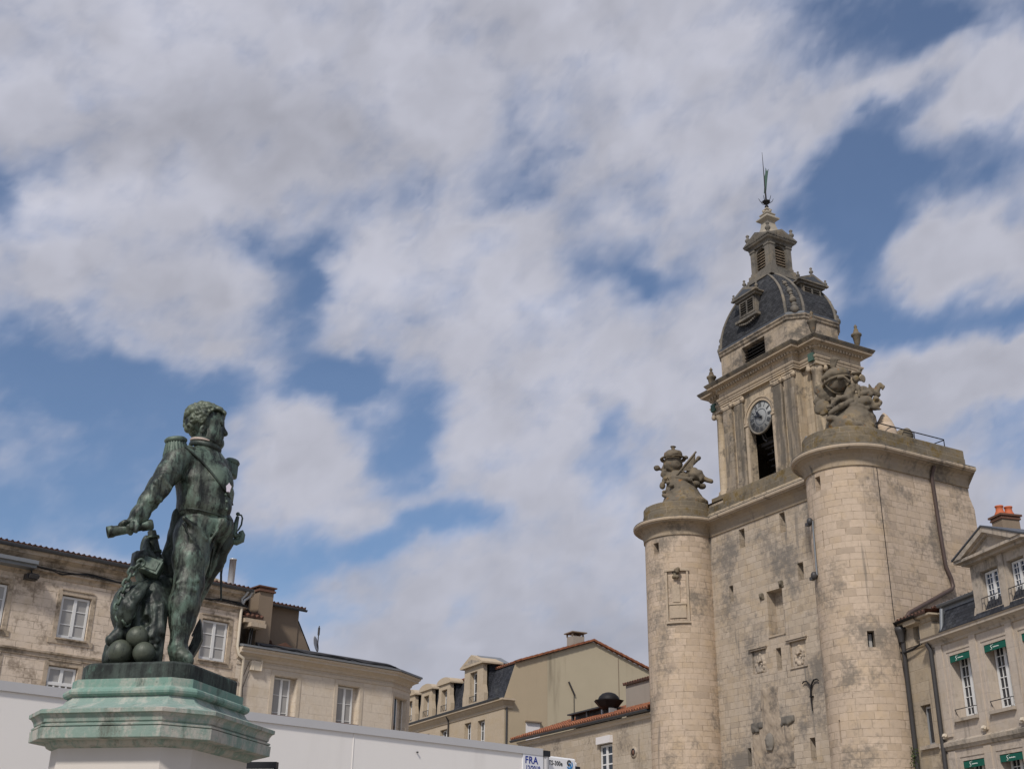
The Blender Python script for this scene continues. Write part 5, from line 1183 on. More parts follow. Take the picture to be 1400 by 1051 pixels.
m = MB(); m.prism_y([(bx1-.02, 13.42), (bx1+.74, 12.15), (bx1+1.18, zt+.2), (bx1+1.28, zt+.24), (bx1+.84, 12.2), (bx1+.08, 13.47)], by+.1, by+5.1); m.build('barge_board', M['iron'], hu)
m = MB(); tile_roof(m, bx0-.1, bx1+.2, by-.25, bz+.1, by+5, bz+.7); m.build('roof', M['tile2'], hu); gutter(hu, bx0-.1, bx1+.22, by-.3, bz, .08, 'zincd')
m = MB(); tile_roof(m, ka(1.45), ka(2.1), .5, zt+1.25, 1.6, zt+1.75); m.v = [(x, y, z-(x-ka(1.45))*.75) for x, y, z in m.v]; m.build('lean_to_roof', M['tile2'], hu)
m = MB(); m.box(ka(1.9), ka(2.45), .5, 1.2, zt+.7, zt+1.0); m.prism_y([(ka(1.85), zt+1.0), (ka(2.5), zt+1.0), (ka(2.2), zt+1.18)], .45, 1.25); m.build('ridge_cap', M['brickr'], hu)
m = MB(); m.box(ka(.15), ka(.95), -.28, .3, zk(10.35)+.0, zk(10.5)); m.box(ka(.3), ka(.9), -.5, .2, zk(10.2), zk(10.35)-.01); m.build('ledge_stub', M['house_a2'], ha)
m = MB(); tile_roof(m, ka(.1), ka(.85), -.3, zk(10.58), .5, zk(10.85)); m.build('ledge_tiles', M['tile2'], ha)
# dish and aerial
an = frame_at('satellite_dish', A0+np.array([0, 0, 0]), 48); tag(an, 'small grey satellite dish on a thin mast above the pale house roof', 'antenna')
m = MB(); dx = 4.8; m.tube([(dx+.12, 1.2, zt+.6), (dx+.14, 1.2, 13.28)], .025, 6); m.tube([(dx+.135, 1.2, 12.85), (dx+.138, 1.2, 13.2)], .05, 6); m.build('mast', M['pipe'], an)
m = MB(); R = Matrix.Rotation(rad(75), 3, 'X') @ Matrix.Rotation(rad(38), 3, 'Y'); m.lathe([(.0, 0), (.2, .012), (.36, .06), (.37, .07), (.2, .03), (.0, .02)], n=20, R=R, org=(dx-.1, 1.1, 12.38), cap=False); m.build('dish', M['dish'], an)

# ---- C: cream house with slate mansard and bare gable
K2 = 69/66.0; zc2 = lambda z: CAMH+(z-CAMH)*K2
C0 = np.array([-.156*K2, 66.0*K2, 0]); hc = frame_at('mansard_house', C0, 180-27); tag(hc, 'cream stone house with a slate mansard, stone dormers and a bare tan gable', 'house')
L = 15.5; zE, zM = zc2(11.36), zc2(13.72)
kx = lambda s: -s*K2
wC = [(kx(5.05), kx(4.17), zc2(9.3), zc2(10.93)), (kx(3.31), kx(2.39), zc2(9.3), zc2(10.88)), (kx(8.5), kx(7.47), zc2(9.3), zc2(10.92)), (kx(11.0), kx(10.1), zc2(9.3), zc2(10.92)), (kx(13.2), kx(12.3), zc2(9.3), zc2(10.92))]
GW = 9.7*K2
m = MB(); m.panel([-L, 0], [0, zE], [w_+(.3,) for w_ in wC], back=True); back_shell(m, -L, -.01, GW, 0, zE); m.build('wall', M['house_c'], hc)
for w_ in wC: window(hc, w_[0]+.05, w_[1]-.05, w_[2], w_[3]-.03, .22, 2, 3, 'white', 'glass_d', .07, .03)
m = MB(); m.sweep([(-L, 0), (.05, 0), (.05, .5)], [(.0, zE-.18), (.05, zE-.16), (.05, zE-.02), (.12, zE+.05), (.26, zE+.2), (.36, zE+.24), (.36, zE+.34), (.0, zE+.4)]); m.build('cornice', M['house_c'], hc)
m = MB(); m.prism_x([(-.06, zE+.36), (.7, zM), (1.2, zM+.02), (1.2, zE+.36)], -L, 0); m.build('mansard', M['slate2'], hc)
gutter(hc, -L, .1, -.34, zE+.42, .1, 'zincd')
# gable: profile along y
yr, zr = 5.63*K2, zc2(15.36); ye, ze = 9.6*K2, zc2(14.0)
m = MB(); m.add([(.02, .02, 0), (.02, GW, 0), (.02, ye, ze), (.02, yr, zr), (.02, .7, zM+.05), (.02, -.04, zE+.4), (.02, .02, zE+.3)], [(0, 1, 2, 3, 4, 5, 6)], None); m.build('gable_wall', M['plaster'], hc)
m = MB(); m.box(.025, .045, .1, 2.75*K2, 0, zc2(14.0)) if False else None
m.add([(.028, .05, 0), (.028, 2.66*K2, 0), (.028, 2.66*K2, zc2(14.33)), (.028, .72, zM), (.028, -.02, zE+.45), (.028, .05, zE+.3)], [(0, 1, 2, 3, 4, 5)]); m.build('gable_strip', render_plaster('gable_strip_render', (.40, .325, .225), .35), hc)
m = MB(); m.add([(-L, .72, zM+.03), (0, .72, zM+.03), (0, yr, zr-.05), (-L, yr, zr-.05)], [(0, 1, 2, 3)]); m.add([(-L, yr, zr-.05), (0, yr, zr-.05), (0, ye+.3, ze-.15), (-L, ye+.3, ze-.15)], [(0, 1, 2, 3)])
tile_roof(m, -L, .16, .6, zM+.0, yr, zr+.04); m.build('roof', M['tile'], hc)
m = MB(); 
for (ya, za, yb, zb_) in ((.62, zM+.02, yr, zr+.06), (yr, zr+.06, ye+.25, ze-.02)):
    n = int(math.hypot(yb-ya, zb_-za)/.36)
    for i in range(n):
        t = (i+.5)/n; m.obox((.1, ya+(yb-ya)*t, za+(zb_-za)*t+.03), (.14, .2, .055), Matrix.Rotation(math.atan2(zb_-za, yb-ya)+.06*(1 if yb-ya > 0 and zb_ > za else -1), 3, 'X'))
m.build('verge_tiles', M['tile'], hc)
m = MB(); m.box(-.85, -.1, 4.4*K2, 5.15*K2, zr-.6, zr+.28); o = m.build('chimney', M['plaster2'], hc)
m = MB(); m.box(-1.0, .04, 4.28*K2, 5.28*K2, zr+.46, zr+.52)
for yy in (4.4, 5.1):
    for xx in (-.85, -.2): m.box(xx, xx+.08, yy*K2-.04, yy*K2+.04, zr+.282, zr+.46)
m.build('chimney_cap', M['brown'], o)
b = MB(); b.box(.03, .05, 1.31*K2, 2.19*K2, zc2(9.4), zc2(10.55)); o = b.build('window', M['shutter'], hc); b = MB(); b.box(.03, .2, 1.27*K2, 2.23*K2, zc2(10.55), zc2(10.62)); b.build('lintel', M['brown'], o)
m = MB(); m.tube([(.06, .12, 0), (.06, .12, zE-.1)], .055, 8); m.tube([(.05, 4.35*K2, zc2(9.8)), (.05, 4.35*K2, zc2(12.3))], .022, 6); m.tube([(.08, 4.4*K2, zc2(12.2)), (.08, 4.0*K2, zc2(12.95))], .05, 6); m.tube([(-7.2*K2, -.06, 0), (-7.2*K2, -.06, zE-.1), (-7.1*K2, -.3, zE+.3)], .055, 8); m.build('drainpipe', M['pipe'], hc)
m = MB(); m.box(.03, .036, 7.33*K2, 7.37*K2, zc2(10), zc2(14.6)); m.build('gable_seam', M['brown'], hc)
def c_dormer(xm, wd, zs, ztop, gable):
    o = None; h = wd/2; m = MB(); zb0 = zE+.5; ww = .5 if gable else .43
    prof = [(xm-h, zb0), (xm+h, zb0), (xm+h, zb0+.5), (xm+h-.16, zb0+.95), (xm+h-.2, zs), (xm-h+.2, zs), (xm-h+.16, zb0+.95), (xm-h, zb0+.5)]
    m.panel([xm-h+.2, xm+h-.2], [zb0, zs], [(xm-ww, xm+ww, zb0+.1, zs-.32, .4)], lambda x, z, d: (x, -.2+d, z), back=True)
    m.prism_y([(xm-h, zb0), (xm-h+.2, zb0), (xm-h+.2, zs), (xm-h+.16, zb0+1.0), (xm-h, zb0+.5)], -.2, .06); m.prism_y([(xm+h-.2, zb0), (xm+h, zb0), (xm+h, zb0+.5), (xm+h-.16, zb0+1.0), (xm+h-.2, zs)], -.2, .06)
    ck = MB(); ck.box(xm-h+.2, xm+h-.2, .24, 1.2, zb0, zs-.002)
    if gable: m.prism_y([(xm-h-.1, zs), (xm+h+.1, zs), (xm+h+.1, zs+.1), (xm, ztop), (xm-h-.1, zs+.1)], -.4, 1.0)
    else:
        n = 10; pts = [(xm-h-.02, zs), (xm+h+.02, zs)]+[(xm+(h+.02)*math.cos(PI*i/n), zs+.08+(ztop-zs-.08)*math.sin(PI*i/n)) for i in range(n+1)]; m.prism_y(pts, -.3, .9)
    o = m.build('dormer', M['house_c'], hc); ck.build('dormer_cheek', M['slate2'], o)
    if gable:
        m = MB(); m.prism_y([(xm-h+.25, zs+.14), (xm+h-.25, zs+.14), (xm, ztop-.28)], -.405, -.38); m.build('tympanum', M['house_e2'], o)
    wo = window(o, xm-ww+.03, xm+ww-.03, zb0+.12, zs-.34, .08, 2, 3, 'white', 'glass_d', .07, .03)
    m = MB()
    m.tube([(xm-ww, -.22, zb0+.45), (xm+ww, -.22, zb0+.45)], .018, 6)
    for k in range(6): m.tube([(xm-ww+2*ww*k/5, -.22, zb0+.1), (xm-ww+2*ww*k/5, -.22, zb0+.45)], .012, 5)
    m.build('window_rail', M['pipe'], o)
    m = MB(); m.box(xm-h+.2, xm+h-.2, .1, 1.5, zs+.05, zs+.15) if not gable else m.prism_y([(xm-h, zs+.1), (xm+h, zs+.1), (xm, ztop+.02)], 0, 1.6); m.build('dormer_roof', M['zinc'], o)
c_dormer(kx(3.6), 2.95, zc2(13.95), zc2(14.6), True)
for s_ in (7.65, 10.35, 13.0): c_dormer(kx(s_), 2.05, zc2(13.5), zc2(13.9), False)

# ---- D: low stone house beside the tower
D0 = np.array([6.74, 51.866, 0])
hd_ = frame_at('low_stone_house', D0, 180-26); tag(hd_, 'low stone house with a terracotta tile roof and round window beside the tower', 'house')
zD = 9.0
wD = [(-5.6, -4.42, 6.9, 8.4), (-12.2, -11.4, 6.9, 8.45), (-5.6, -4.42, 3, 5.2)]
m = MB(); m.panel([-13.9, -.9], [0, zD], [w_+(.16,) for w_ in wD], back=True); back_shell(m, -13.9, -.9, 4.2, 0, zD); m.build('wall', M['house_d'], hd_)
for w_ in wD[:2]:
    o = window(hd_, w_[0]+.03, w_[1]-.03, w_[2]+.05, w_[3]-.16, .08, 2, 3, 'white', 'glass_d', .1, .06)
    m = MB(); m.box(w_[0]-.04, w_[1]+.04, -.16, .08, w_[3]-.12, w_[3]+.2); m.build('shutter_box', M['shutter'], o)
m = MB(); m.lathe([(.16, .0), (.25, .0), (.25, .05), (.16, .07)], n=20, R=Matrix.Rotation(PI/2, 3, 'X'), org=(-2.58, .02, 7.68), cap=False); o = m.build('round_window', M['house_d'], hd_); m = MB(); m.lathe([(0, 0), (.165, 0), (.165, .04), (0, .04)], n=20, R=Matrix.Rotation(PI/2, 3, 'X'), org=(-2.58, .0, 7.68), cap=False); m.build('pane', M['glass_d'], o); m = MB(); m.sphere((-2.55, -.06, 7.66), (.08, .05, .12), 8); m.build('ornament', M['brickr'], o)
m = MB(); m.sweep([(-13.9, 0), (-.9, 0)], [(.0, zD-.02), (.05, zD), (.07, zD+.1), (.15, zD+.13), (.15, zD+.2), (0, zD+.22)]); m.build('cornice', M['house_b2'], hd_)
gutter(hd_, -14.3, -.9, -.28, zD+.3, .09, 'zincd')
m = MB(); tile_roof(m, -14.3, -.85, -.3, zD+.40, 3.8, zD+1.8); m.build('roof', M['tile'], hd_)
m = MB(); m.box(-5.9, -1.2, 1.7, 3.5, zD+.5, 11.15); m.build('rear_wall', M['plaster2'], hd_); m = MB(); tile_roof(m, -6.0, -1.1, 1.6, 11.22, 3.5, 11.6); m.build('rear_roof', M['tile2'], hd_)
m = MB(); m.box(-10.85, -7.2, 1.2, 2.4, 10.3, 10.37)
for xx in (-10.6, -9.1, -7.5): m.box(xx, xx+.12, 1.3, 1.42, zD+.7, 10.298)
m.box(-10.7, -7.3, 1.6, 2.3, zD+.6, 10.29); m.build('roof_hatch', M['pipe'], hd_)
cw = frame_at('extractor_cowl', D0, 180-26); tag(cw, 'black round extractor cowl on the low tiled roof beside the tower', 'roof vent')
m = MB(); cx_ = -6.5; m.lathe([(.2, zD+.7), (.2, 10.05), (.32, 10.08), (.5, 10.2), (.72, 10.44), (.74, 10.48), (.5, 10.5)], cx_, 1.1, 8, smooth=False); m.build('hood', M['iron'], cw)
m = MB(); m.lathe([(.52, 10.49), (.52, 10.56), (.46, 10.68), (.33, 10.8), (.16, 10.86), (0, 10.88)], cx_, 1.1, 18); m.build('dome_top', M['iron'], cw)
m = MB(); m.box(cx_-.42, cx_-.3, .9, 1.3, zD+.6, 10.1); m.box(cx_+.3, cx_+.4, .9, 1.3, zD+.6, 10.1); m.build('bracket', M['galv'], cw)

# ---- N: narrow house squeezed between tower and E
PN = np.array([13.9044, 41.7726, 0]); AZE = 180-14
hn = frame_at('narrow_house', PN, AZE); tag(hn, 'narrow stone house front between the tower and the corner house', 'house')
wN = [(.7, 1.08, 9.86, 10.56, .3), (.6, 1.2, 6.57, 7.88, .22), (.6, 1.2, 2.8, 4.6, .22)]
m = MB(); m.panel([0.02, 1.86], [0, 10.55], wN, back=True); back_shell(m, .02, 1.86, 3.2, 0, 10.55); m.build('wall', M['house_n'], hn)
b = MB(); b.box(.72, .8, .2, .26, 9.87, 10.54); b.box(.98, 1.06, .2, .26, 9.87, 10.54); b.box(.72, 1.06, .2, .26, 10.48, 10.54); o = b.build('window', M['galv'], hn); b = MB(); b.box(.75, 1.05, .24, .25, 9.88, 10.5); b.build('pane', M['glass_d'], o)
for w_ in wN[1:]:
    b = MB(); b.box(w_[0]+.12, w_[0]+.18, .12, .18, w_[2]+.03, w_[3]-.06); b.box(w_[1]-.08, w_[1]-.03, .12, .18, w_[2]+.03, w_[3]-.06); b.box(w_[0]+.18, w_[1]-.08, .12, .18, w_[3]-.12, w_[3]-.06); b.box(w_[0]+.18, w_[1]-.08, .12, .18, w_[2]+.03, w_[2]+.08); o = b.build('window', M['galv'], hn)
    b = MB(); b.box(w_[0]+.13, w_[1]-.03, .15, .16, w_[2]+.03, w_[3]-.06); b.build('pane', M['glass_d'], o)
    b = MB(); b.box(w_[0]-.15, w_[1]+.3, -.12, .1, w_[2]-.13, w_[2]-.01); b.build('sill', M['house_e2'], hn)
m = MB(); m.sweep([(.02, 0), (1.86, 0), (1.86, 1.2)], [(.0, 10.52), (.04, 10.54), (.06, 10.66), (.18, 10.68), (.22, 10.7), (.22, 10.76), (0, 10.78)]); m.prism_y([(.55, 10.56), (1.25, 10.56), (1.3, 10.62), (1.2, 10.72), (.9, 10.76), (.6, 10.72), (.5, 10.62)], -.26, -.05); m.build('cornice', M['house_n'], hn)
m = MB(); m.sweep([(.02, 0), (1.8, 0)], [(.0, 9.78), (.03, 9.79), (.05, 9.86), (.07, 9.88), (.0, 9.92)]); m.build('string_course', M['house_n'], hn)
m = MB(); tile_roof(m, .0, 1.95, -.26, 10.84, 1.5, 11.04); m.build('roof', M['tile2'], hn); gutter(hn, -.02, 1.4, -.3, 10.78, .06, 'iron')
m = MB(); m.tube([(.2, -.2, 10.5), (.16, -.1, 10.2), (.16, -.1, 0)], .085, 10); m.lathe([(.09, 10.1), (.16, 10.45), (.2, 10.5), (.2, 10.62), (.1, 10.62)], .18, -.16, 10); m.build('drainpipe', M['pipe'], hn)
m = MB(); m.tube([(-.05, -.12, 9.8), (.3, -.15, 9.72), (.8, -.13, 9.76), (1.3, -.12, 9.86), (1.75, -.12, 9.95), (1.82, -.14, 9.5), (1.86, -.16, 7), (1.9, -.16, 0)], .035, 6); m.build('facade_cable', M['cable'], hn)
for (x, z, s_, nme, lb) in ((.12, 6.25, .26, 'wall_fern', 'tuft of green fern growing behind the dark drainpipe of the narrow house'), (-.12, 10.85, .16, 'wall_weed', 'sprig of weed growing at the roof corner of the narrow house against the tower')):
    m = MB()
    for k in range(260 if s_ > .2 else 60):
        c = Vector((x+rnd.gauss(0, s_*.4), -.16+rnd.gauss(0, .07), z+rnd.gauss(0, s_*.7 if s_ > .2 else .05))); d = Vector((rnd.gauss(0, 1), rnd.gauss(0, 1)-.5, rnd.gauss(0, 1)-.3)).normalized()*rnd.uniform(.04, .1); n_ = Vector((rnd.gauss(0, 1), rnd.gauss(0, 1), rnd.gauss(0, 1))).normalized()*.02
        m.add([c, c+d*.5+n_, c+d, c+d*.5-n_], [(0, 1, 2, 3)])
    o = m.build(nme, M['leaf']); o.location = PN; o.rotation_euler = hn.rotation_euler; tag(o, lb, 'plant')

# ---- E: corner house with green awnings on the right
he = frame_at('corner_house', PN, AZE); tag(he, 'stone house with green awnings, slate mansard and pedimented dormer on the right', 'house')
X0, X1 = 1.88, 9.5; ZE = 9.62; yF = -.12
wE = []
for i in range(4):
    xa = 2.78+i*1.87; wE += [(xa, xa+1.1, 7.16, 9.16), (xa, xa+1.1, 3.9, 5.87)]
fnE = lambda x, z, d: (x, yF+d, z)
m = MB(); m.panel([X0, X1], [0, ZE], [w_+(.42,) for w_ in wE], fnE, back=True); m.quad((X0, 3.2, 0), (X0, yF, 0), (X0, yF, ZE), (X0, 3.2, ZE)); m.quad((X1, yF, 0), (X1, 7, 0), (X1, 7, ZE), (X1, yF, ZE)); m.quad((X1, 7, 0), (X0, 7, 0), (X0, 7, ZE), (X1, 7, ZE)); m.build('wall', M['house_e'], he)
for i, w_ in enumerate(wE):
    window(he, w_[0]+.03, w_[1]-.03, w_[2]+.03, w_[3]-.03, yF+.33, 4, 6, 'white', 'glass_d', .085, .026)
    aw = MB(); za, zb = w_[3]-.22, w_[3]-.005
    aw.box(w_[0]+.015, w_[1]-.015, yF+.0, yF+.025, za, zb-.02); aw.box(w_[0]+.015, w_[1]-.015, yF+.026, yF+.2, zb-.08, zb-.03); o = aw.build('awning', M['green'], he)
    lg = MB(); xm = w_[0]+.38; zm = (za+zb)/2-.01; y_ = yF-.004
    lg.tube([(xm+.045, y_, zm+.055), (xm+.0, y_, zm+.07), (xm-.035, y_, zm+.045), (xm-.01, y_, zm+.005), (xm+.02, y_, zm-.02), (xm+.015, y_, zm-.055), (xm-.02, y_, zm-.07), (xm-.05, y_, zm-.055)], .009, 5)
    lg.sphere((xm+.085, y_, zm+.08), (.014, .004, .014), 6)
    # the script beside the swirl is too small to read in the photo: a broken thin line
    for k in range(9): lg.box(xm+.08+k*.033, xm+.08+k*.033+.022, y_-.003, y_+.004, zm-.018+(.006 if k % 2 else 0), zm+.008+(.008 if k % 3 == 0 else 0))
    lg.build('logo', M['awhite'], o)
    m = MB(); m.box(w_[0]-.06, w_[1]+.06, yF-.12, yF+.42, w_[2]-.1, w_[2]-.005); m.build('sill', M['house_e2'], he)
    m = MB(); zr = w_[2]+.28; m.tube([(w_[0]-.0, yF+.02, w_[2]+.12), (w_[0]+.02, yF-.06, zr), (w_[1]-.02, yF-.06, zr), (w_[1], yF+.02, zr)], .014, 6); m.tube([(w_[1]-.1, yF-.06, zr), (w_[1]-.1, yF-.06, w_[2])], .01, 5); m.build('window_rail', M['pipe'], he)
    m = MB()
    for (a, b_, c, d) in ((w_[0]-.2, w_[0]-.12, w_[2]-.2, w_[3]+.18), (w_[1]+.12, w_[1]+.2, w_[2]-.2, w_[3]+.18), (w_[0]-.12, w_[1]+.12, w_[3]+.12, w_[3]+.18)): m.box(a, b_, yF-.022, yF+.02, c, d)
    m.build('window_surround', M['house_e'], he)
for i in range(5):
    xa = 2.78+i*1.87-.39-.1; 
    for z0, z1 in ((6.66, 9.58), (3.3, 6.2)):
        m = MB(); m.box(xa-.17, xa+.17, yF-.05, yF+.02, z0, z1); m.build('pilaster_strip', M['house_e'], he)
m = MB(); m.sweep([(X0, 3), (X0, yF), (X1, yF)], [(.0, ZE-.06), (.05, ZE-.04), (.07, ZE+.04), (.2, ZE+.14), (.26, ZE+.16), (.26, ZE+.24), (.3, ZE+.28), (.0, ZE+.36)]); m.build('cornice', M['house_e2'], he)
m = MB(); m.sweep([(X0, 3), (X0, yF), (X1, yF)], [(.0, 6.24), (.06, 6.26), (.1, 6.34), (.12, 6.36), (.12, 6.48), (.0, 6.56)]); m.build('string_course', M['house_e2'], he)
zm0, zm1 = ZE+.36, 10.86
m = MB(); m.prism_x([(yF-.1, zm0), (yF+.34, zm1), (3.2, zm1+.02), (3.2, zm0)], X0+.62, X1); m.build('mansard', M['slate2'], he)
m = MB(); m.prism_x([(yF+.28, zm1-.2), (yF+.3, zm1+.08), (3.2, zm1+.12), (3.2, zm1-.2)], X0+.3, X1); m.tube([(X0+.7, yF-.02, zm0), (X0+.68, yF+.1, zm1-.1)], .07, 8); m.build('zinc_flashing', M['zinc'], he)
gutter(he, X0+.35, 4.6, yF+.2, zm1+.1, .08, 'zinc')
m = MB(); tile_roof(m, X0-.2, X1, yF+.3, zm1+.14, 3.5, zm1+.5, amp=.035); m.build('roof', M['tile2'], he)
m = MB(); m.tube([(X0+.02, yF-.2, 9.72), (X0+.06, yF-.1, 9.5), (X0+.08, yF-.1, 0)], .075, 10); m.build('drainpipe', M['pipe'], he)
for i, x in enumerate((2.1, 4.2, 6.1, 7.9)):
    m = MB(); zz = 6.62; m.box(x-.04, x+.02, yF-.14, yF, zz, zz+.05); m.obox((x+.04, yF-.12, zz+.1), (.07, .04, .05), Matrix.Rotation(rad(-30), 3, 'X')); m.build('floodlight', M['cream'], he)
# pedimented double dormer
dx0, dx1 = 4.52, 7.35; yd = yF+.0; zd0, zd1 = 10.08, 11.72
wd_ = [(4.99, 5.88, 10.2, 11.42, .26), (6.36, 7.22-.05, 10.2, 11.42, .26)]
m = MB(); m.panel([dx0, dx1], [zd0, zd1], wd_, lambda x, z, d: (x, yd+d, z), back=True); m.quad((dx0, 2.5, zd0), (dx0, yd, zd0), (dx0, yd, zd1), (dx0, 2.5, zd1)); m.quad((dx1, yd, zd0), (dx1, 2.5, zd0), (dx1, 2.5, zd1), (dx1, yd, zd1)); m.quad((dx0, yd, zd1), (dx1, yd, zd1), (dx1, 2.5, zd1), (dx0, 2.5, zd1))
m.prism_y([(dx0-.12, zd0), (dx0, zd0), (dx0, zd0+.3), (dx0-.05, zd0+.2)], yd-.02, yd+.3); m.box(6.0, 6.25, yd-.05, yd+.02, zd0, zd1)
dm = m.build('dormer', M['house_e2'], he)
for w_ in wd_:
    window(dm, w_[0]+.03, w_[1]-.03, w_[2]+.03, w_[3]-.03, yd+.16, 4, 6, 'white', 'glass_b', .07, .024)
    m = MB(); m.tube([(w_[0], yd-.08, w_[2]+.36), (w_[1], yd-.08, w_[2]+.36)], .014, 6)
    for k in range(7): m.tube([(w_[0]+(w_[1]-w_[0])*k/6, yd-.08, w_[2]+.0), (w_[0]+(w_[1]-w_[0])*k/6, yd-.08, w_[2]+.36)], .008, 5)
    m.build('window_rail', M['pipe'], dm)
m = MB(); px0_, px1_ = dx0-.32, dx1+.32; pm = (dx0+dx1)/2
m.prism_y([(px0_+.2, zd1+.002), (px1_-.2, zd1+.002), (px1_-.1, zd1+.1), (px0_+.1, zd1+.1)], yd-.2, 2.6); m.prism_y([(px0_, zd1+.102), (px1_, zd1+.102), (px1_, zd1+.19), (px0_, zd1+.19)], yd-.36, 2.6)
za = 12.62
for sg in (-1, 1):
    xe = pm+sg*(px1_-px0_)/2
    P4 = [(xe, zd1+.192), (xe-sg*.45, zd1+.192), (pm, za-.17), (pm, za)]; P4 = P4 if sg < 0 else P4[::-1]
    m.prism_y(P4, yd-.4, 2.6); P4 = [(xe-sg*.45, zd1+.192), (xe-sg*.62, zd1+.192), (pm, za-.25), (pm, za-.17)]; P4 = P4 if sg < 0 else P4[::-1]; m.prism_y(P4, yd-.28, 2.6)
m.prism_y([(px0_+.5, zd1+.19), (px1_-.5, zd1+.19), (pm, za-.2)], yd-.18, 2.5); m.build('pediment', M['house_e2'], dm)
m = MB()
for sg in (-1, 1):
    xe = pm+sg*((px1_-px0_)/2+.02); P4 = [(xe, zd1+.2), (pm, za+.005), (pm, za+.05), (xe, zd1+.245)]; P4 = P4 if sg > 0 else P4[::-1]; m.prism_y(P4, yd-.43, 2.6)
m.build('pediment_lead', M['zincd'], dm)
ch = frame_at('chimney_stack', PN, AZE); tag(ch, 'rendered chimney stack with two terracotta pots behind the pedimented dormer', 'chimney')
m = MB(); m.box(2.74, 3.3, 2.3, 3.0, 10.9, 13.92); m.build('stack', M['brown'], ch)
m = MB(); m.box(2.7, 3.34, 2.26, 3.04, 13.92, 13.98); m.box(2.72, 3.32, 2.28, 3.02, 13.982, 14.03); m.box(2.66, 3.38, 2.22, 3.08, 14.032, 14.1); m.build('chimney_cap', M['brickr'], ch)
for yy in (2.48, 2.84):
    m = MB(); m.lathe([(.2, 14.1), (.19, 14.16), (.13, 14.28), (.12, 14.4), (.145, 14.42), (.145, 14.46), (.08, 14.46)], 3.02, yy, 14); m.build('chimney_pot', M['terra'], ch)
# ------------------------------------------------------------------ trailer, notice board, pedestal
T0 = np.array([.61, 20.82, 0]); TAZI = 47.3
tk = frame_at('refrigerated_trailer', T0, TAZI); tag(tk, 'long white refrigerated trailer parked behind the statue pedestal', 'trailer')
TL = 13.4
m = MB(); m.box(-TL, .02, .02, 2.55, 1.05, 3.9); m.build('body', M['trailer'], tk)
m = MB(); m.box(-TL, .0, -.012, .12, 3.885, 4.0); m.box(-TL, .02, .1, 2.57, 3.9, 3.985); m.box(-TL, 0, -.006, .05, 1.0, 1.14); m.build('top_rail', M['alu'], tk)
m = MB()
for xx in (-TL+.02, -11.2, -7.6, -3.9): m.box(xx-.006, xx+.006, .012, .03, 1.15, 3.88)
m.build('panel_seam', M['trailer'], tk)
m = MB()
for xx in (-12.3, -9.2, -6.55, -6.1, -2.7): m.lathe([(.014, -.01), (.012, .016), (0, .018)], n=8, R=Matrix.Rotation(PI/2, 3, 'X'), org=(xx, 0, 3.78-.05*(xx % 2)), cap=False)
m.build('rivet', M['pipe'], tk)
m = MB(); m.tube([(.09, .03, 1.05), (.09, .03, 3.95)], .055, 14); m.box(.03, .15, 0, 2.5, 1.05, 3.9); m.build('corner_post', M['alu'], tk)
m = MB(); m.box(.015, .155, -.03, .1, 3.88, 3.975); m.build('post_cap', M['black'], tk)
m = MB(); m.box(-.455, .012, -.0035, .02, 3.42, 3.885); st = m.build('sticker', M['sticker'], tk)
def text(par, s_, x, z, size, mat, y, name='lettering', sx=1.0, bold=0.0, spacing=1.0):
    cu = bpy.data.curves.new(name, 'FONT'); cu.body = s_; cu.size = size; cu.extrude = .0006; cu.offset = bold; cu.space_character = spacing; cu.resolution_u = 3
    to = bpy.data.objects.new(name, cu); COL.objects.link(to); dg = bpy.context.evaluated_depsgraph_get(); me = bpy.data.meshes.new_from_object(to.evaluated_get(dg)); bpy.data.objects.remove(to)
    me.transform(Matrix.Translation((x, y, z)) @ Matrix.Rotation(PI/2, 4, 'X') @ Matrix.Diagonal((sx, 1, 1, 1))); me.materials.clear(); me.materials.append(mat)
    o = bpy.data.objects.new(name, me); COL.objects.link(o); o.parent = par; return o
text(st, 'FRA', -.415, 3.742, .158, M['blue'], -.006, sx=1.02, bold=.004, spacing=1.12)
text(st, '12/2019', -.40, 3.628, .115, M['blue'], -.006, sx=.9, bold=.0028)
un = MB(); un.box(.162, .93, .12, 2.4, 1.9, 3.92); un.box(.93, 1.05, .2, 2.32, 1.9, 3.88); u_ = un.build('refrigeration_unit', M['unit'], tk)
bv = u_.modifiers.new('bevel', 'BEVEL'); bv.width = .03; bv.segments = 3
text(u_, 'TS-300e', .262, 3.775, .105, M['black'], .116, sx=.9, bold=.002, spacing=1.05)
m = MB()
def arcp(cx, cz, r, a0, a1, n=10): return [(cx+r*math.cos(rad(a0+(a1-a0)*i/n)), .114, cz+r*math.sin(rad(a0+(a1-a0)*i/n))) for i in range(n+1)]
m.tube(arcp(.755, 3.835, .04, 20, 270), .012, 6); m.build('logo', M['black'], u_)
m = MB(); m.tube(arcp(.755, 3.782, .04, 90, -170), .012, 6); m.tube(arcp(.76, 3.81, .075, -60, 35), .008, 6); m.build('logo', M['cyan'], u_)
m = MB()
for z in (3.73, 3.6, 3.48, 3.36): m.box(.96, 1.065, .15, .7, z, z+.07)
m.sphere((.86, .118, 3.73), (.012, .006, .012), 8); m.build('unit_grille', M['black'], u_)
m = MB(); m.box(-TL+.2, 0, .35, .5, .8, 1.05); m.box(-TL+.2, 0, 2.05, 2.2, .8, 1.05); m.box(-4.4, -4.2, .4, 2.1, .0, .8); m.build('chassis', M['pipe'], tk)
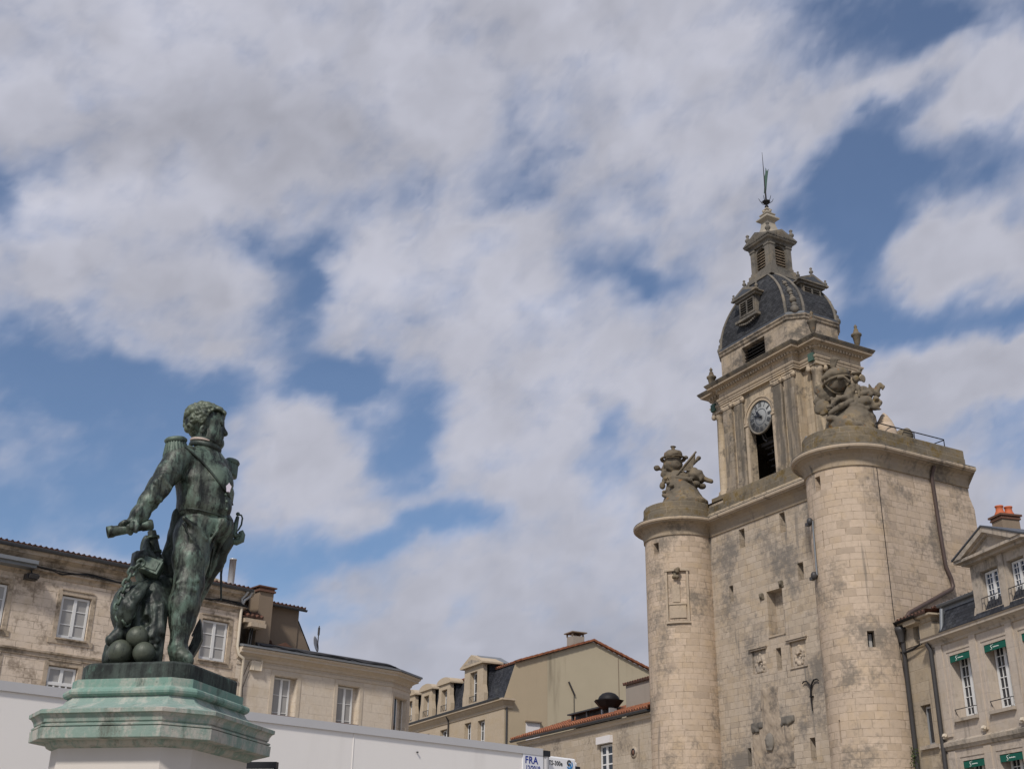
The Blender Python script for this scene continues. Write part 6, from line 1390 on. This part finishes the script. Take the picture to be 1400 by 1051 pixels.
for xx in (-11.6, -10.3, -9.0):
    for yy in (.05, 1.95):
        m = MB(); Rw = Matrix.Rotation(PI/2, 3, 'X'); m.lathe([(.3, -.0), (.5, -.0), (.53, -.05), (.53, -.3), (.5, -.34), (.3, -.34)], n=24, R=Rw, org=(xx, yy, .53), cap=True); wv = m.build('wheel', M['rubber'], tk)
        m = MB(); m.lathe([(.3, .01), (.26, -.08), (.1, -.1), (.1, .0), (0, .0)], n=20, R=Rw, org=(xx, yy, .53), cap=False); m.build('rim', M['alu'], wv)
nb = empty('notice_board', (-2.92, 13.9, 0), rad(-10)); tag(nb, 'black framed white notice board just showing beside the pedestal shaft', 'notice board')
m = MB(); m.box(.0, .33, 0, .06, .9, 2.96); m.build('board', M['white'], nb)
m = MB(); m.box(-.02, .355, -.012, .07, 2.962, 3.03); m.box(-.02, .0, -.01, .07, .9, 2.96); m.box(.335, .355, -.008, .07, .9, 2.96); m.build('frame', M['black'], nb)
m = MB(); m.tube([(.05, .03, 0), (.05, .03, .9)], .03, 8); m.tube([(.29, .03, 0), (.29, .03, .9)], .03, 8); m.build('post', M['black'], nb)

PC = np.array([-3.355, 11.703, 0]); PROT = 13.0
pd = empty('statue_pedestal', PC, -rad(PROT)); tag(pd, 'pale chamfered stone pedestal with green stained cornice carrying the bronze statue', 'pedestal')
PA, PB, PCH = .57, .64, .115
def pplan(o, ch=None):
    a, b, c = PA+o, PB+o, (PCH if ch is None else ch)+.62*max(o, 0)
    return [(-a, b-c), (-a, -b+c), (-a+c, -b), (a-c, -b), (a, -b+c), (a, b-c), (a-c, b), (-a+c, b)]
def psweep(mb, prof, subdiv=1):
    V = []; F = []
    for (o, z) in prof:
        V += [(x, y, z) for x, y in pplan(o)]
    for j in range(len(prof)-1):
        for i in range(8): F.append((8*j+i, 8*j+(i+1) % 8, 8*j+8+(i+1) % 8, 8*j+8+i))
    mb.add(V, F)
m = MB(); psweep(m, [(.16, 0), (.16, .5), (.135, .55), (.135, 2.84)]); m.build('shaft', M['ped_shaft'], pd)
m = MB(); psweep(m, [(.13, 2.838), (.15, 2.845), (.18, 2.86), (.195, 2.885), (.2, 2.9), (.205, 2.9)]+[(.33, 2.905), (.333, 2.91), (.337, 3.0), (.315, 3.002), (.315, 3.008), (.329, 3.012), (.331, 3.028), (.3, 3.032), (.3, 3.04), (.312, 3.05), (.32, 3.08), (.34, 3.108), (.362, 3.118), (.364, 3.15), (.352, 3.156), (.32, 3.158)]); m.build('cornice', M['ped_mix2'], pd)
m = MB(); psweep(m, [(.325, 3.157), (.275, 3.166), (.21, 3.186), (.15, 3.215), (.10, 3.25), (.075, 3.285), (.068, 3.30)]); m.build('slope', M['ped_mix'], pd)
m = MB(); psweep(m, [(.06, 3.298), (.09, 3.304), (.108, 3.32), (.114, 3.34), (.108, 3.36), (.09, 3.374), (.065, 3.38), (.05, 3.382), (.045, 3.39), (.045, 3.462), (-.1, 3.466)])
m.add([(x, y, 3.464) for x, y in pplan(-.09)], [tuple(range(8))]); m.build('moulding', M['ped_green'], pd)
# ------------------------------------------------------------------ the bronze admiral
ST = empty('bronze_statue', (PC[0], PC[1], 3.46), rad(16.2)); tag(ST, 'green bronze statue of a naval officer holding a telescope on a pedestal', 'statue')
SV = View((PC[0], PC[1], 3.46), -16.2)
P = lambda x, y, d=0.: SV.at(x, y, d)
PR2 = Matrix.Rotation(-rad(16.2), 4, 'Z') @ Matrix.Rotation(-rad(PROT), 4, 'Z')     # pedestal frame seen in the statue frame
def pl_ring(o, z): return [tuple(PR2 @ Vector((x, y, 0))+Vector((0, 0, z))) for x, y in pplan(o)]
m = MB(); V_ = []; F_ = []
prf = [(-.02, 0), (-.02, .14), (-.032, .158), (-.05, .165)]
for o, z in prf: V_ += pl_ring(o, z)
for j in range(3):
    for i in range(8): F_.append((8*j+i, 8*j+(i+1) % 8, 8*j+8+(i+1) % 8, 8*j+8+i))
F_.append(tuple(range(24, 32))); m.add(V_, F_); m.build('plinth', M['plinth'], ST)
ZP = .165
hx, hy = .66, -.75                      # chest heading; his right side is (hy,-hx)
RH = Matrix(((-hy, hx, 0), (hx, hy, 0), (0, 0, 1)))     # columns: his left, front, up  -> local x = his left, y = front
RH = Matrix(((-hy, hx, 0), (hx, hy, 0), (0, 0, 1)))
RHm = Matrix(((-hy, hx, 0.), (hx, hy, 0.), (0., 0., 1.)))
RHm = Matrix(((.75, .66, 0.), (.66, -.75, 0.), (0., 0., 1.)))
S = SDF((-1.05, -.72, ZP-.02), (.75, .78, 2.95), .0105)
# legs (long trousers over shoes)
def at(x, y, d): return P(x, y, d)
hipR, kneeR, ankR = at(263, 733, -.10), at(258, 797, -.22), at(245, 876, -.28)
S.chain([(hipR, .19), (at(261, 765, -.17), .175), (kneeR, .14)], .05); S.chain([(kneeR, .142), (at(251, 828, -.24), .148), (at(248, 852, -.26), .115), (ankR, .088)], .05)
S.cap(at(244.5, 879, -.28), at(243.5, 885, -.285), .088, .098, .012); S.chain([(at(241, 892, -.27), .074), (at(249, 896, -.36), .07), (at(256.5, 900, -.43), .056)], .02); S.chain([(at(238.5, 899, -.25), .05), (at(249, 901.5, -.36), .058), (at(258.5, 903.5, -.44), .046)], .008)
hipL, kneeL, ankL = at(291, 735, .12), at(266, 802, .22), at(246, 872, .3)
S.chain([(hipL, .175), (at(282, 768, .18), .155), (kneeL, .13)], .02); S.chain([(kneeL, .13), (at(252, 838, .27), .125), (ankL, .085)], .05); S.chain([(ankL, .085), (at(243, 888, .32), .07), (at(250, 892, .2), .06)], .03)
S.ell(at(277, 722, .02), (.275, .25, .2), RHm, k=.06)          # pelvis
S.ell(at(298, 718, -.05), (.155, .16, .15), k=.05)                # belly front
# fold ridges in the trousers
for (a, b_, r_) in ((at(252, 708, -.30), at(283, 737, -.26), .022), (at(251, 716, -.32), at(262, 738, -.33), .018), (at(306, 712, -.22), at(286, 742, -.2), .022), (at(298, 728, -.16), at(286, 758, -.14), .02), (at(242, 797, -.34), at(272, 793, -.36), .016), (at(244, 803, -.35), at(268, 806, -.37), .012), (at(292, 748, -.08), at(286, 785, -.02), .02), (at(305, 735, -.05), at(286, 785, .08), .022)): S.cap(a, b_, r_, r_*.5, .035)
# torso in its tail coat (hem stands clear of the trousers)
T = SDF(S.lo, S.lo+S.h*(S.n-1), S.h); T.n = S.n; T.F = np.full(S.n, 1.0, np.float32)
T.ell(at(277, 693, .0), (.285, .255, .24), RHm, k=.05); T.ell(at(277, 664, .0), (.30, .25, .27), RHm, k=.08); T.ell(at(279, 640, .0), (.30, .215, .22), RHm, k=.06); T.ell(at(295, 665, -.1), (.18, .18, .25), k=.05); T.ell(at(293, 693, -.1), (.175, .17, .17), k=.05)
T.cap(at(247, 625, -.2), at(303, 641, .2), .13, .115, .06)      # shoulder line
T.cap(at(281, 622, .02), at(283, 608, .0), .16, .115, .05)       # collar base
T.ell(at(279, 728, .0), (.5, .5, .115), k=.02, op='sub') if False else None
sl, (X, Y, Z) = T._blk(T.lo, T.lo+T.h*T.n)
hem0 = at(250, 699, -.25)[2]; hem1 = at(318, 709, -.2)[2]; x0_, x1_ = at(250, 699, -.25)[0], at(318, 709, -.2)[0]
hemz = hem0+(hem1-hem0)*np.clip((X-x0_)/(x1_-x0_), 0, 1)-.03*np.sin(np.clip((X-x0_)/(x1_-x0_), 0, 1)*PI)
T.F[sl] = np.maximum(T.F[sl], (hemz-Z)*.9)
S.F = np.minimum(S.F, T.F)
# right arm, swept back and down; sleeve folds, cuff
S.chain([(at(240, 631, -.22), .135), (at(231, 647, -.26), .126), (at(216, 667, -.33), .112), (at(203, 686, -.36), .094), (at(194, 700, -.38), .078)], .04)
for (a, b_) in (((222, 652), (232, 667)), ((214, 660), (226, 674)), ((208, 670), (219, 683))): S.cap(at(*a, -.44), at(*b_, -.42), .02, .03, .04)
S.cap(at(195, 699, -.38), at(191, 706, -.385), .088, .092, .012)
# left arm behind the body, hand on the sword
S.chain([(at(300, 645, .2), .11), (at(298, 672, .36), .095), (at(302, 700, .36), .08), (at(317, 728, .2), .055)], .04)
# hand on the telescope: palm, four fingers over it, thumb towards us
S.cap(at(190, 707, -.385), at(184, 712, -.40), .06, .058, .03); S.ell(at(182, 713, -.40), (.07, .06, .045), Matrix.Rotation(rad(-20), 3, 'Y'), k=.025)
for pts in (((181, 711, -.44), (171, 713, -.45), (164, 717.5, -.44)), ((182, 714, -.47), (176, 719, -.49), (174, 727, -.46)), ((184, 715, -.46), (180, 720, -.485), (178.5, 729, -.45)), ((186, 713, -.37), (176, 712, -.34), (168, 715, -.33))):
    S.chain([(at(*pts[0]), .022), (at(*pts[1]), .019), (at(*pts[2]), .015)], .012)
S.chain([(at(187.5, 710, -.45), .026), (at(187.5, 718, -.475), .022), (at(185.8, 725.5, -.475), .018)], .012)
# neck and head (profile to the right)
hd = lambda x, y, d=0.: at(225+x/8.758, 545+y/8.758, d)
S.cap(at(281, 611, .0), at(281, 592, .0), .105, .105, .03)
S.ell(hd(455, 280), (.185, .145, .165), k=.02); S.ell(hd(560, 300, -.01), (.135, .118, .17), k=.04); S.ell(hd(590, 430, -.01), (.10, .095, .145), k=.05); S.cap(hd(500, 470, -.02), hd(640, 540, -.02), .075, .062, .05)
S.ell(hd(648, 545, -.01), (.05, .055, .04), k=.02)                                   # chin
S.ell(hd(640, 225, -.0), (.065, .095, .06), k=.03); S.cap(hd(672, 290, -.07), hd(682, 292, .06), .026, .026, .02)   # forehead, brow
S.cap(hd(686, 335, -.015), hd(722, 412, -.015), .02, .031, .015); S.ell(hd(718, 425, -.015), (.034, .034, .022), k=.012)     # nose
S.ell(hd(668, 320, -.085), (.024, .03, .018), k=.01, op='sub'); S.ell(hd(668, 322, .06), (.024, .03, .018), k=.01, op='sub'); S.ell(hd(655, 322, -.085), (.022, .022, .018), k=.006)
S.ell(hd(665, 470, -.015), (.04, .055, .02), k=.012); S.ell(hd(664, 505, -.015), (.036, .05, .018), k=.012); S.box(hd(690, 489, -.015), (.03, .05, .004), rd=.003, k=.006, op='sub')
S.ell(hd(610, 410, -.095), (.06, .03, .07), k=.04); S.ell(hd(548, 430, -.1), (.05, .03, .12), k=.03)     # cheek, whisker
S.ell(hd(455, 362, -.145), (.034, .022, .052), Matrix.Rotation(rad(12), 3, 'Y'), k=.008); S.ell(hd(462, 362, -.168), (.016, .016, .03), k=.006, op='sub')
S.rough(.0042, (3.5, 7), 11, (1.4, 1.4, .3), (-1, -1, ZP+.12), (1, 1, hem0-.02)); S.rough(.005, (4, 8), 12, (1, 1, .9), (-1.05, -1, .9), (-.34, 1, 2.1)); S.rough(.006, (3, 6), 13, (1, 1, .6), (-.34, -1, hem0), (1, 1, 2.08))
body = S.build('figure', M['bronze'], ST)
def surf(x, y, d0=-.7, push=.0):
    """first point of the figure met along the sight line through a pixel of the photo"""
    p0 = P(x, y, d0); p1 = P(x, y, .6); n = 260
    for i in range(n+1):
        q = p0+(p1-p0)*i/n
        if np.all(q >= S.lo) and np.all(q < S.lo+S.h*(S.n-2)) and S.value(q) < 0: return Vector(q-(p1-p0)/np.linalg.norm(p1-p0)*push)
    return Vector(P(x, y, 0))
# hair: a cap of tight curls
H = SDF(hd(240, 480, 0)-np.array([.05, .32, .1]), hd(740, 40, 0)+np.array([.05, .3, .1]), .0085)
hc_ = hd(465, 265); H.ell(hc_, (.175, .145, .16), k=.01); H.ell(hd(600, 200), (.11, .11, .085), k=.03)
cr = random.Random(5)
for k in range(150):
    v = Vector((cr.gauss(0, 1), cr.gauss(0, 1), cr.gauss(0, 1))).normalized(); p = Vector(hc_)+Vector((v.x*.18-.0, v.y*.155, v.z*.175))
    face = (v.x > .45 and v.z < .35) or (v.z < -.55 and v.x > -.35) or (v.x > .1 and v.z < -.15)
    if face: continue
    H.ell(p, cr.uniform(.03, .052), k=.006)
    if k % 2: H.ell(p+v*.045, .024, k=.004, op='sub')
for (x, y) in ((600, 110), (640, 120), (675, 150), (700, 175), (690, 205), (640, 165), (570, 90), (690, 225), (660, 130), (545, 235), (525, 265), (505, 300), (575, 160), (610, 160)):
    for dd in (-.1, -.05, .0, .05, .09):
        if y > 210 and abs(dd) < .08 and x < 600: continue
        H.ell(hd(x+cr.uniform(-12, 12), y+cr.uniform(-10, 10), dd), cr.uniform(.026, .036), k=.012)
H.ell(hd(455, 362, -.16), (.05, .05, .06), k=.01, op='sub'); H.ell(hd(610, 330, 0), (.115, .3, .15), k=.02, op='sub'); H.ell(hd(560, 420, 0), (.12, .3, .16), k=.02, op='sub')
H.build('hair', M['bronze_h'], ST)
# collar, stock
m = MB(); 
def ring_pts(x0, y0, x1, y1, d, bul, n=12):
    a, b_ = P(x0, y0, -.0), P(x1, y1, -.02); out = []
    for i in range(n+1):
        t = PI*i/n; c = (a+b_)/2; hw = (b_-a)/2; out.append(Vector(c-hw*math.cos(t)+np.array([0, -bul*math.sin(t), 0])))
    return out
m.tube(ring_pts(261, 607, 300, 617, 0, .12), .022, 8, flat=1.5); m.build('coat_collar', M['bronze_d'], ST)
m = MB(); m.tube(ring_pts(260.5, 602, 300, 611, 0, .135)[0:8], [.008, .014, .016, .017, .016, .014, .011, .006], 8); m.build('collar_edge', M['collar'], ST)
m = MB(); m.tube(ring_pts(263, 600, 298, 608, 0, .11), .02, 8); m.build('neck_stock', M['bronze_d'], ST)
# coat tails; the left one's dark bronze stands in for shade on the leg
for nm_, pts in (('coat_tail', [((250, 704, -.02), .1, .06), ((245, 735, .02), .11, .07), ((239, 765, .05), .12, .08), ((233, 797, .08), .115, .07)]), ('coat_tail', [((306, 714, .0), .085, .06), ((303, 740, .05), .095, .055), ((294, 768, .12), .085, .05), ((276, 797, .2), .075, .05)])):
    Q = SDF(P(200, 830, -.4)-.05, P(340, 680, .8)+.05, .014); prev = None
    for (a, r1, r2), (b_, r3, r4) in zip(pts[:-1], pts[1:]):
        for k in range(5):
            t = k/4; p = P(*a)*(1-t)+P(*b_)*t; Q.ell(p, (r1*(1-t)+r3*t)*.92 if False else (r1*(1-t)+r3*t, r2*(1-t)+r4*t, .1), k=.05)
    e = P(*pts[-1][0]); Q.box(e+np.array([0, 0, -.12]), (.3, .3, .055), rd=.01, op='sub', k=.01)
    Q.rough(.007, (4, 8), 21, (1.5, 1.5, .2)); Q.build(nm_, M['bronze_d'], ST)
# waistcoat hem line, front edge, buttons
m = MB()
hem = [surf(x, y, push=.004) for x, y in ((246, 698), (252, 695.5), (262, 695), (272, 696.5), (284, 699.5), (296, 703), (306, 706.5), (313, 709.5), (318, 711))]; m.tube(hem, .009, 6); m.build('coat_hem', M['bronze_d'], ST)
for x, y in ((308.5, 676), (309.8, 685.5), (310, 696)):
    m = MB(); m.sphere(surf(x, y, push=.004), .017, 10); m.build('button', M['bronze_g'], ST)
# sash from the right shoulder across the chest, a ribbon laid on the coat
lo_ = [(253, 611), (262, 618.5), (272, 627), (282, 637.5), (291, 648.5), (299, 659), (307, 669), (313, 678), (318, 690)]
hi_ = [(259, 607), (270, 613), (283, 620), (294, 627), (303, 637), (309, 645), (314, 655), (318, 664), (320.5, 674)]
m = MB(); rows = []
for a, b_ in zip(lo_, hi_): rows.append([surf(a[0]+(b_[0]-a[0])*t, a[1]+(b_[1]-a[1])*t, push=.012) for t in (0, .25, .5, .75, 1)])
V_ = [p for r_ in rows for p in r_]; V2 = [p+Vector((0, .03, 0)) for p in V_]; n = len(V_); F_ = []
for i in range(len(rows)-1):
    for j in range(4): F_.append((5*i+j, 5*i+5+j, 5*i+6+j, 5*i+1+j)); F_.append((n+5*i+1+j, n+5*i+6+j, n+5*i+5+j, n+5*i+j))
for i in range(len(rows)-1): F_.append((5*i, n+5*i, n+5*i+5, 5*i+5)); F_.append((5*i+4, 5*i+9, n+5*i+9, n+5*i+4))
m.add(V_+V2, F_, smooth=True); m.build('sash', M['bronze_g'], ST)
m = MB(); m.tube([p+Vector((0, -.004, 0)) for p in [r_[0] for r_ in rows]], .01, 6); m.build('sash_edge', M['bronze_d'], ST)
md = surf(312.5, 667, push=.024); m = MB()
star = []
for k in range(10):
    a = PI/2+2*PI*k/10; r_ = .048 if k % 2 == 0 else .036; star.append((md.x+r_*.62*math.cos(a), md.z+r_*1.15*math.sin(a)))
m.prism_y(star, md.y-.012, md.y+.03); m.build('medal', M['medal'], ST)
# epaulettes
def epaulette(c, ax, r_, h_):
    m = MB(); R = Vector(ax).to_track_quat('Z', 'Y').to_matrix()
    m.lathe([(r_*.9, 0), (r_*.98, .015), (r_*.98, .03), (r_*.8, .05), (.0, .06)], n=28, R=R, org=c, cap=False); o = m.build('epaulette', M['bronze_g'], ST)
    m = MB(); m.lathe([(r_*.84, .0), (r_*.96, -h_*.35), (r_*1.1, -h_*.8), (r_*1.12, -h_), (r_*.9, -h_)], n=72, R=R, org=c, mod=lambda a, j: .05*math.sin(a*22), cap=True); m.build('fringe', M['bronze_g'], o)
epaulette(P(240.5, 605, -.21), (-.16, -.1, 1), .118, .15); epaulette(P(316.5, 634.5, .24), (.2, .0, 1), .085, .14)
# telescope
a, b_ = Vector(P(146.5, 727.5, -.42)), Vector(P(209, 716.5, -.37)); L = (b_-a).length; R = (b_-a).to_track_quat('Z', 'Y').to_matrix(); m = MB()
m.lathe([(.0, .03), (.045, .03), (.05, .0), (.058, .0), (.06, .05), (.052, .07), (.049, L*.42), (.054, L*.43), (.054, L*.5), (.046, L*.52), (.044, L*.74), (.052, L*.76), (.054, L*.97), (.046, L), (0, L)], n=20, R=R, org=a, cap=False); m.build('telescope', M['bronze'], ST)
# sword
m = MB(); m.tube([P(321, 729, .1), P(322, 718, .1), P(325, 706, .1)], [.02, .028, .018], 10); m.sphere(P(325.3, 702.5, .1), .022, 10); m.tube([P(325.5, 703.5, .1), P(330, 704, .1), P(331.5, 708, .1), P(330, 717, .1), P(326, 724, .1), P(322, 727, .1)], .0095, 7)
m.tube([P(316, 727, .1), P(322, 732, .06), P(329, 731, .1)], .018, 8); m.tube([P(329, 726, .1), P(331.5, 731, .1), P(330, 738, .1), P(323, 741, .1), P(317, 740, .1)], [.028, .03, .035, .035, .03], 8); m.sphere(P(325, 735, .12), (.04, .04, .05), 10); m.build('sword_hilt', M['bronze_g'], ST)
m = MB(); m.tube([P(320, 738, .25), P(312, 752, .36), P(304.5, 766, .42), P(302.2, 785, .44), P(302.3, 820, .46)], [.024, .022, .016, .013, .010], 8); m.build('scabbard', M['bronze_d'], ST)
# mooring post with block, anchor stock, chain, rope and shot
Q = SDF((-1.0, -.62, ZP-.02), (-.02, .55, 1.32), .0125); q = lambda x, y, d=0.: P(140+x/7.007, 770+y/7.007, d)
Q.chain([(q(480, 900, -.1), .27), (q(470, 640, -.1), .25), (q(480, 430, -.1), .22), (q(470, 330, -.1), .15)], .05)
Q.ell(q(470, 250, -.1), (.15, .14, .12), k=.05); Q.ell(q(590, 300, .0), (.14, .15, .2), k=.06)
for x in (330, 420, 500, 570): Q.cap(q(x+5, 400, -.33 if x > 340 else -.28), q(x, 660, -.36 if x > 340 else -.3), .03, .034, .03)
Q.ell(q(410, 545, -.39), (.052, .09, .055), k=.01, op='sub')
Q.chain([(q(400, 190, -.27), .035), (q(310, 280, -.36), .045), (q(225, 380, -.4), .048), (q(185, 480, -.38), .045), (q(180, 590, -.33), .045)], .012); Q.chain([(q(430, 215, -.32), .03), (q(340, 325, -.4), .04), (q(265, 425, -.42), .042), (q(245, 540, -.38), .04)], .012); Q.chain([(q(415, 245, -.33), .022), (q(360, 300, -.4), .026), (q(300, 330, -.42), .03), (q(240, 300, -.35), .035)], .012); Q.chain([(q(330, 400, -.37), .025), (q(290, 450, -.4), .03), (q(265, 520, -.4), .025)], .012); Q.ell(q(285, 440, -.18), (.2, .14, .27), k=.02)
Q.chain([(q(560, 900, -.2), .06), (q(540, 720, -.3), .05), (q(470, 700, -.36), .045)], .03); Q.chain([(q(90, 735, -.32), .06), (q(150, 690, -.3), .065), (q(230, 670, -.25), .06)], .03); Q.ell(q(200, 700, -.2), (.12, .12, .1)); Q.cap(q(70, 800, -.2), q(60, 930, -.2), .05, .06)
for x, y in ((480, 715), (520, 740), (470, 760), (510, 800)): Q.ell(q(x, y, -.36), .032, k=.01)
Q.ell(q(290, 830, -.12), (.26, .16, .16), k=.03)
Q.rough(.004, (6, 12), 8, (1.4, 1.4, .5)); Q.build('mooring_post', M['bronze_d'], ST)
r_ = .108
for x, y, d, rr in ((335, 705, -.36, .104), (172, 848, -.34, .117), (397, 855, -.42, .103), (285, 850, -.24, .1)):
    m = MB(); c = Vector(q(x, y, d)); m.sphere(c, rr, 24); m.build('cannonball', M['ball'], ST)
# stock post with band
qb = lambda x, y, d=0.: P(130+x/8.758, 660+y/8.758, d)
m = MB(); Rz = Matrix.Rotation(rad(20), 3, 'Z')
a, b_ = Vector(qb(735, 950, -.05)), Vector(qb(678, 575, -.05)); m.tube([a, a*.5+b_*.5, b_], [.062, .052, .042], 8, smooth=False); m.build('anchor_stock', M['bronze_d'], ST)
for t in (.32, .78):
    m = MB(); c = a*(1-t)+b_*t; m.lathe([(.055, -.012), (.068, -.012), (.068, .012), (.055, .012)], n=14, R=(b_-a).to_track_quat('Z', 'Y').to_matrix(), org=c, cap=True); m.build('stock_band', M['bronze_g'], ST)
m = MB(); R = Matrix.Rotation(rad(-8), 3, 'Z') @ Matrix.Rotation(rad(18), 3, 'Y') @ Matrix.Rotation(rad(-12), 3, 'X'); c = Vector(P(207, 777, -.2))
m.obox(c, (.095, .09, .075), R); m.obox(c+R @ Vector((-.01, .05, .1)), (.075, .075, .03), R); m.obox(c+R @ Vector((0, -.093, 0)), (.07, .006, .05), R); bk = m.build('tackle_block', M['bronze_g'], ST); bv = bk.modifiers.new('bevel', 'BEVEL'); bv.width = .012; bv.segments = 2
Q = SDF(P(180, 790, -.3)-.05, P(215, 728, .2)+.08, .0125); Q.box(qb(540, 960, -.1), (.09, .1, .1), Rz, rd=.02); Q.chain([(qb(545, 845, -.22), .03), (qb(610, 830, -.2), .032), (qb(600, 780, -.15), .028), (qb(625, 690, -.12), .028)], .02); Q.chain([(qb(620, 690, -.14), .022), (qb(630, 790, -.18), .026), (qb(700, 880, -.2), .026), (qb(745, 960, -.2), .02)], .015); Q.cap(qb(500, 900, -.22), qb(620, 870, -.24), .03, .03); Q.ell(qb(600, 760, -.05), (.05, .05, .12)); Q.cap(qb(520, 1000, -.15), qb(560, 1180, -.15), .06, .05); Q.build('rope_lashing', M['bronze_d'], ST)
# chain
cpts = [(196, 767), (190, 771), (183, 777), (178, 785), (175, 793), (171, 801), (168, 809), (165, 817), (162, 825), (161, 833), (162, 841), (166, 848), (170, 853)]
cpts2 = [(168, 838), (171, 846), (171, 853), (175, 850), (178, 843), (180, 835), (184, 830)]
def chain_of(pts, rr):
    W = [Vector(P(x, y, -.36-.0*i)) for i, (x, y) in enumerate(pts)]
    for i in range(len(W)-1):
        a, b_ = W[i], W[i+1]; d = (b_-a); L = d.length; d.normalize(); side = Vector((0, -1, 0)) if i % 2 else d.cross(Vector((0, -1, 0))); side = (side+Vector((.25, -.25, .1))).normalized(); side -= d*side.dot(d); side.normalize()
        c = (a+b_)/2; hl, hw = L*.62, .032; lp = []
        for k in range(16):
            t = 2*PI*k/16; lp.append(c+d*(hl*math.cos(t))+side*(hw*(1.25*math.sin(t) if abs(math.sin(t)) < .8 else math.copysign(1, math.sin(t)))))
        m = MB(); m.tube(lp, rr, 7, closed=True); m.build('chain_link', M['bronze_g'], ST)
chain_of(cpts, .0135); chain_of(cpts2, .0125)
# anchor fluke
m = MB(); fl = [(253, 893), (259, 882), (263, 872), (265.5, 868), (261.5, 868.5), (267.5, 855), (273, 845), (274.5, 852), (275.5, 873), (271, 884), (263, 897)]
pf = [Vector(P(x, y, .12)) for x, y in fl]; pbk = [p+Vector((.02, .07, 0)) for p in pf]; n = len(pf); m.add(pf+pbk, [tuple(range(n)), tuple(reversed(range(n, 2*n)))]+[((i+1) % n, i, n+i, n+(i+1) % n) for i in range(n)]); m.tube([P(266, 880, .16), P(256, 898, .14), P(240, 903, .12)], [.04, .045, .05], 8); m.build('anchor_fluke', M['bronze_d'], ST)
